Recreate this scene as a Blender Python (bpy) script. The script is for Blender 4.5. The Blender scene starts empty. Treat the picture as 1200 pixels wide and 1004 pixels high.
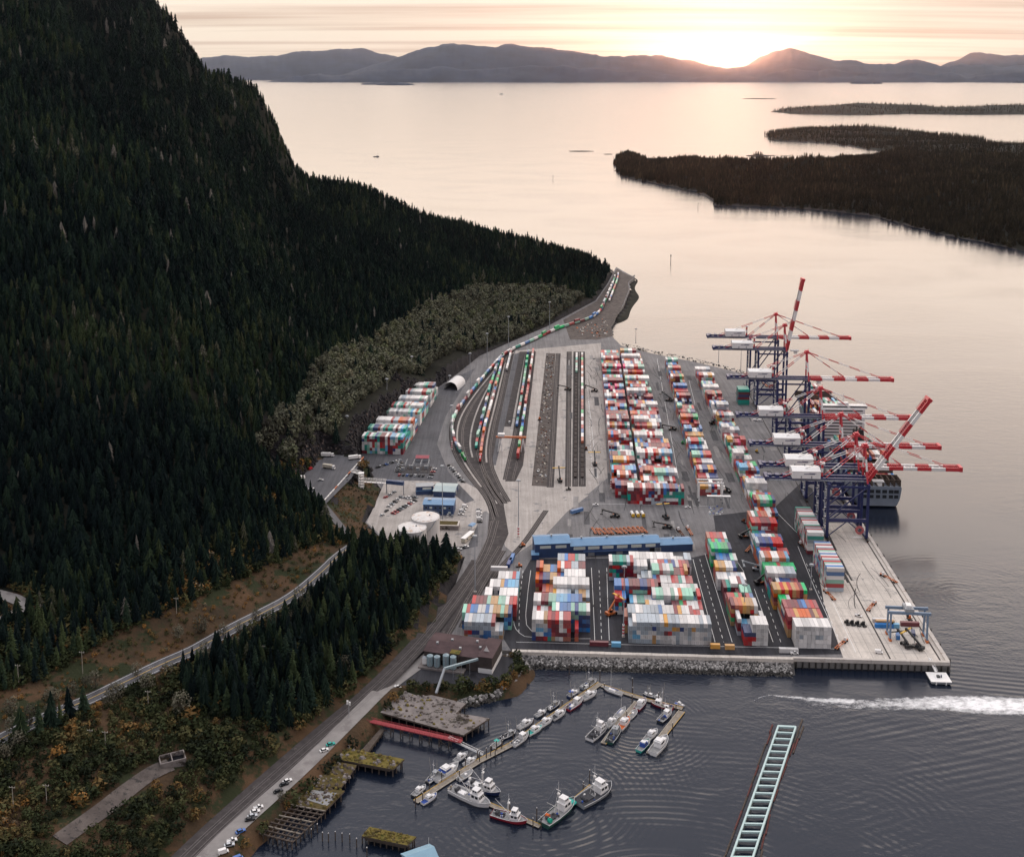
import bpy, math, random
import numpy as np
from mathutils import Vector, Matrix
R = math.radians
rng = random.Random(11)
nr = np.random.default_rng(11)
SC = bpy.context.scene
COL = SC.collection
# ---------------------------------------------------------------- camera model (a level-ish view with a shifted lens)
CZ, F, CX, CY, TH = 375.0, 1330.0, 600.0, 269.0, R(8.0)
cs, sn = math.cos(TH), math.sin(TH)
Z0 = 6.0
AN = R(3.2)
ca, sa = math.cos(AN), math.sin(AN)

def ray(px, py):
    u = (px - CX) / F; v = (py - CY) / F
    return (u, cs - v * sn, -sn - v * cs)

def G(px, py, z=Z0):
    d = ray(px, py); t = (z - CZ) / d[2]
    return Vector((d[0] * t, d[1] * t, z))

def D(px, py, dist):
    d = ray(px, py); t = dist / d[1]
    return Vector((d[0] * t, dist, CZ + d[2] * t))

def proj(x, y, z):
    dz = z - CZ; zc = y * cs - dz * sn; yc = -y * sn - dz * cs
    return CX + F * x / zc, CY + F * yc / zc

def T(a, b, z=Z0):                      # terminal frame: a across towards the quay, b along the quay
    return Vector((a * ca + b * sa, -a * sa + b * ca, z))

def AB(p):
    return (p[0] * ca - p[1] * sa, p[0] * sa + p[1] * ca)

cam = bpy.data.cameras.new('camera')
co = bpy.data.objects.new('camera', cam); COL.objects.link(co)
co.location = (0, 0, CZ); co.rotation_euler = (R(90) - TH, 0, 0)
cam.sensor_fit = 'HORIZONTAL'; cam.sensor_width = 36.0
cam.lens = F / 1200 * 36.0
cam.shift_y = -(502.0 - CY) / 1200.0
cam.clip_start = 1.0; cam.clip_end = 200000.0
SC.camera = co

# ---------------------------------------------------------------- materials
M = {}
def nodes(name):
    m = bpy.data.materials.new(name); m.use_nodes = True
    nt = m.node_tree
    return m, nt, nt.nodes['Principled BSDF']

def lin(c):
    return tuple(((v / 255) / 12.92 if v / 255 <= 0.04045 else ((v / 255 + 0.055) / 1.055) ** 2.4) for v in c)

def mat(name, c, rough=0.7, vary=0.15, scale=0.2, metal=0.0, c2=None, spots=None, bump=0.0, bscale=2.0, island=0.0, objvary=0.0, coord='P', stretch=(1, 1, 1), contrast=0.25, streak=0.0):
    """base colour c broken by two noises; c2 = colour of worn patches; spots = (colour, scale, threshold)"""
    m, nt, p = nodes(name); N = nt.nodes; L = nt.links
    if coord == 'P':
        src = N.new('ShaderNodeNewGeometry').outputs['Position']
    else:
        src = N.new('ShaderNodeTexCoord').outputs['Object']
    mp = N.new('ShaderNodeMapping'); mp.inputs['Scale'].default_value = stretch
    L.new(src, mp.inputs['Vector']); src = mp.outputs['Vector']
    n1 = N.new('ShaderNodeTexNoise'); n1.inputs['Scale'].default_value = scale; n1.inputs['Detail'].default_value = 6; n1.inputs['Roughness'].default_value = 0.65
    L.new(src, n1.inputs['Vector'])
    r = N.new('ShaderNodeMapRange'); r.inputs['From Min'].default_value = 0.5 - contrast; r.inputs['From Max'].default_value = 0.5 + contrast
    L.new(n1.outputs['Fac'], r.inputs['Value'])
    mx = N.new('ShaderNodeMix'); mx.data_type = 'RGBA'
    a = tuple(max(0, x * (1 - vary)) for x in c) + (1,)
    b = (tuple(min(1, x * (1 + vary)) for x in c) + (1,)) if c2 is None else tuple(c2) + (1,)
    mx.inputs[6].default_value = a; mx.inputs[7].default_value = b
    L.new(r.outputs['Result'], mx.inputs[0]); out = mx.outputs[2]
    if spots:
        sc_, s_, th_ = spots
        n2 = N.new('ShaderNodeTexNoise'); n2.inputs['Scale'].default_value = s_; n2.inputs['Detail'].default_value = 5; n2.inputs['Roughness'].default_value = 0.7
        L.new(src, n2.inputs['Vector'])
        r2 = N.new('ShaderNodeMapRange'); r2.inputs['From Min'].default_value = th_; r2.inputs['From Max'].default_value = th_ + 0.06
        L.new(n2.outputs['Fac'], r2.inputs['Value'])
        m2 = N.new('ShaderNodeMix'); m2.data_type = 'RGBA'; m2.inputs[7].default_value = tuple(sc_) + (1,)
        L.new(r2.outputs['Result'], m2.inputs[0]); L.new(out, m2.inputs[6]); out = m2.outputs[2]
    if streak:      # wheel tracks and stains drawn out along the lanes
        mp3 = N.new('ShaderNodeMapping'); mp3.inputs['Rotation'].default_value = (0, 0, AN); mp3.inputs['Scale'].default_value = (0.42, 0.012, 1); L.new(N.new('ShaderNodeNewGeometry').outputs['Position'], mp3.inputs['Vector'])
        n3 = N.new('ShaderNodeTexNoise'); n3.inputs['Scale'].default_value = 1.0; n3.inputs['Detail'].default_value = 4; n3.inputs['Roughness'].default_value = 0.65; L.new(mp3.outputs[0], n3.inputs['Vector'])
        r3 = N.new('ShaderNodeMapRange'); r3.inputs['From Min'].default_value = 0.36; r3.inputs['From Max'].default_value = 0.66; r3.inputs['To Min'].default_value = 1 - streak; r3.inputs['To Max'].default_value = 1 + streak * .55; L.new(n3.outputs['Fac'], r3.inputs['Value'])
        n4 = N.new('ShaderNodeTexNoise'); n4.inputs['Scale'].default_value = 0.9; n4.inputs['Detail'].default_value = 5; n4.inputs['Roughness'].default_value = 0.8; L.new(N.new('ShaderNodeNewGeometry').outputs['Position'], n4.inputs['Vector'])
        r4 = N.new('ShaderNodeMapRange'); r4.inputs['From Min'].default_value = 0.3; r4.inputs['From Max'].default_value = 0.7; r4.inputs['To Min'].default_value = 0.8; r4.inputs['To Max'].default_value = 1.15; L.new(n4.outputs['Fac'], r4.inputs['Value'])
        m5 = N.new('ShaderNodeMath'); m5.operation = 'MULTIPLY'; L.new(r3.outputs[0], m5.inputs[0]); L.new(r4.outputs[0], m5.inputs[1])
        h3 = N.new('ShaderNodeHueSaturation'); L.new(out, h3.inputs['Color']); L.new(m5.outputs[0], h3.inputs['Value']); out = h3.outputs['Color']
    if island or objvary:
        hs = N.new('ShaderNodeHueSaturation'); L.new(out, hs.inputs['Color'])
        if island:
            s = N.new('ShaderNodeNewGeometry').outputs['Random Per Island']; k = island
        else:
            s = N.new('ShaderNodeObjectInfo').outputs['Random']; k = objvary
        rr = N.new('ShaderNodeMapRange'); rr.inputs['To Min'].default_value = 1 - k; rr.inputs['To Max'].default_value = 1 + k
        L.new(s, rr.inputs['Value']); L.new(rr.outputs['Result'], hs.inputs['Value']); out = hs.outputs['Color']
    L.new(out, p.inputs['Base Color'])
    p.inputs['Roughness'].default_value = rough; p.inputs['Metallic'].default_value = metal
    if rough >= 0.7: p.inputs['Specular IOR Level'].default_value = 0.12
    if bump:
        nb = N.new('ShaderNodeTexNoise'); nb.inputs['Scale'].default_value = bscale; nb.inputs['Detail'].default_value = 4
        L.new(src, nb.inputs['Vector'])
        bp = N.new('ShaderNodeBump'); bp.inputs['Strength'].default_value = 1.0; bp.inputs['Distance'].default_value = bump
        L.new(nb.outputs['Fac'], bp.inputs['Height']); L.new(bp.outputs['Normal'], p.inputs['Normal'])
    M[name] = m
    return m

# ---------------------------------------------------------------- mesh builder
class MB:
    def __init__(s): s.v = []; s.f = []; s.mi = []; s.ms = []
    def _m(s, m):
        if m not in s.ms: s.ms.append(m)
        return s.ms.index(m)
    def add(s, vs, fs, m='grey_paint'):
        o = len(s.v); k = s._m(m)
        s.v += [tuple(v) for v in vs]
        for f in fs: s.f.append(tuple(i + o for i in f)); s.mi.append(k)
        return s
    def box(s, x0, x1, y0, y1, z0, z1, m='grey_paint'):
        return s.add([(x0, y0, z0), (x1, y0, z0), (x1, y1, z0), (x0, y1, z0), (x0, y0, z1), (x1, y0, z1), (x1, y1, z1), (x0, y1, z1)],
                     [(3, 2, 1, 0), (4, 5, 6, 7), (0, 1, 5, 4), (1, 2, 6, 5), (2, 3, 7, 6), (3, 0, 4, 7)], m)
    def frustum(s, b, t, z0, z1, m='grey_paint'):      # b, t = (x0, x1, y0, y1)
        return s.add([(b[0], b[2], z0), (b[1], b[2], z0), (b[1], b[3], z0), (b[0], b[3], z0), (t[0], t[2], z1), (t[1], t[2], z1), (t[1], t[3], z1), (t[0], t[3], z1)],
                     [(3, 2, 1, 0), (4, 5, 6, 7), (0, 1, 5, 4), (1, 2, 6, 5), (2, 3, 7, 6), (3, 0, 4, 7)], m)
    def bar(s, p, q, w, h=None, m='grey_paint'):        # rectangular bar between two points
        p = Vector(p); q = Vector(q); h = h or w
        d = (q - p).normalized(); up = Vector((0, 0, 1)) if abs(d.z) < 0.95 else Vector((0, 1, 0))
        sx = d.cross(up).normalized(); sy = sx.cross(d).normalized()
        vs = []
        for c in (p, q):
            for i, j in ((-1, -1), (1, -1), (1, 1), (-1, 1)): vs.append(c + sx * (i * w / 2) + sy * (j * h / 2))
        return s.add(vs, [(0, 1, 2, 3), (7, 6, 5, 4), (1, 0, 4, 5), (2, 1, 5, 6), (3, 2, 6, 7), (0, 3, 7, 4)], m)
    def tube(s, p, q, r0, r1=None, n=6, m='grey_paint', caps=True):
        p = Vector(p); q = Vector(q); r1 = r0 if r1 is None else r1
        d = (q - p).normalized(); up = Vector((0, 0, 1)) if abs(d.z) < 0.95 else Vector((0, 1, 0))
        sx = d.cross(up).normalized(); sy = sx.cross(d)
        vs = []
        for c, r in ((p, r0), (q, r1)):
            for i in range(n):
                t = 2 * math.pi * i / n; vs.append(c + sx * (r * math.cos(t)) + sy * (r * math.sin(t)))
        fs = [((i + 1) % n, i, n + i, n + (i + 1) % n) for i in range(n)]
        if caps: fs += [tuple(range(n)), tuple(range(2 * n - 1, n - 1, -1))]
        return s.add(vs, fs, m)
    def prism(s, pts, z0, z1, m='grey_paint', side=None):   # pts counter-clockwise xy
        n = len(pts)
        s.add([(p[0], p[1], z1) for p in pts], [tuple(range(n))], m)
        vs = [(p[0], p[1], z0) for p in pts] + [(p[0], p[1], z1) for p in pts]
        return s.add(vs, [(i, (i + 1) % n, n + (i + 1) % n, n + i) for i in range(n)], side or m)
    def build(s, name, parent=None, smooth=False, loc=None):
        me = bpy.data.meshes.new(name); me.from_pydata(s.v, [], s.f)
        for k in s.ms: me.materials.append(M[k])
        me.polygons.foreach_set('material_index', s.mi)
        if smooth: me.polygons.foreach_set('use_smooth', [True] * len(s.f))
        me.update()
        o = bpy.data.objects.new(name, me); COL.objects.link(o)
        if parent: o.parent = parent
        if loc is not None: o.location = loc
        return o

def np_mesh(name, V, FQ, mats, mi=None, attrs=None, smooth=False):
    """numpy verts (n,3), faces (m,k) all the same size"""
    me = bpy.data.meshes.new(name); n = len(V); m, k = FQ.shape
    me.vertices.add(n); me.vertices.foreach_set('co', V.astype(np.float32).ravel())
    me.loops.add(m * k); me.loops.foreach_set('vertex_index', FQ.astype(np.int32).ravel())
    me.polygons.add(m); me.polygons.foreach_set('loop_start', np.arange(0, m * k, k, dtype=np.int32))
    me.polygons.foreach_set('loop_total', np.full(m, k, dtype=np.int32))
    for q in mats: me.materials.append(M[q])
    if mi is not None: me.polygons.foreach_set('material_index', mi.astype(np.int32))
    me.polygons.foreach_set('use_smooth', np.full(m, bool(smooth)))
    for an, arr in (attrs or {}).items():
        at = me.attributes.new(an, 'FLOAT', 'POINT'); at.data.foreach_set('value', arr.astype(np.float32))
    me.update(calc_edges=True)
    o = bpy.data.objects.new(name, me); COL.objects.link(o)
    return o

def tag(o, label=None, cat=None, group=None, kind=None):
    if label: o['label'] = label
    if cat: o['category'] = cat
    if group: o['group'] = group
    if kind: o['kind'] = kind
    return o

def thing(name, label, cat, loc=(0, 0, 0), rz=0.0, group=None):
    o = bpy.data.objects.new(name, None); COL.objects.link(o); o.empty_display_size = 0.1
    o.location = loc; o.rotation_euler = (0, 0, rz)
    return tag(o, label, cat, group)

KIDS = {}
def copy_tree(o, parent=None):
    c = o.copy(); COL.objects.link(c)
    if parent: c.parent = parent
    for ch in list(o.children): copy_tree(ch, c)
    return c

# ---------------------------------------------------------------- value noise
_tab = nr.random((256, 256))
def vnoise(x, y):
    xi = np.floor(x).astype(int); yi = np.floor(y).astype(int); fx = x - xi; fy = y - yi
    fx = fx * fx * (3 - 2 * fx); fy = fy * fy * (3 - 2 * fy)
    g = lambda i, j: _tab[(xi + i) & 255, (yi + j) & 255]
    return (g(0, 0) * (1 - fx) + g(1, 0) * fx) * (1 - fy) + (g(0, 1) * (1 - fx) + g(1, 1) * fx) * fy
def fbm(x, y, o=4):
    s = 0; a = 0.5
    for i in range(o): s = s + a * (vnoise(x * 2 ** i + 17 * i, y * 2 ** i + 5 * i) - 0.5); a *= 0.55
    return s
def inpoly(x, y, P):
    x = np.asarray(x); y = np.asarray(y); r = np.zeros(x.shape, bool); n = len(P)
    for i in range(n):
        x0, y0 = P[i][0], P[i][1]; x1, y1 = P[(i + 1) % n][0], P[(i + 1) % n][1]
        c = ((y0 > y) != (y1 > y)) & (x < (x1 - x0) * (y - y0) / ((y1 - y0) or 1e-9) + x0)
        r ^= c
    return r
def polydist(x, y, P, closed=True):
    x = np.asarray(x, float); y = np.asarray(y, float); d = np.full(x.shape, 1e9); n = len(P)
    for i in range(n if closed else n - 1):
        ax, ay = P[i][0], P[i][1]; bx, by = P[(i + 1) % n][0], P[(i + 1) % n][1]
        ex, ey = bx - ax, by - ay; l = ex * ex + ey * ey or 1e-9
        t = np.clip(((x - ax) * ex + (y - ay) * ey) / l, 0, 1)
        d = np.minimum(d, np.hypot(x - ax - t * ex, y - ay - t * ey))
    return d
def resample(pts, step):
    pts = [Vector(p) for p in pts]; out = [pts[0]]; acc = 0
    for p, q in zip(pts, pts[1:]):
        n = max(1, int(round((q - p).length / step)))
        for i in range(1, n + 1): out.append(p.lerp(q, i / n))
    return out
def smooth_line(pts, it=2):
    pts = [Vector(p) for p in pts]
    for _ in range(it):
        o = [pts[0]]
        for p, q in zip(pts, pts[1:]): o += [p.lerp(q, 0.25), p.lerp(q, 0.75)]
        o.append(pts[-1]); pts = o
    return pts
def along(pts, s):
    """point and heading at distance s along a polyline"""
    for p, q in zip(pts, pts[1:]):
        l = (q - p).length
        if s <= l: return p.lerp(q, s / l), math.atan2(q.y - p.y, q.x - p.x)
        s -= l
    p, q = pts[-2], pts[-1]
    return q.copy(), math.atan2(q.y - p.y, q.x - p.x)
def length(pts): return sum((q - p).length for p, q in zip(pts, pts[1:]))
# ---------------------------------------------------------------- light, sky, air
SUN_AZ, SUN_EL = R(10.7), R(0.15)
W = bpy.data.worlds.new('World'); SC.world = W; W.use_nodes = True
nt = W.node_tree; N = nt.nodes; L = nt.links
bg = N['Background']
sky = N.new('ShaderNodeTexSky'); sky.sky_type = 'NISHITA'; sky.sun_disc = False
sky.sun_elevation = SUN_EL; sky.sun_rotation = SUN_AZ; sky.altitude = 300; sky.air_density = 1.0; sky.dust_density = 1.0; sky.ozone_density = 1.0
tc = N.new('ShaderNodeTexCoord')
sep = N.new('ShaderNodeSeparateXYZ'); L.new(tc.outputs['Generated'], sep.inputs[0])
def mth(op, a, b=None, c=None):
    n = N.new('ShaderNodeMath'); n.operation = op
    for i, q in enumerate((a, b, c)):
        if q is None: continue
        if isinstance(q, (int, float)): n.inputs[i].default_value = q
        else: L.new(q, n.inputs[i])
    return n.outputs[0]
zz = mth('MAXIMUM', sep.outputs['Z'], 0.0)
# thin cloud sheet high above: project the view direction on a plane so that clouds flatten towards the horizon
den = mth('ADD', zz, 0.035)
cx_ = mth('DIVIDE', sep.outputs['X'], den); cy_ = mth('DIVIDE', sep.outputs['Y'], den)
cmb = N.new('ShaderNodeCombineXYZ'); L.new(cx_, cmb.inputs[0]); L.new(cy_, cmb.inputs[1])
mp = N.new('ShaderNodeMapping'); mp.inputs['Scale'].default_value = (0.10, 0.55, 1); L.new(cmb.outputs[0], mp.inputs['Vector'])
nz = N.new('ShaderNodeTexNoise'); nz.inputs['Scale'].default_value = 1.0; nz.inputs['Detail'].default_value = 6; nz.inputs['Roughness'].default_value = 0.55
L.new(mp.outputs[0], nz.inputs['Vector'])
mr = N.new('ShaderNodeMapRange'); mr.inputs['From Min'].default_value = 0.44; mr.inputs['From Max'].default_value = 0.66; L.new(nz.outputs['Fac'], mr.inputs['Value'])
# cloud sheet itself: lit warm from below near the sun, cooler and greyer overhead
elr = N.new('ShaderNodeValToRGB'); L.new(zz, elr.inputs[0])
e = elr.color_ramp.elements
e[0].position = 0.0; e[0].color = (4.6, 3.7, 2.8, 1)
e[1].position = 1.0; e[1].color = (12.0, 11.9, 12.2, 1)
for pos, c in ((0.03, (4.9, 4.2, 3.35, 1)), (0.06, (5.4, 4.6, 3.8, 1)), (0.095, (10.6, 8.7, 6.9, 1)), (0.17, (15.8, 13.3, 11.0, 1)), (0.34, (20.5, 18.0, 15.8, 1)), (0.44, (14.0, 13.2, 12.9, 1)), (0.52, (6.9, 6.9, 7.6, 1)), (0.62, (7.4, 7.4, 7.9, 1)), (0.74, (11.5, 11.3, 11.4, 1))):
    q = e.new(pos); q.color = c
# streaks: darker dusky undersides
dk = N.new('ShaderNodeMix'); dk.data_type = 'RGBA'
L.new(elr.outputs[0], dk.inputs[6])
ml = N.new('ShaderNodeMix'); ml.data_type = 'RGBA'; ml.blend_type = 'MULTIPLY'; ml.inputs[0].default_value = 1.0
L.new(elr.outputs[0], ml.inputs[6]); ml.inputs[7].default_value = (0.66, 0.58, 0.55, 1)
L.new(ml.outputs[2], dk.inputs[7]); L.new(mr.outputs[0], dk.inputs[0])
mix = N.new('ShaderNodeMix'); mix.data_type = 'RGBA'; mix.inputs[0].default_value = 0.975
# the half of the sky away from the sun is dimmer and bluer
dh_ = N.new('ShaderNodeVectorMath'); dh_.operation = 'DOT_PRODUCT'; L.new(tc.outputs['Generated'], dh_.inputs[0]); dh_.inputs[1].default_value = (math.sin(SUN_AZ), math.cos(SUN_AZ), 0)
fz = N.new('ShaderNodeMapRange'); fz.interpolation_type = 'SMOOTHSTEP'; fz.inputs['From Min'].default_value = -0.7; fz.inputs['From Max'].default_value = 0.75; L.new(dh_.outputs['Value'], fz.inputs['Value'])
bk = N.new('ShaderNodeMix'); bk.data_type = 'RGBA'; bk.inputs[6].default_value = (0.30, 0.34, 0.42, 1); bk.inputs[7].default_value = (1, 1, 1, 1); L.new(fz.outputs[0], bk.inputs[0])
sky_all = N.new('ShaderNodeMix'); sky_all.data_type = 'RGBA'; sky_all.blend_type = 'MULTIPLY'; sky_all.inputs[0].default_value = 1.0; L.new(dk.outputs[2], sky_all.inputs[6]); L.new(bk.outputs[2], sky_all.inputs[7])
L.new(sky.outputs[0], mix.inputs[6]); L.new(sky_all.outputs[2], mix.inputs[7])
dt = N.new('ShaderNodeVectorMath'); dt.operation = 'DOT_PRODUCT'; nrm_ = N.new('ShaderNodeVectorMath'); nrm_.operation = 'NORMALIZE'; L.new(tc.outputs['Generated'], nrm_.inputs[0])
L.new(nrm_.outputs[0], dt.inputs[0]); dt.inputs[1].default_value = (math.sin(SUN_AZ) * math.cos(SUN_EL), math.cos(SUN_AZ) * math.cos(SUN_EL), math.sin(SUN_EL))
d1 = mth('MAXIMUM', dt.outputs['Value'], 0.0)
g1 = mth('MULTIPLY', mth('POWER', d1, 110.0), 0.22); g2_ = mth('MULTIPLY', mth('POWER', d1, 1500.0), 0.9)
gl_ = N.new('ShaderNodeMix'); gl_.data_type = 'RGBA'; gl_.blend_type = 'ADD'; gl_.inputs[0].default_value = 1.0; L.new(mix.outputs[2], gl_.inputs[6])
gc = N.new('ShaderNodeVectorMath'); gc.operation = 'SCALE'; gc.inputs[0].default_value = (1.0, 0.56, 0.28); L.new(mth('ADD', g1, g2_), gc.inputs['Scale']); L.new(gc.outputs[0], gl_.inputs[7])
L.new(gl_.outputs[2], bg.inputs['Color']); bg.inputs['Strength'].default_value = 0.10

sl = bpy.data.lights.new('sun', 'SUN'); sl.energy = 0.8; sl.angle = R(0.53); sl.color = (1.0, 0.40, 0.20)
so = bpy.data.objects.new('sun', sl); COL.objects.link(so)
sd = Vector((math.sin(SUN_AZ) * math.cos(SUN_EL), math.cos(SUN_AZ) * math.cos(SUN_EL), math.sin(SUN_EL)))
so.rotation_euler = sd.to_track_quat('Z', 'Y').to_euler(); so.location = (300, 500, 600)
SC.view_settings.view_transform = 'Standard'; SC.view_settings.look = 'None'; SC.view_settings.gamma = 1.0
SC.view_settings.exposure = 1.02
SC.cycles.max_bounces = 5; SC.cycles.diffuse_bounces = 2; SC.cycles.glossy_bounces = 2; SC.cycles.transmission_bounces = 1; SC.cycles.volume_bounces = 0; SC.cycles.transparent_max_bounces = 6
SC.cycles.use_denoising = True
SC.cycles.use_fast_gi = False

# the air: one closed box of thin even haze
def add_haze():
    b = MB(); b.box(-60000, 60000, -900, 60000, -45, 1750, 'haze')
    m, nt, p = nodes('haze'); nt.nodes.remove(p)
    v = nt.nodes.new('ShaderNodeVolumePrincipled')
    v.inputs['Color'].default_value = (0.72, 0.80, 0.97, 1); v.inputs['Density'].default_value = HAZE_D; v.inputs['Anisotropy'].default_value = 0.88
    nt.links.new(v.outputs[0], nt.nodes['Material Output'].inputs['Volume'])
    M['haze'] = m
    o = b.build('haze'); o['kind'] = 'stuff'
HAZE_D = 4.4e-6
add_haze()

# ---------------------------------------------------------------- sea
def water_mat():
    m, nt, p = nodes('sea_water'); N = nt.nodes; L = nt.links
    p.inputs['Base Color'].default_value = (0.007, 0.011, 0.021, 1)
    p.inputs['IOR'].default_value = 1.33; p.inputs['Roughness'].default_value = 0.17
    pos = N.new('ShaderNodeNewGeometry').outputs['Position']
    def noise(scale, st, det=3, dist=0.0):
        mp = N.new('ShaderNodeMapping'); mp.inputs['Scale'].default_value = st; mp.inputs['Rotation'].default_value = (0, 0, R(12)); L.new(pos, mp.inputs['Vector'])
        n = N.new('ShaderNodeTexNoise'); n.inputs['Scale'].default_value = scale; n.inputs['Detail'].default_value = det; n.inputs['Distortion'].default_value = dist
        L.new(mp.outputs[0], n.inputs['Vector']); return n.outputs['Fac']
    def ma(op, a, b):
        n = N.new('ShaderNodeMath'); n.operation = op
        for i, q in enumerate((a, b)):
            if isinstance(q, (int, float)): n.inputs[i].default_value = q
            else: L.new(q, n.inputs[i])
        return n.outputs[0]
    small = ma('MULTIPLY', noise(0.42, (1, 1.0, 1), 4), 0.16)
    mid = ma('MULTIPLY', noise(0.12, (0.55, 1.0, 1), 3, 0.4), 0.32)
    # patches of breeze: ripples come and go
    pm = N.new('ShaderNodeMapRange'); pm.inputs['From Min'].default_value = 0.40; pm.inputs['From Max'].default_value = 0.62; pm.inputs['To Min'].default_value = 0.12
    L.new(noise(0.006, (0.6, 1, 1), 4, 0.6), pm.inputs['Value'])
    h = ma('MULTIPLY', ma('ADD', small, mid), pm.outputs[0])
    # wash spreading in rings from passing boats, each fading with distance
    def rings(c, wl, r0, r1, amp, dis=2.0):
        mp = N.new('ShaderNodeMapping'); mp.inputs['Location'].default_value = (-c[0], -c[1], 0); L.new(pos, mp.inputs['Vector'])
        w = N.new('ShaderNodeTexWave'); w.wave_type = 'RINGS'; w.rings_direction = 'SPHERICAL'; w.inputs['Scale'].default_value = 0.314 / wl * 1.0
        w.inputs['Distortion'].default_value = dis * 3; w.inputs['Detail'].default_value = 3; w.inputs['Detail Scale'].default_value = 0.12
        L.new(mp.outputs[0], w.inputs['Vector'])
        ln = N.new('ShaderNodeVectorMath'); ln.operation = 'LENGTH'; L.new(mp.outputs[0], ln.inputs[0])
        a = N.new('ShaderNodeMapRange'); a.interpolation_type = 'SMOOTHSTEP'; a.inputs['From Min'].default_value = r1; a.inputs['From Max'].default_value = r0; L.new(ln.outputs['Value'], a.inputs['Value'])
        q = N.new('ShaderNodeMapRange'); q.inputs['From Min'].default_value = 0.46; q.inputs['From Max'].default_value = 0.62; L.new(noise(0.02 + 0.001 * wl, (1, 1, 1), 2, 0.5), q.inputs['Value'])
        return ma('MULTIPLY', ma('MULTIPLY', ma('MULTIPLY', w.outputs['Fac'], a.outputs[0]), q.outputs[0]), amp)
    for c, wl, r0, r1, amp in ((G(640, 935, 0), 3.6, 20, 120, 0.13), (G(800, 1150, 0), 4.6, 60, 235, 0.13), (G(745, 850, 0), 3.2, 10, 70, 0.13), (G(1010, 960, 0), 5.0, 20, 110, 0.06), (G(1130, 700, 0), 5.0, 10, 120, 0.05)):
        h = ma('ADD', h, rings(c, wl, r0, r1, amp))
    def bands(c, ang, wl, r0, r1, amp):
        mp = N.new('ShaderNodeMapping'); mp.vector_type = 'TEXTURE'; mp.inputs['Location'].default_value = (c[0], c[1], 0); mp.inputs['Rotation'].default_value = (0, 0, ang); L.new(pos, mp.inputs['Vector'])
        w = N.new('ShaderNodeTexWave'); w.wave_type = 'BANDS'; w.bands_direction = 'Y'; w.inputs['Scale'].default_value = 0.314 / wl; w.inputs['Distortion'].default_value = 5; w.inputs['Detail'].default_value = 3; w.inputs['Detail Scale'].default_value = 0.10; L.new(mp.outputs[0], w.inputs['Vector'])
        ln = N.new('ShaderNodeVectorMath'); ln.operation = 'LENGTH'; L.new(mp.outputs[0], ln.inputs[0])
        a = N.new('ShaderNodeMapRange'); a.interpolation_type = 'SMOOTHSTEP'; a.inputs['From Min'].default_value = r1; a.inputs['From Max'].default_value = r0; L.new(ln.outputs['Value'], a.inputs['Value'])
        q = N.new('ShaderNodeMapRange'); q.inputs['From Min'].default_value = 0.40; q.inputs['From Max'].default_value = 0.6; L.new(noise(0.03, (0.5, 1, 1), 2, 0.5), q.inputs['Value'])
        return ma('MULTIPLY', ma('MULTIPLY', ma('MULTIPLY', w.outputs['Fac'], a.outputs[0]), q.outputs[0]), amp)
    for c, ang, wl, r0, r1, amp in ((G(1110, 868, 0), R(16), 5.5, 20, 95, 0.08), (G(1150, 800, 0), R(-12), 5.0, 15, 60, 0.08), (G(790, 900, 0), R(-6), 4.6, 15, 75, 0.065), (G(1000, 940, 0), R(24), 5.0, 20, 70, 0.05)):
        h = ma('ADD', h, bands(c, ang, wl, r0, r1, amp))
    bp = N.new('ShaderNodeBump'); bp.inputs['Strength'].default_value = 1.0; bp.inputs['Distance'].default_value = 1.0
    L.new(h, bp.inputs['Height']); L.new(bp.outputs[0], p.inputs['Normal'])
    M['sea_water'] = m
water_mat()
b = MB()
ys = [-800, 300, 1200, 3000, 8000, 20000, 59000]
for y0, y1 in zip(ys, ys[1:]):
    b.add([(-58000, y0, 0), (58000, y0, 0), (58000, y1, 0), (-58000, y1, 0)], [(0, 1, 2, 3)], 'sea_water')
tag(b.build('water'), kind='structure')

# ---------------------------------------------------------------- ground: lowland and mountain from surveyed spot heights
RAIL = [G(x, y, 8.0) for x, y in ((150, 1075), (215, 1002), (300, 925), (380, 855), (432, 812), (490, 755), (528, 705), (556, 668), (572, 640), (580, 610))]
GRAVEL = [G(x, y, 7.0) for x, y in ((150, 1110), (240, 1004), (300, 948), (350, 905), (420, 835), (455, 800), (490, 775), (510, 760))]
PAVED_PX = ((-60, 905), (0, 866), (60, 838), (130, 808), (180, 783), (230, 762), (290, 728), (340, 702), (372, 676), (394, 655), (412, 641))
foot = [(-140, 720, 46), (-10, 700, 46), (80, 698, 47), (190, 680, 45), (290, 655, 38), (365, 612, 31), (340, 566, 26), (318, 550, 33), (402, 482, 44), (458, 434, 43), (512, 430, 22), (560, 402, 14), (640, 371, 11), (698, 343, 11), (722, 322, 10)]
ridge = [(-220, -120, 1450), (0, -70, 1520), (100, -24, 1590), (180, 14, 1660), (212, 58, 1720), (238, 92, 1790), (276, 103, 1822), (318, 150, 1882), (332, 203, 1912), (345, 208, 1960), (440, 232, 2040), (530, 263, 2080), (610, 284, 2100), (690, 306, 2110), (716, 319, 2100)]
ctl = []
for i, ((fx, fy, fz), (rx, ry, rd)) in enumerate(zip(foot, ridge)):
    A_ = G(fx, fy, fz); B_ = D(rx, ry, rd); ctl += [A_, B_]
    for t in (0.15, 0.32, 0.5, 0.68, 0.85):
        k = t ** (1.3 if i < 9 else 1.15)
        p = A_.lerp(B_, t); p.z = A_.z + (B_.z - A_.z) * k; ctl.append(p)
    dr = (B_ - A_); dr.z = 0; dr.normalize()
    drop = 0.55 if i < 9 else 0.45
    for s in (140, 330, 520):
        p = B_ + dr * s; p.z = max(-25, B_.z - drop * s) ; ctl.append(p)
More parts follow.
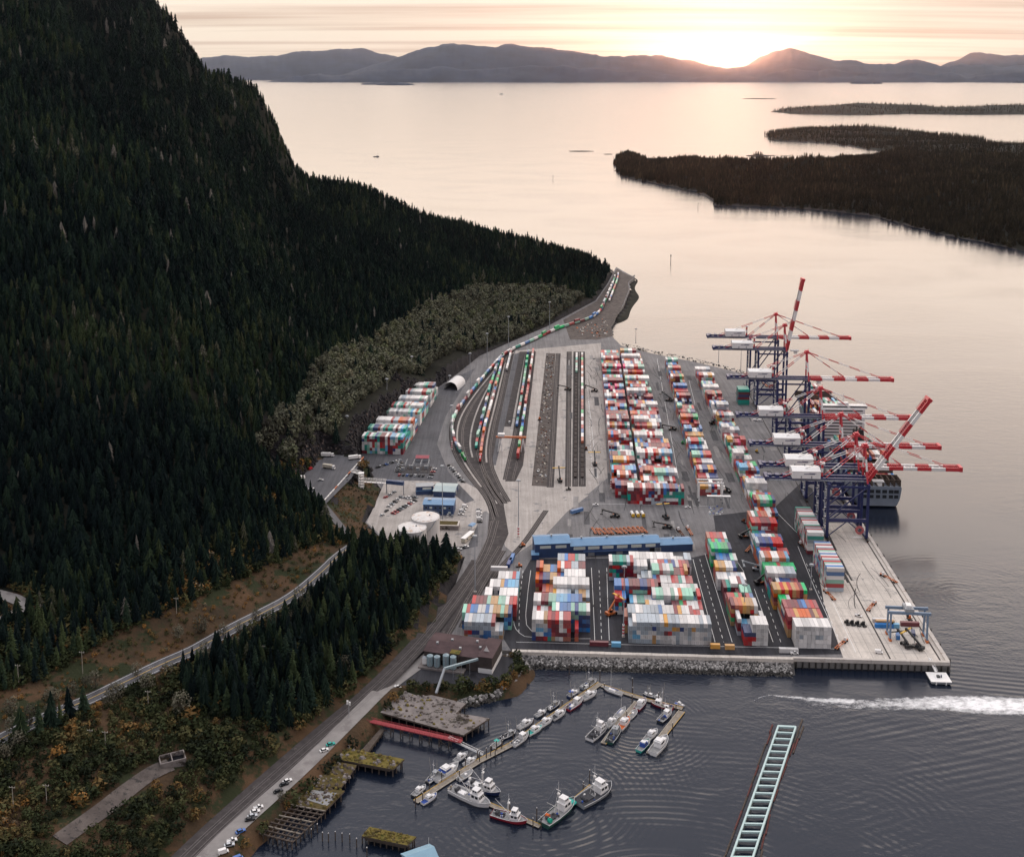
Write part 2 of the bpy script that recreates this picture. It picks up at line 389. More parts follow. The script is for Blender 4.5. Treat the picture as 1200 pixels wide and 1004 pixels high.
for rx, ry, rd in ((206, 40, 1705), (216, 66, 1730), (227, 84, 1745), (262, 97, 1805), (289, 109, 1840), (306, 124, 1865), (317, 146, 1880), (323, 166, 1890), (329, 194, 1905), (338, 206, 1935), (380, 218, 1995)): ctl.append(D(rx, ry, rd))
for x, y, z in ((60, 790, 35), (200, 712, 40), (300, 672, 33), (378, 640, 25), (0, 800, 38), (-120, 820, 40), (-130, 900, 36), (-60, 1000, 28),
                (0, 864, 33), (130, 808, 29), (230, 762, 27), (340, 702, 24), (0, 1000, 24), (60, 930, 27), (120, 890, 25), (200, 880, 20), (100, 1000, 19), (170, 960, 15),
                (260, 800, 22), (350, 770, 18), (430, 705, 18), (500, 650, 12), (420, 650, 22), (300, 860, 15), (400, 780, 13), (460, 735, 12), (-250, 1000, 30),
                (215, 1002, 8), (300, 925, 8), (380, 855, 8), (432, 812, 8), (490, 755, 8), (240, 1004, 7), (350, 905, 7), (420, 835, 6),
                (262, 1030, 2), (420, 990, -8), (345, 965, -3), (362, 945, -2.5), (318, 985, -2.5), (300, 1008, -3), (392, 915, -3), (425, 893, -3.5), (452, 868, -4), (310, 958, 4), (332, 930, 4.5), (362, 900, 4.5), (388, 872, 4), (425, 852, 3.5), (330, 1030, -5), (480, 930, -9), (560, 860, -9), (520, 1004, -10), (400, 1040, -8), (650, 900, -14), (800, 900, -16), (600, 1060, -14),
                (530, 780, 5), (590, 780, 4.5), (480, 800, 5), (560, 805, 4), (630, 795, -6), (600, 822, -6), (540, 845, -6), (700, 800, -10),
                (400, 565, 22), (380, 590, 21), (420, 541, 22), (410, 602, 14), (425, 571, 11.5), (436, 583, 8), (420, 590, 12), (440, 571, 8), (428, 600, 8), (430, 635, 10), (405, 625, 17), (360, 560, 23),
                (735, 345, 4), (725, 370, 4), (770, 340, -10), (760, 380, -10), (750, 320, -6), (740, 300, -20), (800, 300, -30)):
    ctl.append(G(x, y, z))
_c = [G(x, y, 6) for x, y in ((400, 540), (426, 527), (454, 500), (482, 474), (516, 452))]
_n = (_c[3] - _c[1]).normalized(); _n = Vector((-_n.y, _n.x, 0))
for k_, (z1, z2) in enumerate(((38, 44), (40, 48), (40, 50), (37, 46), (20, 30))):
    p = _c[k_] + _n * 20; ctl.append((p.x, p.y, z1)); p = _c[k_] + _n * 48; ctl.append((p.x, p.y, z2))
ctl = np.array([tuple(p) for p in ctl])
XY = ctl[:, :2] / 1000.0
def _phi(r2): return 0.5 * r2 * np.log(r2 + 1e-9)
_d2 = ((XY[:, None] - XY[None]) ** 2).sum(-1)
n_ = len(XY); A_ = np.zeros((n_ + 3, n_ + 3)); A_[:n_, :n_] = _phi(_d2) + 2e-5 * np.eye(n_); A_[:n_, n_] = 1; A_[:n_, n_ + 1:] = XY; A_[n_, :n_] = 1; A_[n_ + 1:, :n_] = XY.T
_w = np.linalg.solve(A_, np.concatenate([ctl[:, 2], [0, 0, 0]]))
TERM = [T(-38, 683), T(238, 683), T(238, 1330)] + [G(x, y, 6) for x, y in ((868, 437), (814, 424), (763, 414), (728, 405), (718, 395), (716, 380), (724, 367), (731, 357), (738, 339), (737, 331), (744, 325), (736, 321), (722, 313), (712, 332), (698, 352), (640, 383), (600, 400), (562, 417), (537, 437), (516, 452), (482, 474), (426, 527), (419, 545), (436, 560), (450, 577), (428, 612), (462, 645), (505, 655), (545, 652), (530, 695), (503, 745), (520, 752), (560, 760))]
TERM_XY = [(p.x, p.y) for p in TERM]
LOT = [G(x, y, 22) for x, y in ((344, 566), (382, 530), (426, 536), (412, 560), (380, 592), (372, 588))]
LOT_XY = [(p.x, p.y) for p in LOT]
WARE = [G(x, y, 5) for x, y in ((500, 752), (606, 768), (612, 782), (596, 800), (560, 806), (515, 806), (470, 806), (440, 806), (462, 782))]
WARE_XY = [(p.x, p.y) for p in WARE]
def sstep(d, a, b):
    t = np.clip((d - a) / (b - a), 0, 1); return t * t * (3 - 2 * t)
def terrain(x, y):
    x = np.asarray(x, float); y = np.asarray(y, float); sh = x.shape; x = x.ravel(); y = y.ravel()
    P = np.stack([x, y], 1) / 1000; h = np.empty(len(x))
    for i in range(0, len(x), 20000):
        q = P[i:i + 20000]; h[i:i + 20000] = _phi(((q[:, None] - XY[None]) ** 2).sum(-1)) @ _w[:n_] + _w[n_] + q @ _w[n_ + 1:]
    k = np.clip((h - 40) / 90, 0, 1)
    h = h + k * (fbm(x / 170, y / 170) * 52 + fbm(x / 55 + 9, y / 55) * 20) + np.clip(h / 20, 0, 1) * fbm(x / 30, y / 30, 3) * 2.0
    # gullies run down the face
    rl = polydist(x, y, [(p.x, p.y) for p in RAIL], False); gl = polydist(x, y, [(p.x, p.y) for p in GRAVEL], False)
    w = 1 - sstep(np.minimum(rl, gl), 8, 15); h = h * (1 - w) + 6.9 * w
    inw = inpoly(x, y, WARE_XY); dw = polydist(x, y, WARE_XY)
    h = np.where(inw, 4.7, np.where(dw < 14, np.maximum(h, 4.7 - dw * 0.55), h))
    ct = fbm(x / 14, y / 14, 3)
    dT = polydist(x, y, TERM_XY); h = np.where((dT < 40) & (y > 700), np.minimum(h, 5.6 + dT * 4.2 * (1 + .9 * ct)), h)
    dL = polydist(x, y, LOT_XY); h = np.where((dL < 20), np.minimum(h, 21.6 + dL * 1.8 * (1 + .6 * ct)), h)
    h = np.where(inpoly(x, y, LOT_XY), 21.8, h)
    h = np.where(inpoly(x, y, TERM_XY), -4.0, h)
    return h.reshape(sh)
CELL = 5.5
GX = np.arange(-1190, 470, CELL); GY = np.arange(330, 2680, CELL)
gx, gy = np.meshgrid(GX, GY, indexing='ij')
HZ = terrain(gx, gy)
print('terrain', HZ.shape)
HZ[0, :] = -30; HZ[-1, :] = -30; HZ[:, 0] = -30; HZ[:, -1] = -30
def hz(x, y):
    i = (np.asarray(x, float) - GX[0]) / CELL; j = (np.asarray(y, float) - GY[0]) / CELL
    i = np.clip(i, 0, len(GX) - 1.001); j = np.clip(j, 0, len(GY) - 1.001); i0 = i.astype(int); j0 = j.astype(int); u = i - i0; v = j - j0
    return (HZ[i0, j0] * (1 - u) + HZ[i0 + 1, j0] * u) * (1 - v) + (HZ[i0, j0 + 1] * (1 - u) + HZ[i0 + 1, j0 + 1] * u) * v
def hit(px, py, lift=0.0):
    """where the view ray through a photo pixel meets the ground"""
    d = ray(px, py); lo = 300.0; s = 300.0
    while s < 3000:
        z = CZ + d[2] / d[1] * s
        if z <= float(hz(d[0] / d[1] * s, s)): break
        lo = s; s += 6
    hi = s
    for _ in range(14):
        m = (lo + hi) / 2
        if CZ + d[2] / d[1] * m <= float(hz(d[0] / d[1] * m, m)): hi = m
        else: lo = m
    x = d[0] / d[1] * hi
    return Vector((x, hi, float(hz(x, hi)) + lift))
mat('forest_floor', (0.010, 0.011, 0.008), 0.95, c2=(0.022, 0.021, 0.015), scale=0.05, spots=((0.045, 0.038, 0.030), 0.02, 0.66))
mat('cut_rock', (0.010, 0.010, 0.012), 0.85, c2=(0.036, 0.031, 0.031), scale=0.35, bump=0.8, bscale=0.5, spots=((0.085, 0.066, 0.056), 0.22, 0.64), stretch=(1, 1, 0.5))
mat('bracken', (0.022, 0.021, 0.014), 0.95, c2=(0.115, 0.064, 0.034), scale=0.035, spots=((0.026, 0.030, 0.014), 0.05, 0.50), bump=0.5, bscale=0.6)
ni, nj = len(GX), len(GY)
V = np.stack([gx.ravel(), gy.ravel(), HZ.ravel()], 1)
ii, jj = np.meshgrid(np.arange(ni - 1), np.arange(nj - 1), indexing='ij'); a_ = (ii * nj + jj).ravel()
FQ = np.stack([a_, a_ + nj, a_ + nj + 1, a_ + 1], 1)
zc_ = V[FQ, 2]; mx_ = zc_.max(1); mn_ = zc_.min(1); cxy = V[FQ].mean(1)
keep = mx_ > -9
dC_ = np.minimum(polydist(cxy[:, 0], cxy[:, 1], TERM_XY), polydist(cxy[:, 0], cxy[:, 1], LOT_XY))
mi_ = np.where((mx_ - mn_ > 4.5) & (dC_ < 40), 1, np.where((cxy[:, 1] < 1000) & (cxy[:, 2] < 47), 2, 0))
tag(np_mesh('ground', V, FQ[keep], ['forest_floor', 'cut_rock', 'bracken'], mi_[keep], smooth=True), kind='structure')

# ---------------------------------------------------------------- terminal ground sheets
mat('yard_concrete', (0.185, 0.174, 0.170), 0.8, vary=0.25, streak=.22, scale=0.035, spots=((0.135, 0.13, 0.135), 0.06, 0.60))
mat('pale_concrete', (0.56, 0.50, 0.435), 0.8, streak=.12, vary=0.14, scale=0.05, spots=((0.30, 0.28, 0.26), 0.09, 0.62))
mat('rail_concrete', (0.38, 0.34, 0.305), 0.8, streak=.16, vary=0.2, scale=0.05, spots=((0.21, 0.2, 0.195), 0.07, 0.6))
mat('asphalt', (0.042, 0.041, 0.046), 0.75, streak=.25, vary=0.25, scale=0.05, spots=((0.032, 0.031, 0.035), 0.12, 0.6))
mat('grey_asphalt', (0.105, 0.102, 0.107), 0.8, streak=.2, vary=0.22, scale=0.04, spots=((0.08, 0.08, 0.085), 0.06, 0.58))
mat('ballast', (0.060, 0.052, 0.050), 0.9, vary=0.35, scale=0.25, spots=((0.11, 0.095, 0.085), 0.15, 0.6))
mat('gravel', (0.24, 0.22, 0.205), 0.9, vary=0.2, scale=0.15, spots=((0.19, 0.17, 0.16), 0.06, 0.57))
mat('dirt', (0.075, 0.062, 0.056), 0.95, c2=(0.15, 0.125, 0.11), scale=0.12, spots=((0.05, 0.045, 0.042), 0.3, 0.55), bump=0.3, bscale=0.8)
mat('line_paint', (0.72, 0.70, 0.67), 0.6, vary=0.1, scale=0.5)
mat('rail_steel', (0.16, 0.14, 0.135), 0.45, vary=0.2, scale=1.0, metal=0.6)
mat('quay_wall', (0.20, 0.185, 0.17), 0.85, vary=0.3, scale=0.3)
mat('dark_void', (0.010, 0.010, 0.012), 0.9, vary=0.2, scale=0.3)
def poly_slab(name, pts, z1, z0, m, side, kind='structure'):
    b = MB(); P = [(p[0], p[1]) for p in pts]
    area = sum(P[i][0] * P[(i + 1) % len(P)][1] - P[(i + 1) % len(P)][0] * P[i][1] for i in range(len(P)))
    if area < 0: P = P[::-1]
    b.prism(P, z0, z1, m, side); return tag(b.build(name), kind=kind)
def sheet(name, pts, z, m):
    P = [(p[0], p[1], z) for p in pts]
    area = sum(P[i][0] * P[(i + 1) % len(P)][1] - P[(i + 1) % len(P)][0] * P[i][1] for i in range(len(P)))
    if area < 0: P = P[::-1]
    b = MB(); b.add(P, [tuple(range(len(P)))], m); return tag(b.build(name), kind='structure')
def pxp(l, z=6.0): return [G(x, y, z) for x, y in l]
poly_slab('yard_ground', TERM, 6.0, -4.5, 'yard_concrete', 'quay_wall')
sheet('wharf_deck', [T(172, 684), T(236, 684), T(236, 905), T(204, 905), T(181, 800), T(176, 760)], 6.03, 'pale_concrete')
sheet('asphalt_yard', pxp([(590, 748), (603, 690), (622, 655), (812, 653), (842, 646), (836, 604), (906, 596), (938, 566), (952, 572), (985, 700), (1005, 766), (880, 768), (600, 764)]), 6.015, 'asphalt')
sheet('rail_yard_ground', pxp([(604, 411), (704, 402), (712, 560), (690, 578), (640, 590), (560, 588), (585, 520)]), 6.015, 'rail_concrete')
sheet('shore_ground', [G(x, y, 6) for x, y in ((718, 394), (716, 381), (724, 368), (730, 357), (737, 339), (736, 331), (743, 325), (735, 322), (723, 315), (713, 333), (699, 353), (660, 375), (668, 398), (700, 398))], 6.02, 'dirt')
sheet('left_yard', pxp([(424, 531), (512, 455), (538, 440), (556, 432), (520, 490), (512, 520), (525, 552), (560, 590), (560, 640), (500, 652), (464, 640), (432, 612), (452, 577), (437, 558), (421, 545)]), 6.015, 'grey_asphalt')
sheet('office_yard', pxp([(452, 562), (545, 565), (592, 590), (566, 600), (548, 640), (500, 640), (462, 642), (430, 612)]), 6.03, 'rail_concrete')
sheet('upper_lot', LOT, 22.05, 'grey_asphalt')
sheet('landing_yard', [G(x, y, 4.7) for x, y in ((502, 757), (600, 770), (606, 782), (590, 798), (556, 803), (520, 800), (470, 803), (445, 803), (466, 780))], 4.74, 'asphalt')
# the terminal's edge along the harbour: parapet and rock armour
b = MB(); q0, q1 = T(-38, 682.6), T(140, 682.6)
for k in range(18):
    a0 = -38 + k * 178 / 18; a1 = a0 + 178 / 18 - 0.12
    pts = [T(a0, 680.2), T(a1, 680.2), T(a1, 683.2), T(a0, 683.2)]
    b.prism([(p.x, p.y) for p in pts], 2.0, 6.9 + 0.05 * (k % 3), 'pale_concrete', 'pale_concrete')
tag(b.build('sea_wall'), 'long pale concrete sea wall above the rock armour', 'sea wall')
mat('armour_rock', (0.24, 0.225, 0.21), 0.9, vary=0.3, scale=0.4, island=0.75, bump=0.3, bscale=1.0)
mat('wet_rock', (0.030, 0.026, 0.022), 0.6, vary=0.3, scale=0.4, island=0.5)
def rocks(name, line_pts, n, width, ztop, zbot, size=(0.7, 1.7)):
    tmpl = np.array([(-1, -.7, -.5), (.8, -1, -.4), (1, .8, -.6), (-.7, 1, -.5), (-.6, -.5, .7), (.6, -.6, .6), (.5, .6, .8), (-.7, .6, .5)])
    fq = np.array([(3, 2, 1, 0), (4, 5, 6, 7), (0, 1, 5, 4), (1, 2, 6, 5), (2, 3, 7, 6), (3, 0, 4, 7)])
    Lp = [Vector(p) for p in line_pts]; tot = length(Lp); Vs = []; Fs = []; mi = []
    for k in range(n):
        p, hd = along(Lp, rng.random() * tot); t = rng.random(); s = rng.uniform(*size)
        nrm = Vector((math.sin(hd), -math.cos(hd), 0)); c = p + nrm * (t * width); z = ztop + (zbot - ztop) * t + rng.uniform(-.3, .3)
        ang = rng.random() * 6.3; ra = np.array([[math.cos(ang), -math.sin(ang), 0], [math.sin(ang), math.cos(ang), 0], [0, 0, 1]])
        v = (tmpl * nr.uniform(.6, 1.25, (8, 3)) * s * np.array([1, .8, .7])) @ ra.T + np.array([c.x, c.y, z])
        Vs.append(v); Fs.append(fq + 8 * k); mi += [1 if z < 1.6 + rng.uniform(-.4, .4) else 0] * 6
    return tag(np_mesh(name, np.concatenate(Vs), np.concatenate(Fs), ['armour_rock', 'wet_rock'], np.array(mi)), kind='stuff')
b = MB(); 
for a0, a1 in ((-46, 140),):
    p = [T(a0, 681, 5), T(a1, 681, 5), T(a1, 670.5, -2), T(a0, 670.5, -2)]
    b.add(p, [(3, 2, 1, 0)], 'wet_rock')
tag(b.build('revetment_slope'), kind='structure')
rocks('rock_armour', [T(-44, 680.5, 0), T(138, 680.5, 0)], 3400, 9.5, 4.6, -0.5, (.45, 1.15))
# the wharf front stands on piles; a near-black sheet paints the shade beneath it
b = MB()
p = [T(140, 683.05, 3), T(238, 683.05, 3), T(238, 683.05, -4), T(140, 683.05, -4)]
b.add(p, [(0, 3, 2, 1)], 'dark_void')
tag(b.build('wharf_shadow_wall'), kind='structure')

# ---------------------------------------------------------------- roads and railway ribbons
def ribbon(name, pts, w, m, z=None, lift=0.3, step=6.0, cross=2, off=0.0, kind='structure', into=None):
    P = resample(smooth_line(pts), step); b = into or MB(); vs = []; n = len(P)
    for i, p in enumerate(P):
        q0 = P[max(0, i - 1)]; q1 = P[min(n - 1, i + 1)]; d = (q1 - q0); d.z = 0; d.normalize(); nn = Vector((-d.y, d.x, 0))
        for k in range(cross + 1):
            c = p + nn * (off + w * (k / cross - 0.5)); vs.append((c.x, c.y, (float(hz(c.x, c.y)) + lift) if z is None else (p.z if z == 'own' else z)))
    fs = []
    for i in range(n - 1):
        for k in range(cross):
            a = i * (cross + 1) + k; fs.append((a, a + cross + 1, a + cross + 2, a + 1)[::-1])
    b.add(vs, fs, m)
    if into is None: return tag(b.build(name), kind=kind)
PAVED = [hit(x, y) for x, y in PAVED_PX]
ribbon('road', PAVED, 9.0, 'grey_asphalt', lift=0.45, cross=3)
ribbon('road_edge_line', PAVED, 0.2, 'line_paint', lift=0.62, cross=1, off=3.6)
ribbon('road_edge_line', PAVED, 0.2, 'line_paint', lift=0.62, cross=1, off=-3.6)
mat('yellow_line', (0.55, 0.36, 0.10), 0.6)
ribbon('road_centre_line', PAVED, 0.35, 'yellow_line', lift=0.62, cross=1)
ribbon('gravel_road', GRAVEL, 9.5, 'gravel', lift=0.35, cross=3)
ribbon('forest_road', [hit(x, y) for x, y in ((-30, 690), (0, 697), (22, 703), (28, 712), (10, 724), (-20, 735))], 8.0, 'gravel', lift=0.6, cross=3)
ribbon('lot_road', [Vector((p.x, p.y, 0)) for p in (G(374, 588, 21), G(388, 608, 18), G(402, 626, 14), G(418, 640, 10))], 9.0, 'grey_asphalt', lift=0.5, cross=3)
ribbon('track_path', [hit(x, y) for x, y in ((70, 985), (120, 950), (150, 925), (178, 905), (200, 896))], 9, 'dirt', lift=0.4, cross=3)

# broken rock and rubble on the blasted face above the yard and along its bench
mat('bench_rubble', (0.105, 0.078, 0.066), 0.9, vary=.4, scale=.5, island=.6)
_k = np.where((mi_ == 1) & keep & (cxy[:, 1] > 930) & (cxy[:, 1] < 1330) & (cxy[:, 0] < 20))[0]
def face_rocks(name, n, m, zlo, zhi, smin, smax):
    sel = _k[(cxy[_k, 2] > zlo) & (cxy[_k, 2] < zhi)]; sel = sel[nr.integers(0, len(sel), n)]
    t8 = np.array([(-1, -.7, -.5), (.8, -1, -.4), (1, .8, -.6), (-.7, 1, -.5), (-.6, -.5, .7), (.6, -.6, .6), (.5, .6, .8), (-.7, .6, .5)]); fq = np.array([(3, 2, 1, 0), (4, 5, 6, 7), (0, 1, 5, 4), (1, 2, 6, 5), (2, 3, 7, 6), (3, 0, 4, 7)])
    c = cxy[sel] + nr.uniform(-2.5, 2.5, (n, 3)) * np.array([1, 1, 0]); c[:, 2] = hz(c[:, 0], c[:, 1])
    V = t8[None] * nr.uniform(.5, 1.3, (n, 8, 3)) * nr.uniform(smin, smax, (n, 1, 1)) + c[:, None]
    tag(np_mesh(name, V.reshape(-1, 3), (fq[None] + 8 * np.arange(n)[:, None, None]).reshape(-1, 4), [m]), kind='stuff')
face_rocks('face_rock', 1500, 'cut_rock', 7, 60, .8, 2.6)
face_rocks('bench_rubble', 420, 'bench_rubble', 24, 36, .4, 1.3)
# ---------------------------------------------------------------- far hills
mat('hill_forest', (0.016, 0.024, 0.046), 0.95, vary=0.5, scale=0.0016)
def hills(name, prof, dist, depth, seed):
    """prof: (photo x, photo y) of the ridge line; dist: metres to its crest"""
    xs = [p[0] for p in prof]; n = 620; px = np.linspace(xs[0], xs[-1], n); py = np.interp(px, xs, [p[1] for p in prof])
    py = np.convolve(np.pad(py, 3, 'edge'), np.ones(7) / 7, 'valid')
    cr = [D(a, b_, dist) for a, b_ in zip(px, py)]
    X = np.array([p.x for p in cr]); Z = np.array([p.z for p in cr]); Z = Z + fbm(X / 1100 + seed, X * 0 + seed, 6) * 300
    m = 17; u = np.linspace(-1, 1, m); V = np.zeros((n, m, 3))
    for j, t in enumerate(u):
        k = np.clip(1 - abs(t) ** 1.25, 0, 1); y = dist + depth * t
        xx = X * (y / dist)
        V[:, j, 0] = xx; V[:, j, 1] = y + fbm(X / 2500 + seed * 3, X * 0 + t, 3) * depth * 0.25
        V[:, j, 2] = np.where(abs(t) > 0.99, -30, Z * k + fbm(X / 1500 + seed, X * 0 + y / 1500, 5) * 620 * (1 - k) * k * 2.4)
    a = (np.arange(n - 1)[:, None] * m + np.arange(m - 1)[None]).ravel()
    FQ = np.stack([a, a + m, a + m + 1, a + 1], 1)
    tag(np_mesh(name, V.reshape(-1, 3), FQ, ['hill_forest'], smooth=True), kind='structure')
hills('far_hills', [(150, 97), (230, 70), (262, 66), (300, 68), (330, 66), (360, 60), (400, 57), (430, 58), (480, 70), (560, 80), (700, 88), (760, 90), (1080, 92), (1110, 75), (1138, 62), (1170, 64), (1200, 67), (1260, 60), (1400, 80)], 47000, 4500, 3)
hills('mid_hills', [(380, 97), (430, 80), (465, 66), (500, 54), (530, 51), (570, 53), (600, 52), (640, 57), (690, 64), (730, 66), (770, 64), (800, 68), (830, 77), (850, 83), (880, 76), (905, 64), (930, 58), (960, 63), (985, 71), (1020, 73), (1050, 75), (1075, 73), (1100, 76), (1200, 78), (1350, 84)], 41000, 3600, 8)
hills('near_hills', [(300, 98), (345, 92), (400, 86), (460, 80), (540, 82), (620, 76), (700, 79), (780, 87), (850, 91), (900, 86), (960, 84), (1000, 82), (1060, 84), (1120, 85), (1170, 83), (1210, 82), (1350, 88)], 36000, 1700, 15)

# ---------------------------------------------------------------- islands: outline on the water, height from the distance to the shore
def island(name, near, far, hmax, slope, cell, seed, tree_px=0):
    P = [G(x, y, 0) for x, y in near] + [G(x, y, 0) for x, y in far[::-1]]
    XYp = [(p.x, p.y) for p in P]
    x0 = min(p[0] for p in XYp) - cell; x1 = max(p[0] for p in XYp) + cell; y0 = min(p[1] for p in XYp) - cell; y1 = max(p[1] for p in XYp) + cell
    X, Y = np.meshgrid(np.arange(x0, x1 + cell, cell), np.arange(y0, y1 + cell, cell), indexing='ij')
    ins = inpoly(X, Y, XYp); d = polydist(X, Y, XYp) * np.where(ins, 1, -1)
    d = d + fbm(X / (cell * 9) + seed, Y / (cell * 9), 4) * cell * 4
    H = np.where(d > 0, 0.4 + hmax * (1 - np.exp(-d * slope / hmax)) * np.clip(1 + 3.6 * fbm(X / (cell * 15) + seed, Y / (cell * 12), 4) + 1.2 * fbm(X / (cell * 5), Y / (cell * 5) + seed, 3), 0.2, 2.4), d * 0.25)
    H = np.clip(H, -8, None)
    ni, nj = X.shape; a = (np.arange(ni - 1)[:, None] * nj + np.arange(nj - 1)[None]).ravel()
    FQ = np.stack([a, a + nj, a + nj + 1, a + 1], 1); V = np.stack([X.ravel(), Y.ravel(), H.ravel()], 1)
    FQ = FQ[V[FQ, 2].max(1) > -3]
    tag(np_mesh(name, V, FQ, ['shore_rock', 'forest_floor'], (V[FQ, 2].mean(1) > 2.2).astype(int), smooth=True), kind='structure')
    return X, Y, H, d
mat('shore_rock', (0.040, 0.034, 0.031), 0.9, vary=0.35, scale=0.05)
ISL = []
ISL.append((island('island', [(722, 196), (726, 207), (760, 213), (800, 222), (818, 224), (836, 241), (900, 243), (960, 246), (1010, 252), (1060, 262), (1120, 279), (1200, 296), (1320, 312)],
                   [(721, 185), (742, 184), (768, 192), (815, 192), (870, 197), (905, 197), (950, 193), (990, 189), (1040, 186), (1100, 187), (1200, 192), (1320, 190)], 36, 0.26, 18, 4), 9.0, 20))
ISL.append((island('island', [(893, 160), (905, 165), (945, 166), (985, 170), (1030, 178), (1052, 182), (1110, 184), (1200, 191), (1330, 186)],
                   [(896, 156), (930, 154), (985, 153), (1030, 156), (1090, 158), (1150, 162), (1160, 167), (1215, 173), (1330, 172)], 26, 0.16, 34, 21), 14, 20))
ISL.append((island('island', [(908, 131), (925, 134), (1010, 135.5), (1060, 134), (1130, 135), (1200, 134.5), (1320, 134)],
                   [(912, 128), (950, 126.5), (1040, 126.5), (1080, 128), (1150, 127), (1210, 128), (1320, 127)], 55, 0.14, 60, 33), 40, 15))
for nm, cx, cy, hw, h in (('islet', 440, 99.5, 16, 40), ('islet', 463, 100, 22, 60), ('islet', 430, 99, 6, 30), ('islet', 888, 183, 13, 5), ('islet', 680, 177.5, 14, 2.0), ('islet', 713, 181, 5, 2), ('islet', 1010, 98.5, 14, 60), ('islet', 1028, 98.5, 6, 50), ('islet', 905, 182.5, 4, 2), ('islet', 920, 183, 5, 1.5), ('islet', 890, 116, 20, 6), ('islet', 1195, 97.2, 9, 60)):
    c = G(cx, cy, 0); d = ray(cx, cy); s = c.y / F; rx = hw * s; b = MB(); n = 18
    rings = []
    for t, k in ((1.0, -1.5), (0.96, 1.0), (0.8, h * 0.55), (0.5, h * 0.9), (0.2, h)):
        rings.append([(c.x + rx * t * math.cos(2 * math.pi * i / n) * (1 + .18 * math.sin(3 * i + cx)), c.y + rx * t * (0.55 if cy > 150 else 1) * math.sin(2 * math.pi * i / n), k * (1 + .2 * math.sin(i * 1.7 + cx)) if k > 1 else k) for i in range(n)])
    vs = [v for r_ in rings for v in r_]; fs = [(r_ * n + i, r_ * n + (i + 1) % n, (r_ + 1) * n + (i + 1) % n, (r_ + 1) * n + i) for r_ in range(4) for i in range(n)] + [tuple(range(4 * n, 5 * n))]
    b.add(vs, fs, 'shore_rock' if h < 10 else 'hill_forest'); tag(b.build(nm, smooth=False), kind='structure')
# ---------------------------------------------------------------- trees
def tree_mat(name, stops, rough=0.9, obj=False):
    m, nt, p = nodes(name); N = nt.nodes; L = nt.links
    rp = N.new('ShaderNodeValToRGB'); e = rp.color_ramp.elements
    e[0].position, e[0].color = stops[0][0], tuple(stops[0][1]) + (1,); e[1].position, e[1].color = stops[-1][0], tuple(stops[-1][1]) + (1,)
    for s, c in stops[1:-1]:
        q = e.new(s); q.color = tuple(c) + (1,)
    if obj: src = N.new('ShaderNodeObjectInfo').outputs['Random']
    else:
        at = N.new('ShaderNodeAttribute'); at.attribute_name = 'tint'; src = at.outputs['Fac']
    nz = N.new('ShaderNodeTexNoise'); nz.inputs['Scale'].default_value = 0.9; nz.inputs['Detail'].default_value = 3
    L.new(N.new('ShaderNodeNewGeometry').outputs['Position'], nz.inputs['Vector'])
    ad = N.new('ShaderNodeMath'); ad.operation = 'MULTIPLY_ADD'; ad.inputs[1].default_value = 0.5; L.new(nz.outputs['Fac'], ad.inputs[0])
    sb = N.new('ShaderNodeMath'); sb.operation = 'SUBTRACT'; L.new(src, sb.inputs[0]); sb.inputs[1].default_value = 0.25; L.new(sb.outputs[0], ad.inputs[2])
    L.new(ad.outputs[0], rp.inputs[0]); L.new(rp.outputs[0], p.inputs['Base Color']); p.inputs['Roughness'].default_value = rough
    p.inputs['Specular IOR Level'].default_value = 0.05
    M[name] = m
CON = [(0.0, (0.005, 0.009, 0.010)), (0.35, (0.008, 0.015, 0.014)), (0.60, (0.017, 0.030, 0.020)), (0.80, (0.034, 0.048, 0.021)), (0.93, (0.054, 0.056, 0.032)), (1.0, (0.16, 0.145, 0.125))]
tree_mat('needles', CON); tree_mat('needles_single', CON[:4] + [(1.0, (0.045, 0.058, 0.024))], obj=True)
tree_mat('twigs', [(0, (0.034, 0.031, 0.024)), (0.3, (0.088, 0.088, 0.060)), (0.6, (0.145, 0.142, 0.098)), (0.85, (0.090, 0.102, 0.048)), (1, (0.20, 0.17, 0.11))])
tree_mat('scrub', [(0, (0.014, 0.018, 0.011)), (0.3, (0.034, 0.042, 0.018)), (0.52, (0.078, 0.074, 0.032)), (0.75, (0.15, 0.085, 0.032)), (0.9, (0.27, 0.13, 0.034)), (1, (0.16, 0.14, 0.10))])
tree_mat('bare_twigs_single', [(0, (0.05, 0.046, 0.034)), (1, (0.13, 0.12, 0.085))], obj=True)
mat('bark', (0.06, 0.048, 0.040), 0.95, vary=0.3, scale=1.5)

def conifer_lod(tiers, n, seed, fat=1.0):
    """one tree of unit height: stacked jagged skirts of branches; triangles only"""
    g = np.random.default_rng(seed); V = []; Ft = []
    for k in range(tiers):
        t = k / tiers; z1 = 1.0 - 0.93 * t ** 1.05 if k else 1.0; rr = fat * (0.016 + 0.17 * (t + 0.5 / tiers) ** (0.85 if fat < 1.2 else 0.6))
        zb = z1 - (0.20 + 0.55 / tiers) * (0.6 + 0.6 * t)
        o = len(V); V.append((g.normal() * .006, g.normal() * .006, min(1, z1 + .03))); ph = g.random() * 6.28
        for i in range(2 * n):
            a = ph + math.pi * i / n + g.normal() * .13
            out = i % 2 == 0
            r = rr * (g.uniform(.8, 1.3) if out else g.uniform(.32, .55)); z = zb + (g.uniform(-.03, .02) if out else g.uniform(.03, .06))
            V.append((r * math.cos(a), r * math.sin(a), z))
        for i in range(2 * n): Ft.append((o, o + 1 + i, o + 1 + (i + 1) % (2 * n)))
    return np.array(V), np.array(Ft)
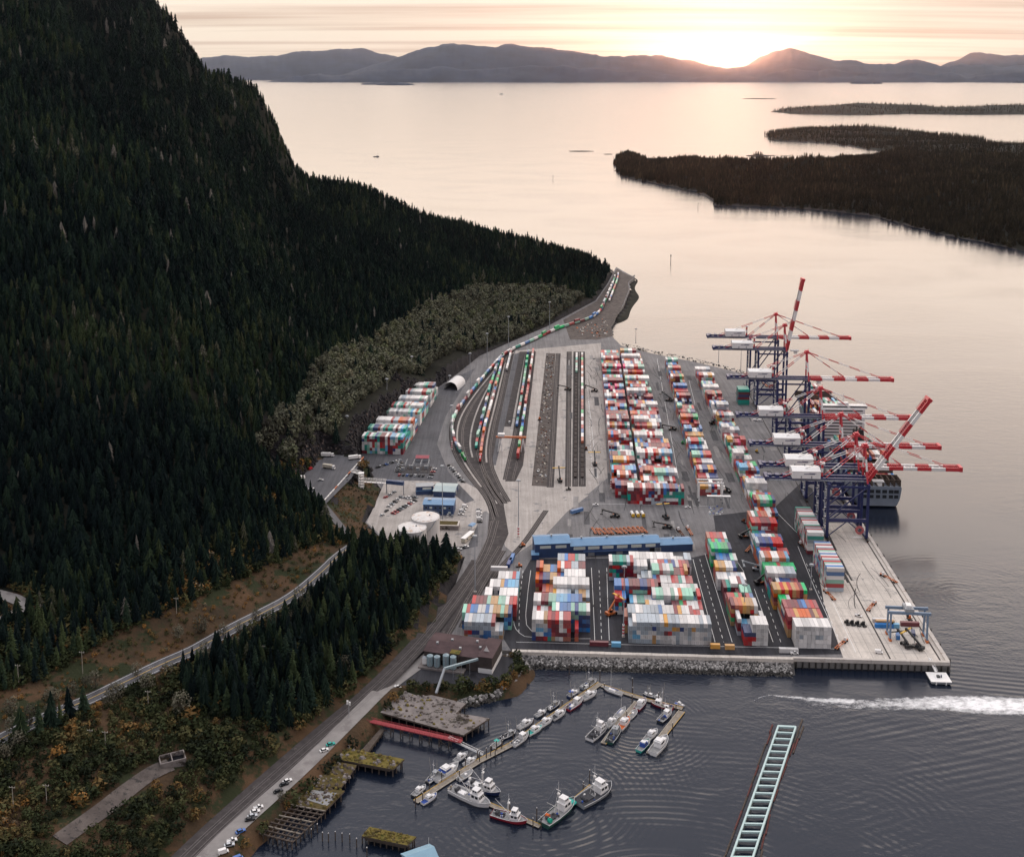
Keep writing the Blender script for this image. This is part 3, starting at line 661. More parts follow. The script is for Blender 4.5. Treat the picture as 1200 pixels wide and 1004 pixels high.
def clump_lod(n, seed, flat=0.8, size=0.2):
    """a round crown of unit height made of small leaf sprays"""
    g = np.random.default_rng(seed); V = []; Ft = []
    for k in range(n):
        d = g.normal(size=3); d /= np.linalg.norm(d); r = 0.5 * g.uniform(.35, 1.0) ** 0.5
        lob = 1 + 0.25 * math.sin(3 * math.atan2(d[1], d[0]) + seed) * (1 - abs(d[2]))
        c = np.array([d[0] * r * flat * lob, d[1] * r * flat * lob, 0.52 + d[2] * r * 0.95])
        u = g.normal(size=3); u /= np.linalg.norm(u); w = np.cross(u, d + .3 * g.normal(size=3)); w /= np.linalg.norm(w) + 1e-6
        s = size * g.uniform(.6, 1.25); o = len(V)
        V += [c + u * s, c - u * s * .6 + w * s * .6, c - u * s * .6 - w * s * .6]
        Ft.append((o, o + 1, o + 2))
    return np.array(V), np.array(Ft)
def scatter(name, pts, hts, tmpls, m, tint, wid=(0.85, 1.45), sink=0.0):
    pts = np.asarray(pts); N_ = len(pts); ch = nr.integers(0, len(tmpls), N_); VV = []; FF = []; TT = []; o = 0
    for t, (tv, tf) in enumerate(tmpls):
        s = np.where(ch == t)[0]; k = len(s)
        if not k: continue
        a = nr.random(k) * 6.283; c_, s_ = np.cos(a), np.sin(a); h = hts[s]; w = h * nr.uniform(wid[0], wid[1], k)
        x = (tv[None, :, 0] * c_[:, None] - tv[None, :, 1] * s_[:, None]) * w[:, None]; y = (tv[None, :, 0] * s_[:, None] + tv[None, :, 1] * c_[:, None]) * w[:, None]
        lx = nr.normal(0, .025, k); ly = nr.normal(0, .025, k); z = tv[None, :, 2] * h[:, None]
        P = np.stack([x + pts[s, 0][:, None] + lx[:, None] * z, y + pts[s, 1][:, None] + ly[:, None] * z, z + pts[s, 2][:, None] - sink * h[:, None]], 2)
        VV.append(P.reshape(-1, 3)); FF.append((tf[None] + (np.arange(k) * len(tv))[:, None, None]).reshape(-1, 3) + o); o += k * len(tv)
        TT.append(np.repeat(tint[s], len(tv)))
    ob = np_mesh(name, np.concatenate(VV), np.concatenate(FF), [m], None, {'tint': np.concatenate(TT)})
    return tag(ob, kind='stuff')

def pix(P): 
    x, y, z = P[:, 0], P[:, 1], P[:, 2]; dz = z - CZ; zc = y * cs - dz * sn; yc = -y * sn - dz * cs
    return CX + F * x / zc, CY + F * yc / zc
# where nothing tall grows, as areas of ground (outlined on the ground as seen in the photo)
def ground_area(l): return [tuple(hit(x, y))[:2] for x, y in l]
CORRIDOR = ground_area([(-120, 905), (-60, 830), (40, 800), (100, 765), (210, 712), (300, 672), (384, 634), (402, 645), (345, 698), (230, 756), (130, 802), (60, 832), (0, 862), (-60, 900)])
BRUSH = ground_area([(-80, 1060), (-40, 905), (70, 850), (130, 822), (210, 790), (215, 830), (330, 860), (420, 795), (500, 700), (520, 668), (548, 650), (556, 668), (528, 705), (490, 755), (300, 925), (215, 1002), (160, 1060)])
ALDER = ground_area([(296, 520), (318, 492), (358, 450), (390, 418), (446, 396), (505, 358), (560, 338), (640, 340), (690, 352), (640, 380), (565, 408), (520, 432), (480, 446), (420, 500), (345, 548), (318, 548)])
ROADXY = [(p.x, p.y) for p in PAVED]; RAILXY = [(p.x, p.y) for p in RAIL]; GRAVXY = [(p.x, p.y) for p in GRAVEL]
FRXY = ground_area([(-30, 690), (0, 697), (22, 703), (28, 712), (10, 724), (-20, 735)]); TPXY = ground_area([(70, 985), (120, 950), (150, 925), (178, 905), (212, 892)])
LRXY = [(p.x, p.y) for p in (G(374, 588, 21), G(388, 608, 18), G(402, 626, 14), G(418, 640, 10))]
STAND = ground_area([(215, 830), (205, 790), (262, 768), (330, 742), (352, 715), (392, 668), (425, 650), (470, 648), (512, 655), (520, 672), (500, 702), (420, 795), (330, 862), (270, 858)])
STAND2 = ground_area([(-60, 900), (0, 868), (60, 840), (108, 830), (100, 872), (40, 905), (-40, 940)])

# candidate spots on a jittered grid
def spots(step, x0=-1150, x1=420, y0=400, y1=2450):
    X, Y = np.meshgrid(np.arange(x0, x1, step), np.arange(y0, y1, step), indexing='ij'); X = X + nr.uniform(-.5, .5, X.shape) * step; Y = Y + nr.uniform(-.5, .5, Y.shape) * step
    X = X.ravel(); Y = Y.ravel(); Z = hz(X, Y); return np.stack([X, Y, Z], 1)
S = spots(5.1)
u_, v_ = pix(S)
ok = (S[:, 2] > 4.5) & (u_ > -140) & (u_ < 1300) & (v_ > -190) & (v_ < 1180)
S = S[ok]; x, y = S[:, 0], S[:, 1]
inn = lambda P: inpoly(x, y, P)
g2 = 6.0
gz = hz(x + g2, y) - hz(x - g2, y); gw = hz(x, y + g2) - hz(x, y - g2); steep = np.hypot(gz, gw) / (2 * g2)
bad = inn(TERM_XY) | inn(LOT_XY) | inn(WARE_XY) | (polydist(x, y, TERM_XY) < np.where((y > 980) & (y < 1420), 19, 5)) | (polydist(x, y, LOT_XY) < 6) | (polydist(x, y, ROADXY, False) < 9) | (polydist(x, y, RAILXY, False) < 13) | (polydist(x, y, GRAVXY, False) < 13) | (polydist(x, y, FRXY, False) < 8) | (polydist(x, y, LRXY, False) < 9)
low = S[:, 2] < 60
opn = inn(CORRIDOR) | inn(BRUSH)
ald = inn(ALDER) & ~bad
far_side = (y > 1450) & (S[:, 2] < 5)
lotbank = (np.hypot(x - G(412, 590, 18).x, y - G(412, 590, 18).y) < 75)
# the near edge: ground that drops to the harbour or lies right of the railway carries no forest
railside = np.zeros(len(x), bool)
for k in range(len(RAIL) - 1):
    p, q = RAIL[k], RAIL[k + 1]
    railside |= (y >= min(p.y, q.y)) & (y < max(p.y, q.y)) & (x > np.interp(y, sorted([p.y, q.y]), [p.x, q.x] if p.y < q.y else [q.x, p.x]))
railside |= (y < RAIL[0].y) & (x > RAIL[0].x)
# backs of the ridge that cannot be seen
ridge_d = np.interp(u_[ok], [r[0] for r in ridge], [r[2] for r in ridge])
back = y > ridge_d + 90
wood = ~bad & ~opn & (~ald | (nr.random(len(x)) < .10)) & ~railside & ~back & ~(lotbank & (S[:, 2] < 24))
stand = wood & (inn(STAND) | inn(STAND2))
lowopen = wood & low & ~stand & (y < 760) & (inpoly(x, y, ground_area([(-140, 1090), (-90, 905), (0, 866), (130, 812), (230, 766), (340, 706), (400, 668), (520, 660), (300, 930), (150, 1090)])))
hill = wood & ~stand & ~lowopen
thin = nr.random(len(x))
hill &= thin < np.where(y > 1300, 0.74, 0.92)
gap = fbm(x / 60, y / 60, 3)
hill &= ~((steep > 1.9) & (thin > 0.5))
P_h = S[hill]; 
hts = nr.uniform(9, 21, len(P_h)) * (1 + 0.6 * fbm(P_h[:, 0] / 90, P_h[:, 1] / 90, 3)) * np.where(P_h[:, 1] < 1000, 0.92, 1.0); hts *= np.where(nr.random(len(hts)) < .06, 1.3, 1)
tint_h = np.clip(0.40 + 0.85 * fbm(P_h[:, 0] / 120 + 3, P_h[:, 1] / 120, 3) + nr.normal(0, .18, len(P_h)), 0, .93); tint_h = np.where(nr.random(len(tint_h)) < .004 + .02 * (fbm(P_h[:, 0] / 70 + 30, P_h[:, 1] / 70) > .16), 1.25, tint_h)
# the forest's nearest trees stand singly (below); the rest is one mass
order = np.argsort(np.hypot(P_h[:, 0], P_h[:, 1])); uu, vv = pix(P_h[order]); seen = (uu > 0) & (uu < 1200) & (vv < 1010)
P_s = S[stand]; 
SINGLE = [(p, 'stand') for p in P_s if True]
us, vs_ = pix(np.array([q[0] for q in SINGLE])); keep_s = (us > -10) & (us < 1200) & (vs_ < 1030)
SINGLE = [q for q, k_ in zip(SINGLE, keep_s) if k_]
rng.shuffle(SINGLE); P_rest = np.array([q[0] for q in SINGLE[215:]]).reshape(-1, 3); SINGLE = SINGLE[:215]
n_edge = 300 - len(SINGLE)
edge_idx = order[seen][:n_edge]
msk = np.ones(len(P_h), bool); msk[edge_idx] = False
near_f = msk & (P_h[:, 1] < 1150); far_f = msk & ~near_f
LODA = [conifer_lod(9, 6, s, (1, 1.15, .85, 1.3, 1.5, 1.0, 1.25)[s]) for s in range(7)]; LODB = [conifer_lod(6, 5, 40 + s, (1, 1.3, .9, 1.5, 1.15)[s]) for s in range(5)]
AP = np.concatenate([P_h[near_f], P_h[far_f]])
# one mass of forest: two levels of detail joined in one mesh
def two_lod(name, sets, m):
    VV = []; FF = []; TT = []; o = 0
    for pts, h, tm, ti in sets:
        ob = scatter('tmp', pts, h, tm, m, ti); me = ob.data
        v = np.empty(len(me.vertices) * 3, np.float32); me.vertices.foreach_get('co', v); f = np.empty(len(me.loops), np.int32); me.loops.foreach_get('vertex_index', f)
        t = np.empty(len(me.vertices), np.float32); me.attributes['tint'].data.foreach_get('value', t)
        VV.append(v.reshape(-1, 3)); FF.append(f.reshape(-1, 3) + o); TT.append(t); o += len(t)
        bpy.data.objects.remove(ob); bpy.data.meshes.remove(me)
    return tag(np_mesh(name, np.concatenate(VV), np.concatenate(FF), [m], None, {'tint': np.concatenate(TT)}), kind='stuff')
ISET = []
for (X, Y, H, d), th, hh in ISL:
    k = (d > 5) & (H > 1.0); pu, pv = pix(np.stack([X[k], Y[k], H[k]], 1))
    cells = np.stack([X[k], Y[k], H[k]], 1); kk = (pu > -20) & (pu < 1330); cells = cells[kk]
    rep = max(1, int((X[1, 0] - X[0, 0]) ** 2 / (th ** 2)))
    rep = min(rep, 7); cells = np.repeat(cells, rep, 0); cs_ = X[1, 0] - X[0, 0]
    cells[:, 0] += nr.uniform(-.5, .5, len(cells)) * cs_; cells[:, 1] += nr.uniform(-.5, .5, len(cells)) * cs_
    hI = nr.uniform(.55, 1.25, len(cells)) * hh * (1.0 if th < 20 else 1.5); ISET.append((cells, hI, LODB if th < 12 else [conifer_lod(3, 4, 90 + s) for s in range(4)], np.clip(nr.normal(.45, .2, len(cells)) + fbm(cells[:, 0] / 120, cells[:, 1] / 120) * .8, 0, 1)))
c = G(888, 183, 0); q = np.array([(c.x + nr.normal() * 12, c.y + nr.normal() * 10, 3) for _ in range(26)]); ISET.append((q, nr.uniform(9, 20, 26), LODB, nr.uniform(.2, .7, 26)))
LODC = [conifer_lod(13, 7, 140 + s, (1, 1.2, .9, 1.1)[s]) for s in range(4)]
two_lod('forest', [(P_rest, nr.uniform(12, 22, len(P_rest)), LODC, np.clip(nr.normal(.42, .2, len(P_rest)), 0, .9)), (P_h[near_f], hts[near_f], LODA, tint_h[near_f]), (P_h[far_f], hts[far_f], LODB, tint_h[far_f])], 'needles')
tree_mat('island_needles_hazed', [(0.0, (0.014, 0.011, 0.008)), (0.4, (0.024, 0.020, 0.013)), (0.75, (0.040, 0.034, 0.019)), (1.0, (0.085, 0.060, 0.036))])  # warm brown of evening glow and haze put into the needle colour
two_lod('island_forest', ISET, 'island_needles_hazed')
# grey alder wood below the slope
P_a = S[ald]; P_a = P_a[nr.random(len(P_a)) < .62]
CL = [clump_lod(95, s, .62, .105) for s in range(5)]
scatter('alder_wood', P_a, nr.uniform(9, 17, len(P_a)), CL, 'twigs', np.clip(nr.normal(.5, .2, len(P_a)) + fbm(P_a[:, 0] / 60, P_a[:, 1] / 60) * .8, 0, 1), (0.9, 1.25))
# scrub and bushes over the open ground
S3 = spots(3.4, -420, 140, 440, 1000); x3, y3 = S3[:, 0], S3[:, 1]; u3, v3 = pix(S3)
k3 = (S3[:, 2] > 3.2) & (S3[:, 2] < 50) & (u3 > -60) & (u3 < 640) & (v3 < 1080) & (v3 > 540)
S3 = S3[k3]; x3, y3 = S3[:, 0], S3[:, 1]
b3 = inpoly(x3, y3, TERM_XY) | inpoly(x3, y3, LOT_XY) | (polydist(x3, y3, TERM_XY) < 4) | (polydist(x3, y3, ROADXY, False) < 7) | (polydist(x3, y3, RAILXY, False) < 11) | (polydist(x3, y3, GRAVXY, False) < 10) | (polydist(x3, y3, FRXY, False) < 6) | (polydist(x3, y3, LRXY, False) < 8) | (polydist(x3, y3, TPXY, False) < 7)
b3 |= inpoly(x3, y3, WARE_XY) & (polydist(x3, y3, WARE_XY) > 3.0)
b3 |= inpoly(x3, y3, CORRIDOR) & (nr.random(len(x3)) < .5) & (fbm(x3 / 25, y3 / 25, 3) < .02)
fol = [clump_lod(60, 20 + s, .85, .15) for s in range(6)]
S3 = S3[~b3]; corr3 = inpoly(S3[:, 0], S3[:, 1], CORRIDOR); h3 = np.where(corr3, nr.uniform(1.0, 3.2, len(S3)), nr.uniform(2.2, 7.5, len(S3)) * (1 + fbm(S3[:, 0] / 22, S3[:, 1] / 22, 3)))
k_ = nr.random(len(S3)) < 0.85; S3 = S3[k_]; h3 = h3[k_]; h3 = np.where((np.hypot(S3[:, 0] - G(415, 585, 18).x, S3[:, 1] - G(415, 585, 18).y) < 70), nr.uniform(.7, 2.2, len(S3)), h3)
scatter('undergrowth', S3, np.clip(h3, .8, 10), fol, 'scrub', np.clip(np.where(corr3[k_], .60, np.where(inpoly(S3[:, 0], S3[:, 1], STAND), .22, .40)) + fbm(S3[:, 0] / 35, S3[:, 1] / 35, 3) * 1.2 + nr.normal(0, .2, len(S3)), 0, 1), (0.9, 1.6), .12)

# single trees -------------------------------------------------------------
def conifer_proto(seed, lush):
    g = random.Random(seed); cr = MB(); tr = MB()
    tr.tube((0, 0, -.03), (0, 0, .55), .016, .009, 6, 'bark', False); tr.tube((0, 0, .55), (0, 0, .97), .009, .002, 5, 'bark', False)
    n = 17
    for k in range(n):
        t = k / (n - 1); z = .97 - .85 * t ** 1.02; rr = (.018 + .165 * t ** .8) * (1 - .35 * max(0, t - .85) / .15) * g.uniform(.85, 1.15); nb = 7 + int(6 * t)
        ph = g.random() * 6.28
        for i in range(nb):
            if g.random() < .07: continue
            a = ph + 6.283 * i / nb + g.uniform(-.2, .2); r = rr * g.uniform(.7, 1.25); dr = r * g.uniform(.25, .6) * lush
            ca_, sa_ = math.cos(a), math.sin(a); w = r * g.uniform(.22, .34)
            p0 = (0, 0, z + .012); pm1 = (ca_ * r * .55 - sa_ * w, sa_ * r * .55 + ca_ * w, z - dr * .45); pm2 = (ca_ * r * .55 + sa_ * w, sa_ * r * .55 - ca_ * w, z - dr * .5); pt = (ca_ * r, sa_ * r, z - dr); pb = (ca_ * r * .5, sa_ * r * .5, z - dr * .5 - .030)
            cr.add([p0, pm1, pt, pm2, pb], [(0, 1, 2), (0, 2, 3), (1, 4, 2), (2, 4, 3), (0, 4, 1), (0, 3, 4)], 'needles_single')
    t = thing('conifer_tree', 'x', 'tree'); tr.build('trunk', t); cr.build('crown', t); return t
PROTO = [conifer_proto(60 + i, (.8, 1.1, 1.0, 1.3, .9)[i]) for i in range(5)]
used = set()
def plant(proto, p, h, w, label, group=None):
    if proto.name in used: o = copy_tree(proto)
    else: o = proto; used.add(proto.name)
    o.location = p; o.rotation_euler = (rng.uniform(-.03, .03), rng.uniform(-.03, .03), rng.random() * 6.28); o.scale = (h * w, h * w, h)
    tag(o, label, 'tree', group); return o
LST = 'dark conifer crowded into the stand between the paved road and the railway'
for p, _ in SINGLE:
    plant(rng.choice(PROTO), (p[0], p[1], p[2] - .3), rng.uniform(12, 23), rng.uniform(.9, 1.25), LST, 'conifers of the roadside stand')
for i in edge_idx:
    p = P_h[i]; plant(rng.choice(PROTO), (p[0], p[1], p[2] - .3), hts[i] * .95, rng.uniform(.9, 1.15), 'dark conifer at the forest edge above the bracken strip', 'conifers along the forest edge')
def bare_proto(seed):
    g = random.Random(seed); tr = MB(); cr = MB()
    tr.tube((0, 0, -.03), (0, 0, .4), .018, .012, 6, 'bark', False)
    for k in range(7):
        a = g.random() * 6.28; z = g.uniform(.25, .42); q = (math.cos(a) * g.uniform(.15, .3), math.sin(a) * g.uniform(.15, .3), g.uniform(.6, .95)); tr.tube((0, 0, z), q, .009, .003, 4, 'bark', False)
    v, f = clump_lod(260, seed, .72, .06); cr.add(v.tolist(), [tuple(q) for q in f], 'bare_twigs_single')
    t = thing('alder_tree', 'x', 'tree'); tr.build('trunk', t); cr.build('crown', t); return t
BP = [bare_proto(5), bare_proto(6)]
for (px, py, h, lab) in ((352, 712, 15, 'pale leafless alder overhanging the end of the paved road'), (338, 735, 13, 'leafless alder below the bend where the road enters the trees'), (213, 838, 15, 'round greyish alder standing alone at the edge of the conifer stand'), (405, 790, 13, 'grey alder where the conifer stand meets the railway bank'),
                         (300, 728, 9, 'low bare alder beside the road nearer its end in the trees'), (240, 768, 10, 'grey bare alder on the verge halfway along the paved road'), (160, 792, 9, 'thin bare alder on the downhill verge of the paved road near the bend'), (35, 850, 12, 'tall bare alder leaning over the near end of the paved road'), (282, 745, 10, 'small bare alder hanging over the middle of the paved road'), (15, 862, 11, 'bare grey alder beside the near end of the paved road'), (60, 842, 10, 'second bare alder from the near end of the paved road'), (112, 806, 11, 'bare alder on the uphill verge where the road bends'), (85, 815, 9, 'low pale alder thicket tree on the uphill verge'),
                         (262, 745, 9, 'thin bare alder on the downhill verge of the road'), (330, 940, 6, 'small rounded shrub tree on the bank above the gravel road')):
    plant(BP[rng.randrange(2)], hit(px, py), h, 1.05, lab)

PVL = [Vector(p) for p in PAVED]; tot_ = length(PVL)
for k in range(22):
    p, h_ = along(PVL, tot_ * rng.uniform(.05, .62)); o_ = rng.choice((-1, 1, -1)) * rng.uniform(8, 15); x_, y_ = p.x - math.sin(h_) * o_, p.y + math.cos(h_) * o_
    plant(BP[k % 2], (x_, y_, float(hz(x_, y_)) - .2), rng.uniform(7, 12), 1.1, 'bare grey alder in the thicket fringing the paved road', 'bare alders fringing the paved road')
# ---------------------------------------------------------------- shipping containers
CW, CL_, CH = 2.44, 12.19, 2.95
def cmat(name, c, rough=0.5):
    """painted corrugated steel with a little rust; every container a shade of its own"""
    m, nt, p = nodes('steel_' + name); N = nt.nodes; L = nt.links
    at = N.new('ShaderNodeAttribute'); at.attribute_name = 'tint'; oi = N.new('ShaderNodeObjectInfo')
    ad = N.new('ShaderNodeMath'); ad.operation = 'ADD'; L.new(at.outputs['Fac'], ad.inputs[0]); L.new(oi.outputs['Random'], ad.inputs[1])
    fr = N.new('ShaderNodeMath'); fr.operation = 'FRACT'; L.new(ad.outputs[0], fr.inputs[0])
    mr = N.new('ShaderNodeMapRange'); mr.inputs['To Min'].default_value = 0.72; mr.inputs['To Max'].default_value = 1.22; L.new(fr.outputs[0], mr.inputs['Value'])
    hs = N.new('ShaderNodeHueSaturation'); hs.inputs['Color'].default_value = tuple(c) + (1,); L.new(mr.outputs[0], hs.inputs['Value'])
    m2 = N.new('ShaderNodeMapRange'); m2.inputs['To Min'].default_value = 0.8; m2.inputs['To Max'].default_value = 1.1; L.new(fr.outputs[0], m2.inputs['Value']); L.new(m2.outputs[0], hs.inputs['Saturation'])
    nz = N.new('ShaderNodeTexNoise'); nz.inputs['Scale'].default_value = 0.35; nz.inputs['Detail'].default_value = 5; nz.inputs['Roughness'].default_value = .7; L.new(N.new('ShaderNodeNewGeometry').outputs['Position'], nz.inputs['Vector'])
    r = N.new('ShaderNodeMapRange'); r.inputs['From Min'].default_value = 0.60; r.inputs['From Max'].default_value = 0.72; L.new(nz.outputs['Fac'], r.inputs['Value'])
    mx = N.new('ShaderNodeMix'); mx.data_type = 'RGBA'; mx.inputs[7].default_value = (c[0] * .45 + .05, c[1] * .4 + .03, c[2] * .35 + .02, 1); L.new(r.outputs[0], mx.inputs[0]); L.new(hs.outputs[0], mx.inputs[6])
    L.new(mx.outputs[2], p.inputs['Base Color']); p.inputs['Roughness'].default_value = rough; p.inputs['Specular IOR Level'].default_value = 0.45
    M['steel_' + name] = m
CCOL = {'white': (0.62, 0.59, 0.56), 'grey': (0.33, 0.37, 0.40), 'red': (0.37, 0.035, 0.036), 'maroon': (0.16, 0.018, 0.028), 'orange': (0.47, 0.10, 0.03), 'tan': (0.48, 0.25, 0.07), 'teal': (0.015, 0.26, 0.20), 'mint': (0.24, 0.46, 0.35),
        'green': (0.02, 0.36, 0.12), 'blue': (0.045, 0.155, 0.37), 'navy': (0.025, 0.05, 0.16), 'sky': (0.14, 0.34, 0.50), 'pink': (0.52, 0.04, 0.14)}
for k, c in CCOL.items(): cmat(k, c, 0.42)
CWORD = {'tan': 'tan', 'sky': 'light blue', 'mint': 'pale green', 'teal': 'teal', 'navy': 'navy blue', 'green': 'bright green', 'pink': 'magenta'}
PAL = {'M': [('red', 26), ('maroon', 12), ('white', 19), ('teal', 7), ('mint', 5), ('blue', 7), ('navy', 5), ('tan', 6), ('orange', 7), ('grey', 6), ('green', 1), ('sky', 3), ('pink', 2)],
       'W': [('white', 46), ('grey', 34), ('red', 4), ('maroon', 4), ('tan', 7), ('blue', 2), ('navy', 2), ('sky', 2)],
       'V': [('white', 92), ('grey', 8)],
       'R': [('maroon', 50), ('red', 12), ('teal', 14), ('white', 10), ('grey', 5), ('navy', 5), ('blue', 4)],
       'T': [('red', 34), ('maroon', 14), ('white', 22), ('orange', 8), ('mint', 8), ('blue', 6), ('tan', 5), ('navy', 3)],
       'B': [('blue', 42), ('sky', 10), ('white', 14), ('mint', 10), ('navy', 12), ('red', 8), ('tan', 4)],
       'O': [('tan', 30), ('orange', 16), ('red', 22), ('maroon', 12), ('white', 8), ('navy', 6), ('green', 4), ('blue', 2)],
       'G': [('green', 48), ('teal', 18), ('mint', 10), ('white', 8), ('red', 10), ('navy', 6)],
       'L': [('white', 30), ('teal', 24), ('maroon', 16), ('sky', 12), ('red', 9), ('navy', 5), ('mint', 4)],
       'X': [('white', 52), ('red', 14), ('sky', 8), ('mint', 10), ('orange', 6), ('grey', 10)],
       'S': [('red', 24), ('navy', 12), ('white', 20), ('green', 16), ('teal', 8), ('orange', 10), ('blue', 6), ('maroon', 4)]}
def pick(pal):
    t = rng.random() * sum(w for _, w in PAL[pal])
    for c, w in PAL[pal]:
        t -= w
        if t <= 0: return c
    return PAL[pal][0][0]
BOXES = []        # (world position of the bottom centre, heading of the long axis, length, colour, label)
ORD = ['', 'first', 'second', 'third', 'fourth', 'fifth', 'sixth', 'seventh', 'eighth', 'ninth', 'tenth'] + ['%dth' % i for i in range(11, 21)] + ['21st', '22nd', '23rd'] + ['%dth' % i for i in range(24, 31)] + ['31st', '32nd', '33rd'] + ['%dth' % i for i in range(34, 41)] + ['41st', '42nd', '43rd'] + ['%dth' % i for i in range(44, 51)]
TIER = ['bottom', 'second', 'third', 'fourth', 'fifth', 'sixth', 'seventh']
def block(desc, a0, b0, rows, skew=0.0, pitch=13.0, wp=2.54, jag=0.25, rot=0.0):
    """rows (front to back): lists of (first column, columns, tiers, palette); a0, b0 = front left corner in the terminal frame"""
    for r, segs in enumerate(rows):
        hts_ = {}; pl = {}
        for (c0, nc, h, pal) in segs:
            dh = 0
            for c in range(c0, c0 + nc):
                if rng.random() < .28: q = rng.random(); dh = (1 if q < jag * .6 else 0) + (1 if q < jag * .2 else 0)
                hh = h - dh
                hts_[c] = max(1, hh); pl[c] = pal
        nxt = rows[r - 1] if r else []
        front = {}
        for (c0, nc, h, pal) in nxt:
            for c in range(c0, c0 + nc): front[c] = h
        cols = sorted(hts_)
        left = {}
        for n_c, c in enumerate(cols):
            run = None
            for t in range(hts_[c]):
                # keep what can be seen from outside: tops, fronts, sides
                vis = t == hts_[c] - 1 or front.get(c, 0) <= t + 1 or hts_.get(c - 1, 0) <= t or hts_.get(c + 1, 0) <= t or r == len(rows) - 1
                col = pick(pl[c])
                if run and rng.random() < .2: col = run
                elif left.get(t) and rng.random() < .33: col = left[t]
                run = col; left[t] = col
                if not vis: continue
                a = a0 + skew * r + (c + .5) * wp; b_ = b0 + r * pitch + CL_ / 2
                lab = '%s container, %s tier, %s from left, %s row of the %s' % (CWORD.get(col, col), TIER[t], ORD[n_c + 1], ORD[r + 1], desc)
                if rot:
                    x_, y_ = a - a0, b_ - b0; a = a0 + x_ * math.cos(rot) + y_ * math.sin(rot); b_ = b0 - x_ * math.sin(rot) + y_ * math.cos(rot)
                p = T(a, b_, Z0 + t * CH)
                jx = rng.uniform(-.05, .05)
                BOXES.append((p + Vector((jx, rng.uniform(-.15, .15), 0.02)), R(90) - AN - rot, CL_, col, lab))
# broad pale block behind the sea wall
block('broad seawall block', 37, 697, [
    [(0, 1, 4, 'W'), (1, 20, 5, 'W')],
    [(-1, 1, 4, 'O'), (0, 20, 5, 'W')],
    [(0, 5, 2, 'M'), (5, 5, 3, 'M'), (5, 15, 4, 'M')],
    [(-3, 3, 4, 'R'), (1, 6, 3, 'X'), (7, 13, 5, 'X')],
    [(-3, 12, 5, 'M'), (9, 11, 4, 'X')],
    [(6, 4, 2, 'V'), (8, 11, 4, 'M')],
    [(4, 4, 3, 'V'), (8, 10, 5, 'T')],
    [(-4, 7, 5, 'R'), (3, 4, 4, 'X'), (8, 11, 4, 'T')],
    [(2, 18, 4, 'V')]])
# block between the two looped lanes
block('looped-lane block', -26, 697, [
    [(0, 10, 5, 'M'), (11, 1, 3, 'R')],
    [(0, 5, 4, 'T'), (5, 4, 5, 'B'), (9, 6, 5, 'B')],
    [(0, 6, 5, 'T'), (6, 7, 5, 'B')],
    [(0, 6, 3, 'T'), (5, 10, 4, 'W')],
    [(2, 3, 3, 'O'), (5, 10, 5, 'V')],
    [(0, 6, 4, 'O'), (6, 3, 4, 'B'), (8, 6, 5, 'V')],
    [(0, 6, 5, 'O'), (6, 8, 5, 'M')],
    [(6, 8, 5, 'M')]])
# block by the railway curve, its left edge stepping along the track
block('railway curve block', -73, 697, [
    [(1, 10, 4, 'W')], [(0, 13, 4, 'B')], [(2, 12, 4, 'T')], [(5, 9, 4, 'V')], [(6, 8, 4, 'B')], [(8, 6, 4, 'M')]], jag=.15)
# narrow block in the middle lanes
block('narrow middle-lane block', 109, 698, [
    [(1, 2, 3, 'M'), (3, 4, 5, 'V')], [(0, 7, 4, 'W')],
    [(-1, 7, 5, 'O')], [(-1, 7, 4, 'S')], [(-1, 2, 2, 'R'), (1, 2, 3, 'B'), (3, 3, 4, 'G')], [(-1, 2, 3, 'R'), (1, 4, 4, 'M')],
    [(-2, 3, 3, 'M'), (1, 5, 3, 'V')], [(-2, 6, 4, 'O')],
    [(-1, 6, 4, 'B')], [(-2, 6, 5, 'G')], [(-2, 6, 4, 'S')], [(-2, 6, 4, 'T')]], jag=.4)
# block beside the wharf apron
block('wharf apron block', 144, 697, [
    [(0, 9, 5, 'V')], [(-1, 9, 5, 'O')], [(-1, 9, 5, 'T')], [(-1, 1, 4, 'O'), (0, 7, 4, 'T')],
    [(-2, 9, 5, 'O')], [(-2, 8, 4, 'M')], [(-2, 8, 5, 'W')], [(-2, 9, 4, 'S')], [(-2, 8, 5, 'X')], [(-2, 9, 4, 'T')],
    [(-2, 8, 5, 'M')], [(-2, 9, 4, 'M')], [(-1, 7, 3, 'R')], [(-1, 8, 5, 'T')], [(-1, 7, 5, 'S')]], jag=.4)
# long block across the middle of the yard
mid = [[(2, 19, 5, 'R')], [(-2, 9, 4, 'R'), (9, 12, 4, 'T')]]
for r in range(37):
    hh = [4, 5, 4, 3, 4, 5, 4, 4][r % 8]; sh = r // 9
    mid.append([(-3, 9, max(3, hh - rng.randrange(2)), 'M' if r % 5 else 'R'), (7, 13 - (r % 3 == 0) - sh, hh, 'X' if r % 4 == 1 else 'T')])
block('big central block', 42, 937, mid, jag=.3)
# two narrow far blocks beside it
c3 = []
for r in range(33): c3.append([(0 if r < 20 else 1, 7 if r < 20 else 6, 3 + (r * 7 % 3), ('M', 'T', 'O', 'B')[r % 4])])
block('narrow far-lane block', 111, 960, c3, jag=.35)
c4 = []
for r in range(35): c4.append([(0, 7, 3 + (r * 5 % 3), ('T', 'M', 'S', 'T', 'V', 'B')[r % 6])] if r != 11 else [(0, 7, 2, 'G')])
block('far block behind the cranes', 151, 902, c4, skew=-.12, jag=.4)
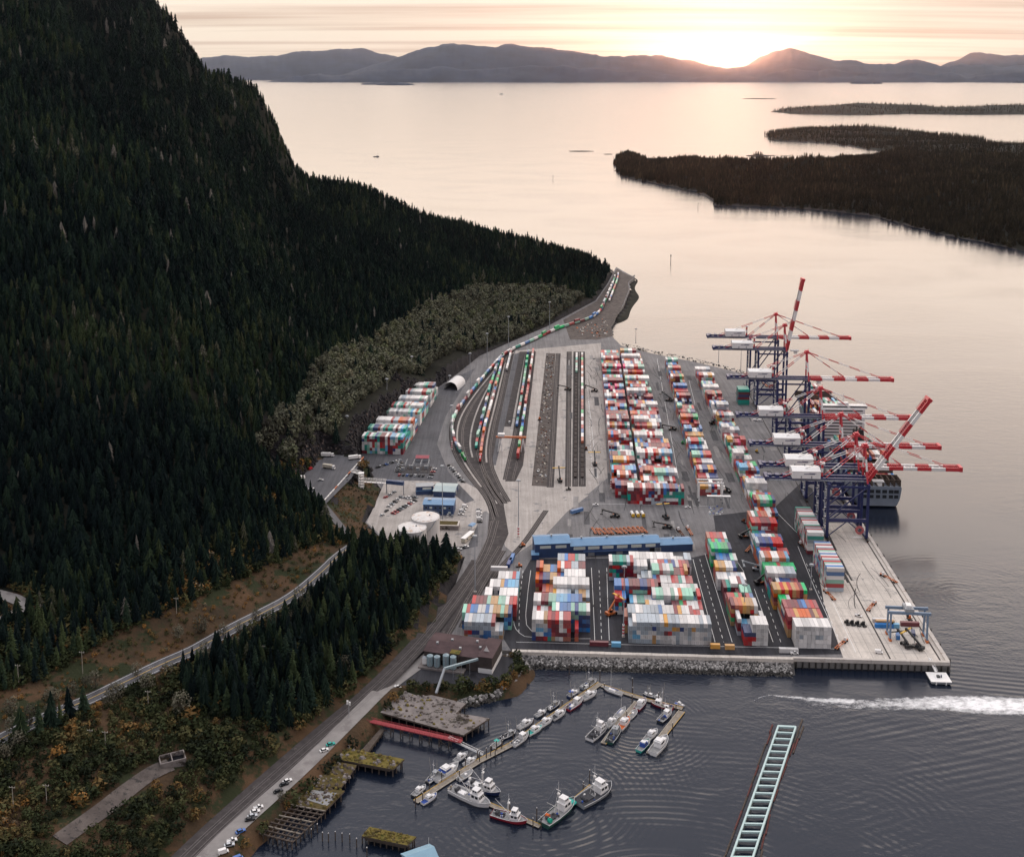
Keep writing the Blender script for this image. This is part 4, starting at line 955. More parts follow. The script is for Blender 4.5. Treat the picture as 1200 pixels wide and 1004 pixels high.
# slanting block at the foot of the rock cut
ly = [[(0, 16, 6, 'L')], [(0, 16, 5, 'L')]]
for r in range(15):
    c0_ = int((r + 2) * .42); ly.append([(c0_, 16 - c0_, [6, 5, 6, 4, 6, 5][r % 6], 'X' if r % 3 else 'L')] if r % 5 != 4 else [(c0_ + 2, 12 - c0_, 2, 'X')])
block('slanting block under the rock cut', -205, 1053, ly, jag=.12, rot=R(2.5))
# loose rows at the wharf: long sides to the harbour
def side_stack(desc, a, b0, n, cols):
    for k in range(n):
        for t in range(6 if k < n - 2 else 6):
            col = cols[(k * 5 + t * 3) % len(cols)] if k == 0 or t == 5 else rng.choice(cols)
            p = T(a + 6.1, b0 + k * 2.6 + 1.3, Z0 + t * CH)
            BOXES.append((p, -AN, CL_, col, 'crosswise %s container, %s layer, %s from front of the %s' % (CWORD.get(col, col), TIER[t], ORD[k + 1], desc)))
side_stack('nearer wharf stack', 181.5, 779, 18, ['grey', 'white', 'red', 'red', 'blue', 'white', 'mint', 'white'])
side_stack('wharf stack by the cranes', 180.5, 842, 20, ['maroon', 'white', 'grey', 'white', 'red', 'teal', 'white'])
side_stack('stack under the far cranes', 183, 1236, 6, ['teal', 'maroon', 'maroon', 'teal', 'navy'])
def loose(px, py, colour, label, rz=None, n=1, L_=CL_, z=Z0):
    BOXES.append((G(px, py, z), -AN if rz is None else rz, L_, colour, label))
loose(702, 756, 'maroon', 'long dark red container on the asphalt just behind the sea wall'); loose(722, 757, 'sky', 'short pale blue container standing against a red one by the sea wall', None, 1, 6.1)
loose(838, 759, 'tan', 'tan container by the sea wall between two blocks', None, 1, 6.1); loose(855, 760, 'maroon', 'dark red container standing beside a tan one at the sea wall', None, 1, 6.1)
loose(838, 759, 'tan', 'upper tan container of the pair at the sea wall', None, 1, 6.1, Z0 + CH); loose(855, 760, 'tan', 'tan container under the dark red one at the sea wall', None, 1, 6.1, Z0 + CH)
loose(924, 764, 'white', 'long white trailer box parked along the sea wall')
loose(585, 668, 'white', 'white container lying crosswise behind the block by the railway curve', None, 1, CL_, Z0 + 2 * CH); loose(585, 668, 'white', 'white container under another, crosswise behind the railway curve block', None, 1, CL_, Z0 + CH)
loose(597, 661, 'navy', 'navy container on end of the railway curve block, nearest the tracks', R(80)); loose(600, 656, 'blue', 'blue container set back behind the railway curve block', R(80))
loose(1033, 729, 'white', 'white container of the pair under the grey gantry', -AN, 1, CL_); loose(1036, 735, 'blue', 'blue open rack container under the grey gantry, lower layer', -AN, 1, CL_)
loose(1037, 731, 'tan', 'tan container on the blue racks under the grey gantry', -AN, 1, CL_, Z0 + 1.2); loose(1048, 735, 'sky', 'light blue rack beside the wharf gantry leg', -AN, 1, 6.1)
loose(1066, 733, 'maroon', 'dark red half-height box near the quay edge', -AN, 1, CL_)
loose(1052, 747, 'blue', 'small blue box on the pale wharf deck', R(75), 1, 6.1); loose(1070, 744, 'navy', 'dark blue box beside the crane machines on the wharf', R(75), 1, 6.1)
loose(676, 600, 'blue', 'blue container on a trailer beside the rail yard corner', R(35), 1, CL_, Z0 + 1.3)

def box_arrays(items):
    n = len(items); pos = np.array([tuple(i[0]) for i in items]); rz = np.array([i[1] for i in items]); ln = np.array([i[2] for i in items])
    t = np.array([(-1, -1, 0), (1, -1, 0), (1, 1, 0), (-1, 1, 0), (-1, -1, 1), (1, -1, 1), (1, 1, 1), (-1, 1, 1)], float)
    v = np.zeros((n, 8, 3)); lx = t[None, :, 0] * ln[:, None] / 2; ly = t[None, :, 1] * CW / 2
    v[:, :, 0] = lx * np.cos(rz)[:, None] - ly * np.sin(rz)[:, None] + pos[:, 0:1]; v[:, :, 1] = lx * np.sin(rz)[:, None] + ly * np.cos(rz)[:, None] + pos[:, 1:2]; v[:, :, 2] = t[None, :, 2] * (CH - .12) + pos[:, 2:3]
    f = np.array([(4, 5, 6, 7), (0, 1, 5, 4), (1, 2, 6, 5), (2, 3, 7, 6), (3, 0, 4, 7)])
    FQ = (f[None] + 8 * np.arange(n)[:, None, None]).reshape(-1, 4)
    return v.reshape(-1, 3), FQ
CPROTO = {}
def container_mesh(col, L_):
    key = (col, round(L_, 1))
    if key in CPROTO: return CPROTO[key]
    b = MB(); m = 'steel_' + col; h = CH - .12; l = L_ / 2; w = CW / 2
    b.box(-l + .06, l - .06, -w + .05, w - .05, .12, h - .05, m)
    for x in (-l, l - .2):
        for y in (-w, w - .2): b.box(x, x + .2, y, y + .2, 0, h, m)
    for y in (-w, w - .14): b.box(-l + .2, l - .2, y, y + .14, h - .16, h - .005, m); b.box(-l + .2, l - .2, y, y + .14, 0.01, .16, m)
    for x in (-l, l - .14): b.box(x, x + .14, -w + .2, w - .2, h - .2, h - .01, m); b.box(x, x + .14, -w + .2, w - .2, .015, .18, m)
    for y in (-.75, -.3, .3, .75):                               # door locking bars
        b.box(-l - .02, -l + .06, y - .04, y + .04, .2, h - .22, 'rail_steel')
    n = int(L_ / 1.0)
    for i in range(n):                                             # corrugation
        x = -l + .35 + i * (L_ - .7) / (n - 1)
        b.box(x - .16, x + .16, -w + .02, w - .02, .2, h - .03, m)
    o = b.build('shipping_container'); me = o.data; bpy.data.objects.remove(o)
    CPROTO[key] = me
    return me
EXTRA_BOXES = []      # filled by the trains and the ship
def finish_boxes():
    items = [i for i in BOXES]
    items.sort(key=lambda i: math.hypot(i[0].x, i[0].y, i[0].z - CZ))
    seen_lab = {}
    single = []; rest = []
    for i in items:
        u, v = proj(*i[0]); hid = 480 < u < 532 and v > 740
        if len(single) < 300 and 0 < u < 1200 and not hid and i[4] not in seen_lab: single.append(i); seen_lab[i[4]] = 1
        else: rest.append(i)
    for p, rz, L_, col, lab in single:
        o = bpy.data.objects.new('shipping_container', container_mesh(col, L_)); COL.objects.link(o); o.location = p; o.rotation_euler = (0, 0, rz)
        tag(o, lab, 'container', 'stacked shipping containers')
    rest += EXTRA_BOXES
    V, FQ = box_arrays(rest); names = list(CCOL); mi = np.repeat([names.index(i[3]) for i in rest], 5); tint = np.repeat(nr.random(len(rest)), 8)
    tag(np_mesh('container_stacks', V, FQ, ['steel_' + k for k in names], mi, {'tint': tint}), kind='stuff')
# ---------------------------------------------------------------- tracks in the yard
def zpx(l, z=6.0): return [G(x, y, z) for x, y in l]
def track(pts, bal=True, own=False):
    P = pts if isinstance(pts[0], Vector) else zpx(pts, 6.0)
    P = [Vector((p.x, p.y, p.z + .06)) for p in P]
    if bal: ribbon('rail_ballast', P, 4.6, 'ballast', z='own', step=8, cross=1)
    P = [Vector((p.x, p.y, p.z + .16)) for p in P]
    b = MB()
    for o_ in (-.75, .75): ribbon('railway', P, .22, 'rail_steel', z='own', step=8, cross=1, off=o_, into=b)
    tag(b.build('railway'), kind='structure')
sheet('ballast_bed', zpx([(528, 508), (534, 484), (552, 461), (592, 412), (603, 411), (597, 440), (584, 500), (576, 545), (588, 583), (575, 588), (553, 563), (533, 533)]), 6.035, 'ballast')
for l in ([(640, 414), (651, 414), (642, 570), (623, 569)],): sheet('ballast_bed', zpx(l), 6.03, 'dirt')
for l in ([(651.5, 414), (657, 414), (649, 571), (640.5, 571)], [(664, 412), (670, 412), (669, 570), (662, 570)], [(672, 412), (678.5, 412), (677.5, 570), (670.5, 570)], [(679, 412), (685.5, 412), (686.5, 570), (678, 570)],
          [(609, 412), (616, 412), (599, 500), (591, 500)], [(616, 412), (628, 412), (613, 545), (604, 564), (592, 564)]): sheet('ballast_bed', zpx(l), 6.034, 'ballast')
sheet('lane_strip', zpx([(603, 415), (609, 413), (590, 505), (581, 545), (574, 545)]), 6.03, 'grey_asphalt')
sheet('yard_road', zpx([(547, 443), (557, 431), (522, 488), (512, 520), (522, 551), (556, 586), (545, 590), (510, 560), (490, 535), (504, 500)]), 6.036, 'grey_asphalt')
sheet('crossing_apron', zpx([(560, 590), (600, 578), (650, 578), (690, 580), (664, 600), (640, 626), (604, 650), (592, 640), (585, 612)]), 6.033, 'rail_concrete')
K = [[(579, 610), (572, 584), (549, 558), (532, 532), (527.5, 506), (533.5, 484), (551, 461), (575, 433), (592, 414), (620, 402), (655, 385), (691, 375), (704, 366), (709, 354), (717, 337), (721, 324), (716, 316)],
     [(583, 605), (575, 580), (555, 552), (543, 530), (541, 506), (547, 486), (561, 463), (583, 435), (600, 411)],
     [(588, 592), (570, 566), (557.7, 528), (560, 513), (565, 494), (569.6, 475), (574.4, 456), (580, 437), (590, 416)],
     [(592, 590), (577, 570), (562.5, 540), (566, 513), (573, 484), (579, 463), (585, 439), (589.5, 421)],
     [(596, 588), (583, 566), (573, 540), (577, 505), (586, 470), (593, 436), (599, 410)],
     [(592, 562), (605.5, 501), (610, 475), (614, 448), (619.5, 412)], [(601, 562), (606.7, 539), (614, 489), (621, 441), (625, 411)],
     [(674, 568), (675.8, 412)], [(682.6, 568), (682.2, 412)], [(645, 570), (653.5, 414)], [(666, 570), (667.5, 412)],
     [(714, 354), (719, 341), (724, 328), (724.5, 320)]]
for k in K: track(k)
for k0, k1, f0 in ((K[0], K[1], .12), (K[2], K[3], .2), (K[3], K[4], .2), (K[1], K[2], .25)):
    A_l = smooth_line(zpx(k0)); B_l = smooth_line(zpx(k1)); la, lb_ = length(A_l), length(B_l)
    la = min(la, lb_ * 1.15)
    mid_ = [(along(A_l, la * f)[0] + along(B_l, lb_ * f)[0]) / 2 for f in np.linspace(f0, .93, 14)]
    ribbon('track_walk', [Vector((p.x, p.y, 6.05)) for p in mid_], 1.7, 'rail_concrete', z='own', step=8, cross=1)
main = [Vector((p.x, p.y, 7.15)) for p in RAIL[:6]] + [Vector((RAIL[6].x, RAIL[6].y, 6.5)), G(556, 668, 6.1), G(571, 640, 6.0), G(579, 610, 6.0)]
sheet('ballast_bed', [G(x, y, 6.03) for x, y in ((510, 738), (530, 700), (556, 660), (571, 630), (574, 590), (590, 590), (596, 625), (583, 655), (560, 690), (540, 722), (525, 745))], 6.04, 'ballast')
ribbon('rail_ballast', [Vector((p.x, p.y, p.z - .06)) for p in main], 13.0, 'ballast', z='own', step=8, cross=2)
for o_ in (-3.2, 1.4):
    P = resample(smooth_line(main), 10); Q = []
    for i, p in enumerate(P):
        d = P[min(i + 1, len(P) - 1)] - P[max(i - 1, 0)]; d.z = 0; d.normalize(); Q.append(p + Vector((-d.y, d.x, 0)) * o_)
    track(Q, False)
# two more tracks that leave the main line for the block beside the sea wall
track([(585, 640), (566, 672), (548, 700), (534, 728), (522, 748)]); track([(590, 645), (572, 676), (556, 704), (541, 735)])
track([(640, 598), (612, 640), (588, 662), (570, 690)], True)

# ---------------------------------------------------------------- trains
mat('wagon_steel', (0.045, 0.035, 0.032), 0.7, vary=0.3, scale=1.0, objvary=0.3)
b = MB(); b.box(-6.3, 6.3, -1.3, 1.3, .85, 1.1, 'wagon_steel'); b.box(-6.3, 6.3, -.35, .35, .55, .85, 'wagon_steel')
for x in (-6.3, 5.9): b.box(x, x + .4, -1.4, 1.4, .9, 1.35, 'wagon_steel')
for x in (-4.6, 4.6):
    b.box(x - 1.2, x + 1.2, -1.0, 1.0, .35, .7, 'wagon_steel')
    for d in (-.85, .85):
        for y in (-.8, .8): b.tube((x + d, y - .1, .46), (x + d, y + .1, .46), .45, n=8, m='rail_steel')
WAG = b.build('rail_wagon'); wag_used = False
TC = {'c': ['white', 'green', 'mint', 'white', 'white', 'blue', 'maroon', 'white', 'red', 'teal', 'grey'], 'r': ['red', 'red', 'orange', 'white', 'blue', 'maroon', 'green', 'white'], 'w': ['white', 'white', 'mint', 'grey', 'white', 'teal', 'maroon'], 'g': ['mint', 'green', 'white', 'red', 'navy', 'teal', 'mint', 'blue']}
def train(desc, pts, pal, empty_to=0.0, start=0.0, dbl=0.0, pitch=13.3):
    global wag_used
    P = smooth_line(zpx(pts, 6.25)); tot = length(P); n = int((tot - start) / pitch)
    for k in range(n):
        p, hd = along(P, start + (k + .5) * pitch)
        o = WAG if not wag_used else WAG.copy()
        if wag_used: COL.objects.link(o)
        wag_used = True; o.location = p; o.rotation_euler = (0, 0, hd)
        em = (k + .5) / n < empty_to
        nm = ORD[k + 1] if k + 1 < len(ORD) else '%dth' % (k + 1)
        tag(o, ('empty flat wagon' if em else 'loaded flat wagon') + ', %s from the near end of the %s' % (nm, desc), 'rail wagon', 'flat wagons in the rail yard')
        if not em:
            c = rng.choice(TC[pal]); EXTRA_BOXES.append((p + Vector((0, 0, 1.12)), hd, 12.0, c, ''))
            if rng.random() < dbl: EXTRA_BOXES.append((p + Vector((0, 0, 1.12 + CH)), hd, 12.0, rng.choice(TC[pal]), ''))
train('outer curve train', [(545.5, 541), (533, 521), (528.5, 502), (534.5, 484), (552, 461), (575, 433), (592, 414), (620, 402), (655, 385), (691, 375), (704, 366), (709, 354), (717, 337), (721, 325)], 'c', 0, 24, .25)
train('third fan track', K[2][2:], 'g', 0, 3, .2)
train('fourth fan track', K[3][2:], 'r', 0, 18, .2)
train('short far fan string', [(593.6, 435), (597, 422), (599.5, 410)], 'w')
train('string ending under the portal', [(605.5, 501), (610, 475), (614, 448), (619.5, 412)], 'g', 0, 0, .3)
train('string passing under the portal', [(606.7, 539), (614, 489), (621, 441), (625, 411)], 'r', 0, 0, .3)
train('part-empty middle string', [(674.1, 560), (675.8, 414)], 'w', .78)
train('reach stacker lane string', [(682.5, 560), (682.2, 414)], 'r', .2)
train('second shoreline string', [(714, 354), (719, 341), (724, 328), (724.5, 321)], 'r')
# locomotives
mat('loco_green', (0.03, 0.30, 0.07), 0.4); mat('loco_red', (0.50, 0.03, 0.03), 0.4); mat('glass_dark', (0.015, 0.018, 0.022), 0.1); mat('black_paint', (0.012, 0.012, 0.013), 0.5); mat('yellow_paint', (0.62, 0.36, 0.03), 0.45); mat('orange_paint', (0.50, 0.13, 0.03), 0.5, vary=.3, scale=.6)
mat('white_paint', (0.74, 0.71, 0.67), 0.45, vary=.08, scale=.5); mat('grey_paint', (0.27, 0.28, 0.29), 0.5, vary=.15, scale=.5); mat('navy_paint', (0.014, 0.020, 0.085), 0.4, vary=.25, scale=.3); mat('crane_red', (0.50, 0.035, 0.045), 0.45, vary=.15, scale=.5)
mat('tyre', (0.018, 0.017, 0.017), 0.8); mat('rust', (0.14, 0.055, 0.03), 0.8, vary=.35, scale=.5)
def loco(pts, s, m, lab):
    P = zpx(pts, 6.25); p, hd = along(P, s); t = thing('locomotive', lab, 'locomotive', p, hd)
    b = MB(); b.box(-9, 9, -1.4, 1.4, 1.0, 1.4, 'black_paint')
    for x in (-6, 6): b.box(x - 2.2, x + 2.2, -1.1, 1.1, .2, 1.0, 'black_paint')
    b.build('chassis', t); b = MB(); b.box(-8.6, 3.2, -.95, .95, 1.4, 3.6, m); b.frustum((-8.6, 3.2, -.95, .95), (-8.3, 3.0, -.7, .7), 3.6, 4.1, m)
    for x in (-6, -3.5, -1): b.box(x - .7, x + .7, -.7, .7, 4.1, 4.3, 'grey_paint')
    b.build('hood', t); b = MB(); b.box(3.25, 6.2, -1.4, 1.4, 1.4, 4.4, m); b.box(6.2, 8.6, -1.1, 1.1, 1.4, 2.9, m); c = b.build('cab', t)
    b = MB(); b.box(6.21, 6.25, -1.2, 1.2, 3.2, 4.0, 'glass_dark'); b.box(3.8, 5.6, -1.43, 1.43, 3.2, 3.9, 'glass_dark'); b.build('window', c)
loco([(545.5, 541), (533, 521), (528.5, 502)], 9, 'loco_green', 'bright green locomotive at the head of the long train on the outer curve')
loco([(562.5, 542), (566, 513), (573, 484)], 8, 'loco_red', 'red locomotive at the near end of the fourth track of the fan')

# ---------------------------------------------------------------- quay cranes
def striped(b, p, q, w, h, n, first='crane_red'):
    p = Vector(p); q = Vector(q); c = ['crane_red', 'white_paint']
    if first != 'crane_red': c = c[::-1]
    for i in range(n): b.bar(p.lerp(q, i / n), p.lerp(q, (i + 1) / n), w, h, c[i % 2])
def make_crane(Hg, Ha, raised):
    t = thing('quay_crane', 'x', 'crane', rz=-AN, group='ship-to-shore cranes on the quay')
    GA = -31.0
    for x in (0, GA):
        for y in (-9.5, 9.5):
            b = MB(); b.bar((x, y, 2.6), (x, y * .97, Hg), 2.0, 1.7, 'navy_paint'); lg = b.build('leg', t)
            b = MB(); b.box(x - .9, x + .9, y - 4.5, y + 4.5, .9, 1.7, 'black_paint')
            for k in range(6): b.tube((x - .5, y - 3.8 + k * 1.52, .5), (x + .5, y - 3.8 + k * 1.52, .5), .5, n=8, m='rust')
            b.build('wheel_bogie', lg)
        b = MB(); b.box(x - 1.1, x + 1.1, -9.5, 9.5, 1.8, 3.9, 'navy_paint'); b.build('sill_beam', t)
        b = MB(); b.box(x - 1.0, x + 1.0, -11, 11, Hg - 2.2, Hg + .2, 'navy_paint'); b.build('cross_beam', t)
    for y in (-9.5, 9.5):
        b = MB(); b.box(GA, 0, y - .8, y + .8, 15.2, 17.8, 'navy_paint'); b.build('portal_beam', t)
        b = MB(); b.tube((GA + .6, y, 18), (-.6, y, Hg - 2), .62, n=6, m='navy_paint'); b.build('brace', t)
        b = MB(); b.tube((GA + 1, y, 3.4), (GA + 15, y, 15.4), .45, n=6, m='navy_paint'); b.tube((-1, y, 3.4), (-15, y, 15.4), .45, n=6, m='navy_paint'); b.build('brace', t)
        b = MB(); b.box(GA, 0, y - .5, y + .5, Hg - 3, Hg - 1.6, 'navy_paint'); b.build('top_beam', t)
    b = MB()
    for y in (-3.4, 3.4): b.box(-79, 1.5, y - .9, y + .9, Hg + .2, Hg + 2.8, 'navy_paint')
    for x in range(-78, 0, 9): b.box(x - .4, x + .4, -3, 3, Hg + .6, Hg + 1.6, 'navy_paint')
    for y in (-5.4, 5.4):
        b.box(-79, 0, y - .6, y + .6, Hg + .9, Hg + 1.1, 'grey_paint'); b.box(-79, 0, y + (.6 if y > 0 else -.68), y + (.68 if y > 0 else -.6), Hg + 2.0, Hg + 2.12, 'white_paint')
        for x in range(-78, 0, 4): b.box(x, x + .14, y + (.58 if y > 0 else -.7), y + (.7 if y > 0 else -.58), Hg + 1.1, Hg + 2.1, 'navy_paint')
    for x in (-76, -70, -64): b.box(x - 1.6, x + 1.6, -2.4, 2.4, Hg + 1.6, Hg + 4.2, 'navy_paint')
    b.box(-80, -77, -5.5, 5.5, Hg + .4, Hg + 3.6, 'navy_paint')
    b.build('girder', t)
    # boom, hinged at the waterside legs
    b = MB(); Lb = 79.0; n = 7
    for i in range(n):
        x0, x1 = i * Lb / n, (i + 1) * Lb / n; m = 'crane_red' if i % 2 == 0 else 'white_paint'
        for y in (-3.4, 3.4): b.box(x0, x1, y - .85, y + .85, 0, 2.6, m)
        for x in (x0 + 2.5, x0 + 8): b.box(x - .35, x + .35, -2.6, 2.6, .6, 1.7, m)
        if i % 2 == 0:
            for y in (-5.0, 5.0): b.box(x0 + .5, x1 - .5, y - .5, y + .5, 1.0, 1.25, m); b.box(x0 + .5, x1 - .5, y - .08, y + .08, 2.9, 3.1, m)
            for k in range(6): b.box(x0 + 1 + k * 1.8, x0 + 1.2 + k * 1.8, -5.1, 5.1, 2.9, 3.1, m)
            for k in range(6):
                for y in (-5.0, 5.0): b.box(x0 + 1 + k * 1.8, x0 + 1.18 + k * 1.8, y - .09, y + .09, 1.2, 3.0, m)
    b.box(Lb - .2, Lb + 2.4, -4.2, 4.2, -.4, 3.4, 'crane_red')
    bm = b.build('boom', t); bm.location = (2, 0, Hg + .2); ang = R({0: 0, 1: 56, 2: 79}[raised]); bm.rotation_euler = (0, -ang, 0)
    bp = lambda x, z=2.8: Vector((2 + x * math.cos(ang) - z * math.sin(ang), 0, Hg + .2 + x * math.sin(ang) + z * math.cos(ang)))
    # apex frame and stays
    b = MB()
    for y in (-1, 1): striped(b, (-.4, y * 7.5, Hg), (-2.0, y * 1.6, Ha - 1.5), 1.3, 1.1, 3)
    b.box(-1.6, -.8, -4.6, 4.6, Hg + (Ha - Hg) * .42, Hg + (Ha - Hg) * .42 + .8, 'crane_red')
    b.build('apex_frame', t)
    b = MB(); b.box(-4.2, .6, -2.6, 2.6, Ha - 2.2, Ha - .2, 'crane_red'); b.box(-3.2, -.2, -1.4, 1.4, Ha - .2, Ha + .9, 'crane_red')
    for s_ in (-1, 1): b.bar((-2, s_ * 2, Ha - 1), (2.5 * s_ - 2, s_ * 3.4, Ha + 1.6), .3, .3, 'crane_red')
    b.build('apex_head', t)
    for x in (GA - 1, -66):
        for y in (-2.1, 2.1):
            b = MB(); striped(b, (-2.4, y * .8, Ha - 1), (x, y * 1.5, Hg + 2.8), .62 if x > -40 else .45, .62 if x > -40 else .45, 5, 'crane_red'); b.build('back_stay', t)
    if raised == 0:
        for x in (34, 69):
            for y in (-2.1, 2.1):
                b = MB(); q = bp(x); q.y = y * 1.5; striped(b, (-1, y * .8, Ha - 1), q, .5, .5, 7 if x > 40 else 5); b.build('fore_stay', t)
    else:
        q = bp(34); kn = Vector((6, 0, Ha + 4)) if raised == 2 else Vector((16, 0, Ha - 4))
        for y in (-2.1, 2.1):
            b = MB(); yy = Vector((0, y, 0)); b.bar(Vector((-1, 0, Ha - 1)) + yy, kn + yy, .35, .35, 'grey_paint'); b.bar(kn + yy, bp(69) + yy, .35, .35, 'grey_paint'); b.bar(kn + yy, q + yy, .35, .35, 'crane_red'); b.build('fore_stay', t)
    # machinery house
    b = MB(); x0, x1 = -59, -37; z = Hg + 2.9
    b.box(x0, x1, -6.6, 6.6, z, z + 6.0, 'white_paint')
    b.add([(x0 - .3, -6.9, z + 6.05), (x1 + .3, -6.9, z + 6.05), (x1 + .3, 0, z + 7.7), (x0 - .3, 0, z + 7.7), (x0 - .3, 6.9, z + 6.05), (x1 + .3, 6.9, z + 6.05), (x0 - .3, 0, z + 6.05), (x1 + .3, 0, z + 6.05)],
          [(0, 1, 2, 3), (3, 2, 5, 4), (0, 3, 4), (1, 5, 2), (0, 4, 5, 1)], 'white_paint')
    h = b.build('machinery_house', t)
    b = MB()
    for x in (-52, -44): b.box(x - .5, x + .5, -6.65, -6.61, z + .2, z + 2.2, 'grey_paint')
    b.build('door', h)
    b = MB(); b.box(x0 + 9, x0 + 17.5, -6.66, -6.6, z + 3.4, z + 4.0, 'navy_paint'); b.box(x0 + 13, x0 + 18.5, -6.66, -6.6, z + 4.15, z + 4.5, 'navy_paint'); b.build('house_marking', h)
    b = MB(); striped(b, (-34.5, 0, Hg + 2.8), (-34.5, 0, Hg + 13), 1.5, 1.5, 3); b.box(-36.2, -32.8, -2, 2, Hg + 13, Hg + 14.4, 'white_paint'); b.build('stay_post', t)
    b = MB(); b.box(9, 12.4, -1.8, 1.8, Hg - 3.6, Hg - .6, 'white_paint'); b.box(5, 14, -3.0, 3.0, Hg - .55, Hg + .15, 'grey_paint'); c = b.build('operator_cab', t)
    b = MB(); b.box(12.42, 12.46, -1.5, 1.5, Hg - 3.2, Hg - 1.2, 'glass_dark'); b.build('window', c)
    # cable reel
    b = MB(); nn = 20
    for i in range(nn):
        a0, a1 = 2 * math.pi * i / nn, 2 * math.pi * (i + 1) / nn
        for r in (2.2, 3.0): b.bar((-6 + r * math.cos(a0), -10.9, 9 + r * math.sin(a0)), (-6 + r * math.cos(a1), -10.9, 9 + r * math.sin(a1)), .95, .9, 'reel_red')
    b.build('cable_reel', t)
    # stair tower with landings
    b = MB(); zz = 3.9; k = 0
    while zz < Hg - 4:
        y0, y1 = (-7.5, -3.5) if k % 2 == 0 else (-3.5, -7.5)
        b.bar((GA - 1.9, y0, zz), (GA - 1.9, y1, zz + 3.6), .9, .18, 'grey_paint'); b.box(GA - 2.6, GA - 1.1, y1 - .9, y1 + .9, zz + 3.6, zz + 3.75, 'white_paint'); zz += 3.75; k += 1
    b.build('stairs', t)
    b = MB(); b.box(-12, -4, -10.6, -10.45, 2.4, 3.6, 'white_paint'); b.build('sill_sign', t)
    return t
mat('reel_red', (0.40, 0.10, 0.10), 0.6)
small = make_crane(46, 75.5, 0); small_up = make_crane(46, 75.5, 1); big = make_crane(64, 93, 0); big_up = make_crane(64, 93, 2)
CR = [(small_up, 880, 'nearest quay crane, boom raised steeply, pink cable reel between its legs'), (small, 908, 'low level-boomed quay crane just behind the nearest raised one'), (copy_tree(small), 962, 'low level-boomed quay crane with the third white house from the front'),
      (copy_tree(small), 1044, 'farthest of the lower quay cranes, level boom reaching over the ship deckhouse'), (big, 1112, 'tall quay crane alone in the middle with level boom and box-laden wharf under it'), (big_up, 1232, 'tall quay crane with its boom folded almost upright'), (copy_tree(big), 1288, 'farthest tall quay crane, its level boom behind the folded upright one')]
for o, b_, lab in CR: o.location = T(232.5, b_, 6.05); o['label'] = lab
# rails and edge of the quay
for a in (232.5, 201.5):
    b = MB(); ribbon('crane_rail', [T(a, 686, 6.07), T(a, 1325, 6.07)], 1.0, 'ballast', z='own', step=60, cross=1, into=b); tag(b.build('crane_rail'), kind='structure')
mat('pale_kerb', (0.50, 0.45, 0.40), 0.8, vary=.2, scale=.15, spots=((0.3, 0.22, 0.18), .2, .6))
b = MB()
for k in range(64):
    b0 = 684 + k * 10; p = [T(235.4, b0), T(237.9, b0), T(237.9, b0 + 9.85), T(235.4, b0 + 9.85)]; b.prism([(q.x, q.y) for q in p], 5.9, 6.85, 'pale_kerb')
for k in range(4):
    a0 = 140 + k * 24.4; p = [T(a0, 682.4), T(a0 + 24.2, 682.4), T(a0 + 24.2, 684.4), T(a0, 684.4)]; b.prism([(q.x, q.y) for q in p], 4.4, 6.75, 'pale_kerb')
tag(b.build('quay_kerb'), kind='structure')
b = MB(); b.box(-.7, .7, -1.1, 1.1, -1, 5.6, 'black_paint'); b.box(.7, 1.25, -.8, .8, .5, 5.0, 'tyre'); fd = b.build('quay_fender'); 
for k in range(30):
    o = fd if k == 0 else fd.copy()
    if k: COL.objects.link(o)
    o.location = T(238.9, 690 + k * 19.5, 0); o.rotation_euler = (0, 0, -AN)
    tag(o, 'black fender, %s from the near corner along the quay face' % ORD[k + 1], 'fender', 'fenders along the quay')
# berth piles of the open wharf front
b = MB(); b.tube((0, 0, -6), (0, 0, 4.4), .55, n=8, m='wet_rock'); pl = b.build('wharf_pile')
for k in range(24):
    o = pl if k == 0 else pl.copy()
    if k: COL.objects.link(o)
    o.location = T(142 + k * 4.1, 682.0, 0); tag(o, 'dark pile under the wharf front, %s from the rock armour' % ORD[k + 1], 'pile', 'piles under the wharf front')

# ---------------------------------------------------------------- container ship
mat('ship_grey', (0.19, 0.22, 0.26), 0.5, vary=.15, scale=.15, spots=((0.20, 0.10, 0.07), .12, .67)); mat('ship_red', (0.28, 0.05, 0.04), 0.6); mat('lashing', (0.10, 0.075, 0.06), 0.7, vary=.3, scale=.4)
t = thing('container_ship', 'grey container ship moored stern-on behind the quay cranes', 'ship', T(263.5, 956, 0), -AN)
st = [(0, 16.5, 20.0, 17.5, 1.5), (8, 18.5, 20.4, 17.5, .5), (30, 19.5, 20.6, 17.5, -1), (220, 20.2, 20.6, 17.5, -1), (255, 15, 19.5, 18.5, -1), (280, 7, 14, 20, -1), (296, .6, 5.5, 21, -1), (302, .2, .6, 21.5, 2)]
b = MB(); V = []
for y, wl, dk, zd, zb in st: V += [(-wl * .9, y, zb), (-wl, y, max(2.2, zb)), (-(wl * .35 + dk * .65), y, 8), (-dk, y, zd), (dk, y, zd), (wl * .35 + dk * .65, y, 8), (wl, y, max(2.2, zb)), (wl * .9, y, zb)]
F_ = []; mm = []
for i in range(len(st) - 1):
    for j in range(7): b.add([V[i * 8 + j], V[i * 8 + j + 1], V[i * 8 + 8 + j + 1], V[i * 8 + 8 + j]], [(0, 3, 2, 1)], 'ship_red' if j in (0, 6) else 'ship_grey')
b.add(V[:8], [tuple(range(8))], 'ship_grey'); hl = b.build('hull', t)
b = MB()
for x in (-15.5, -11, -5.5, 0, 5.5, 11, 15.5): b.box(x - 1.7, x + 1.7, -.35, .25, 8.6, 11.4, 'glass_dark'); b.box(x - 2.0, x + 2.0, -.2, .3, 13.0, 16.0, 'glass_dark')
b.build('mooring_opening', hl)
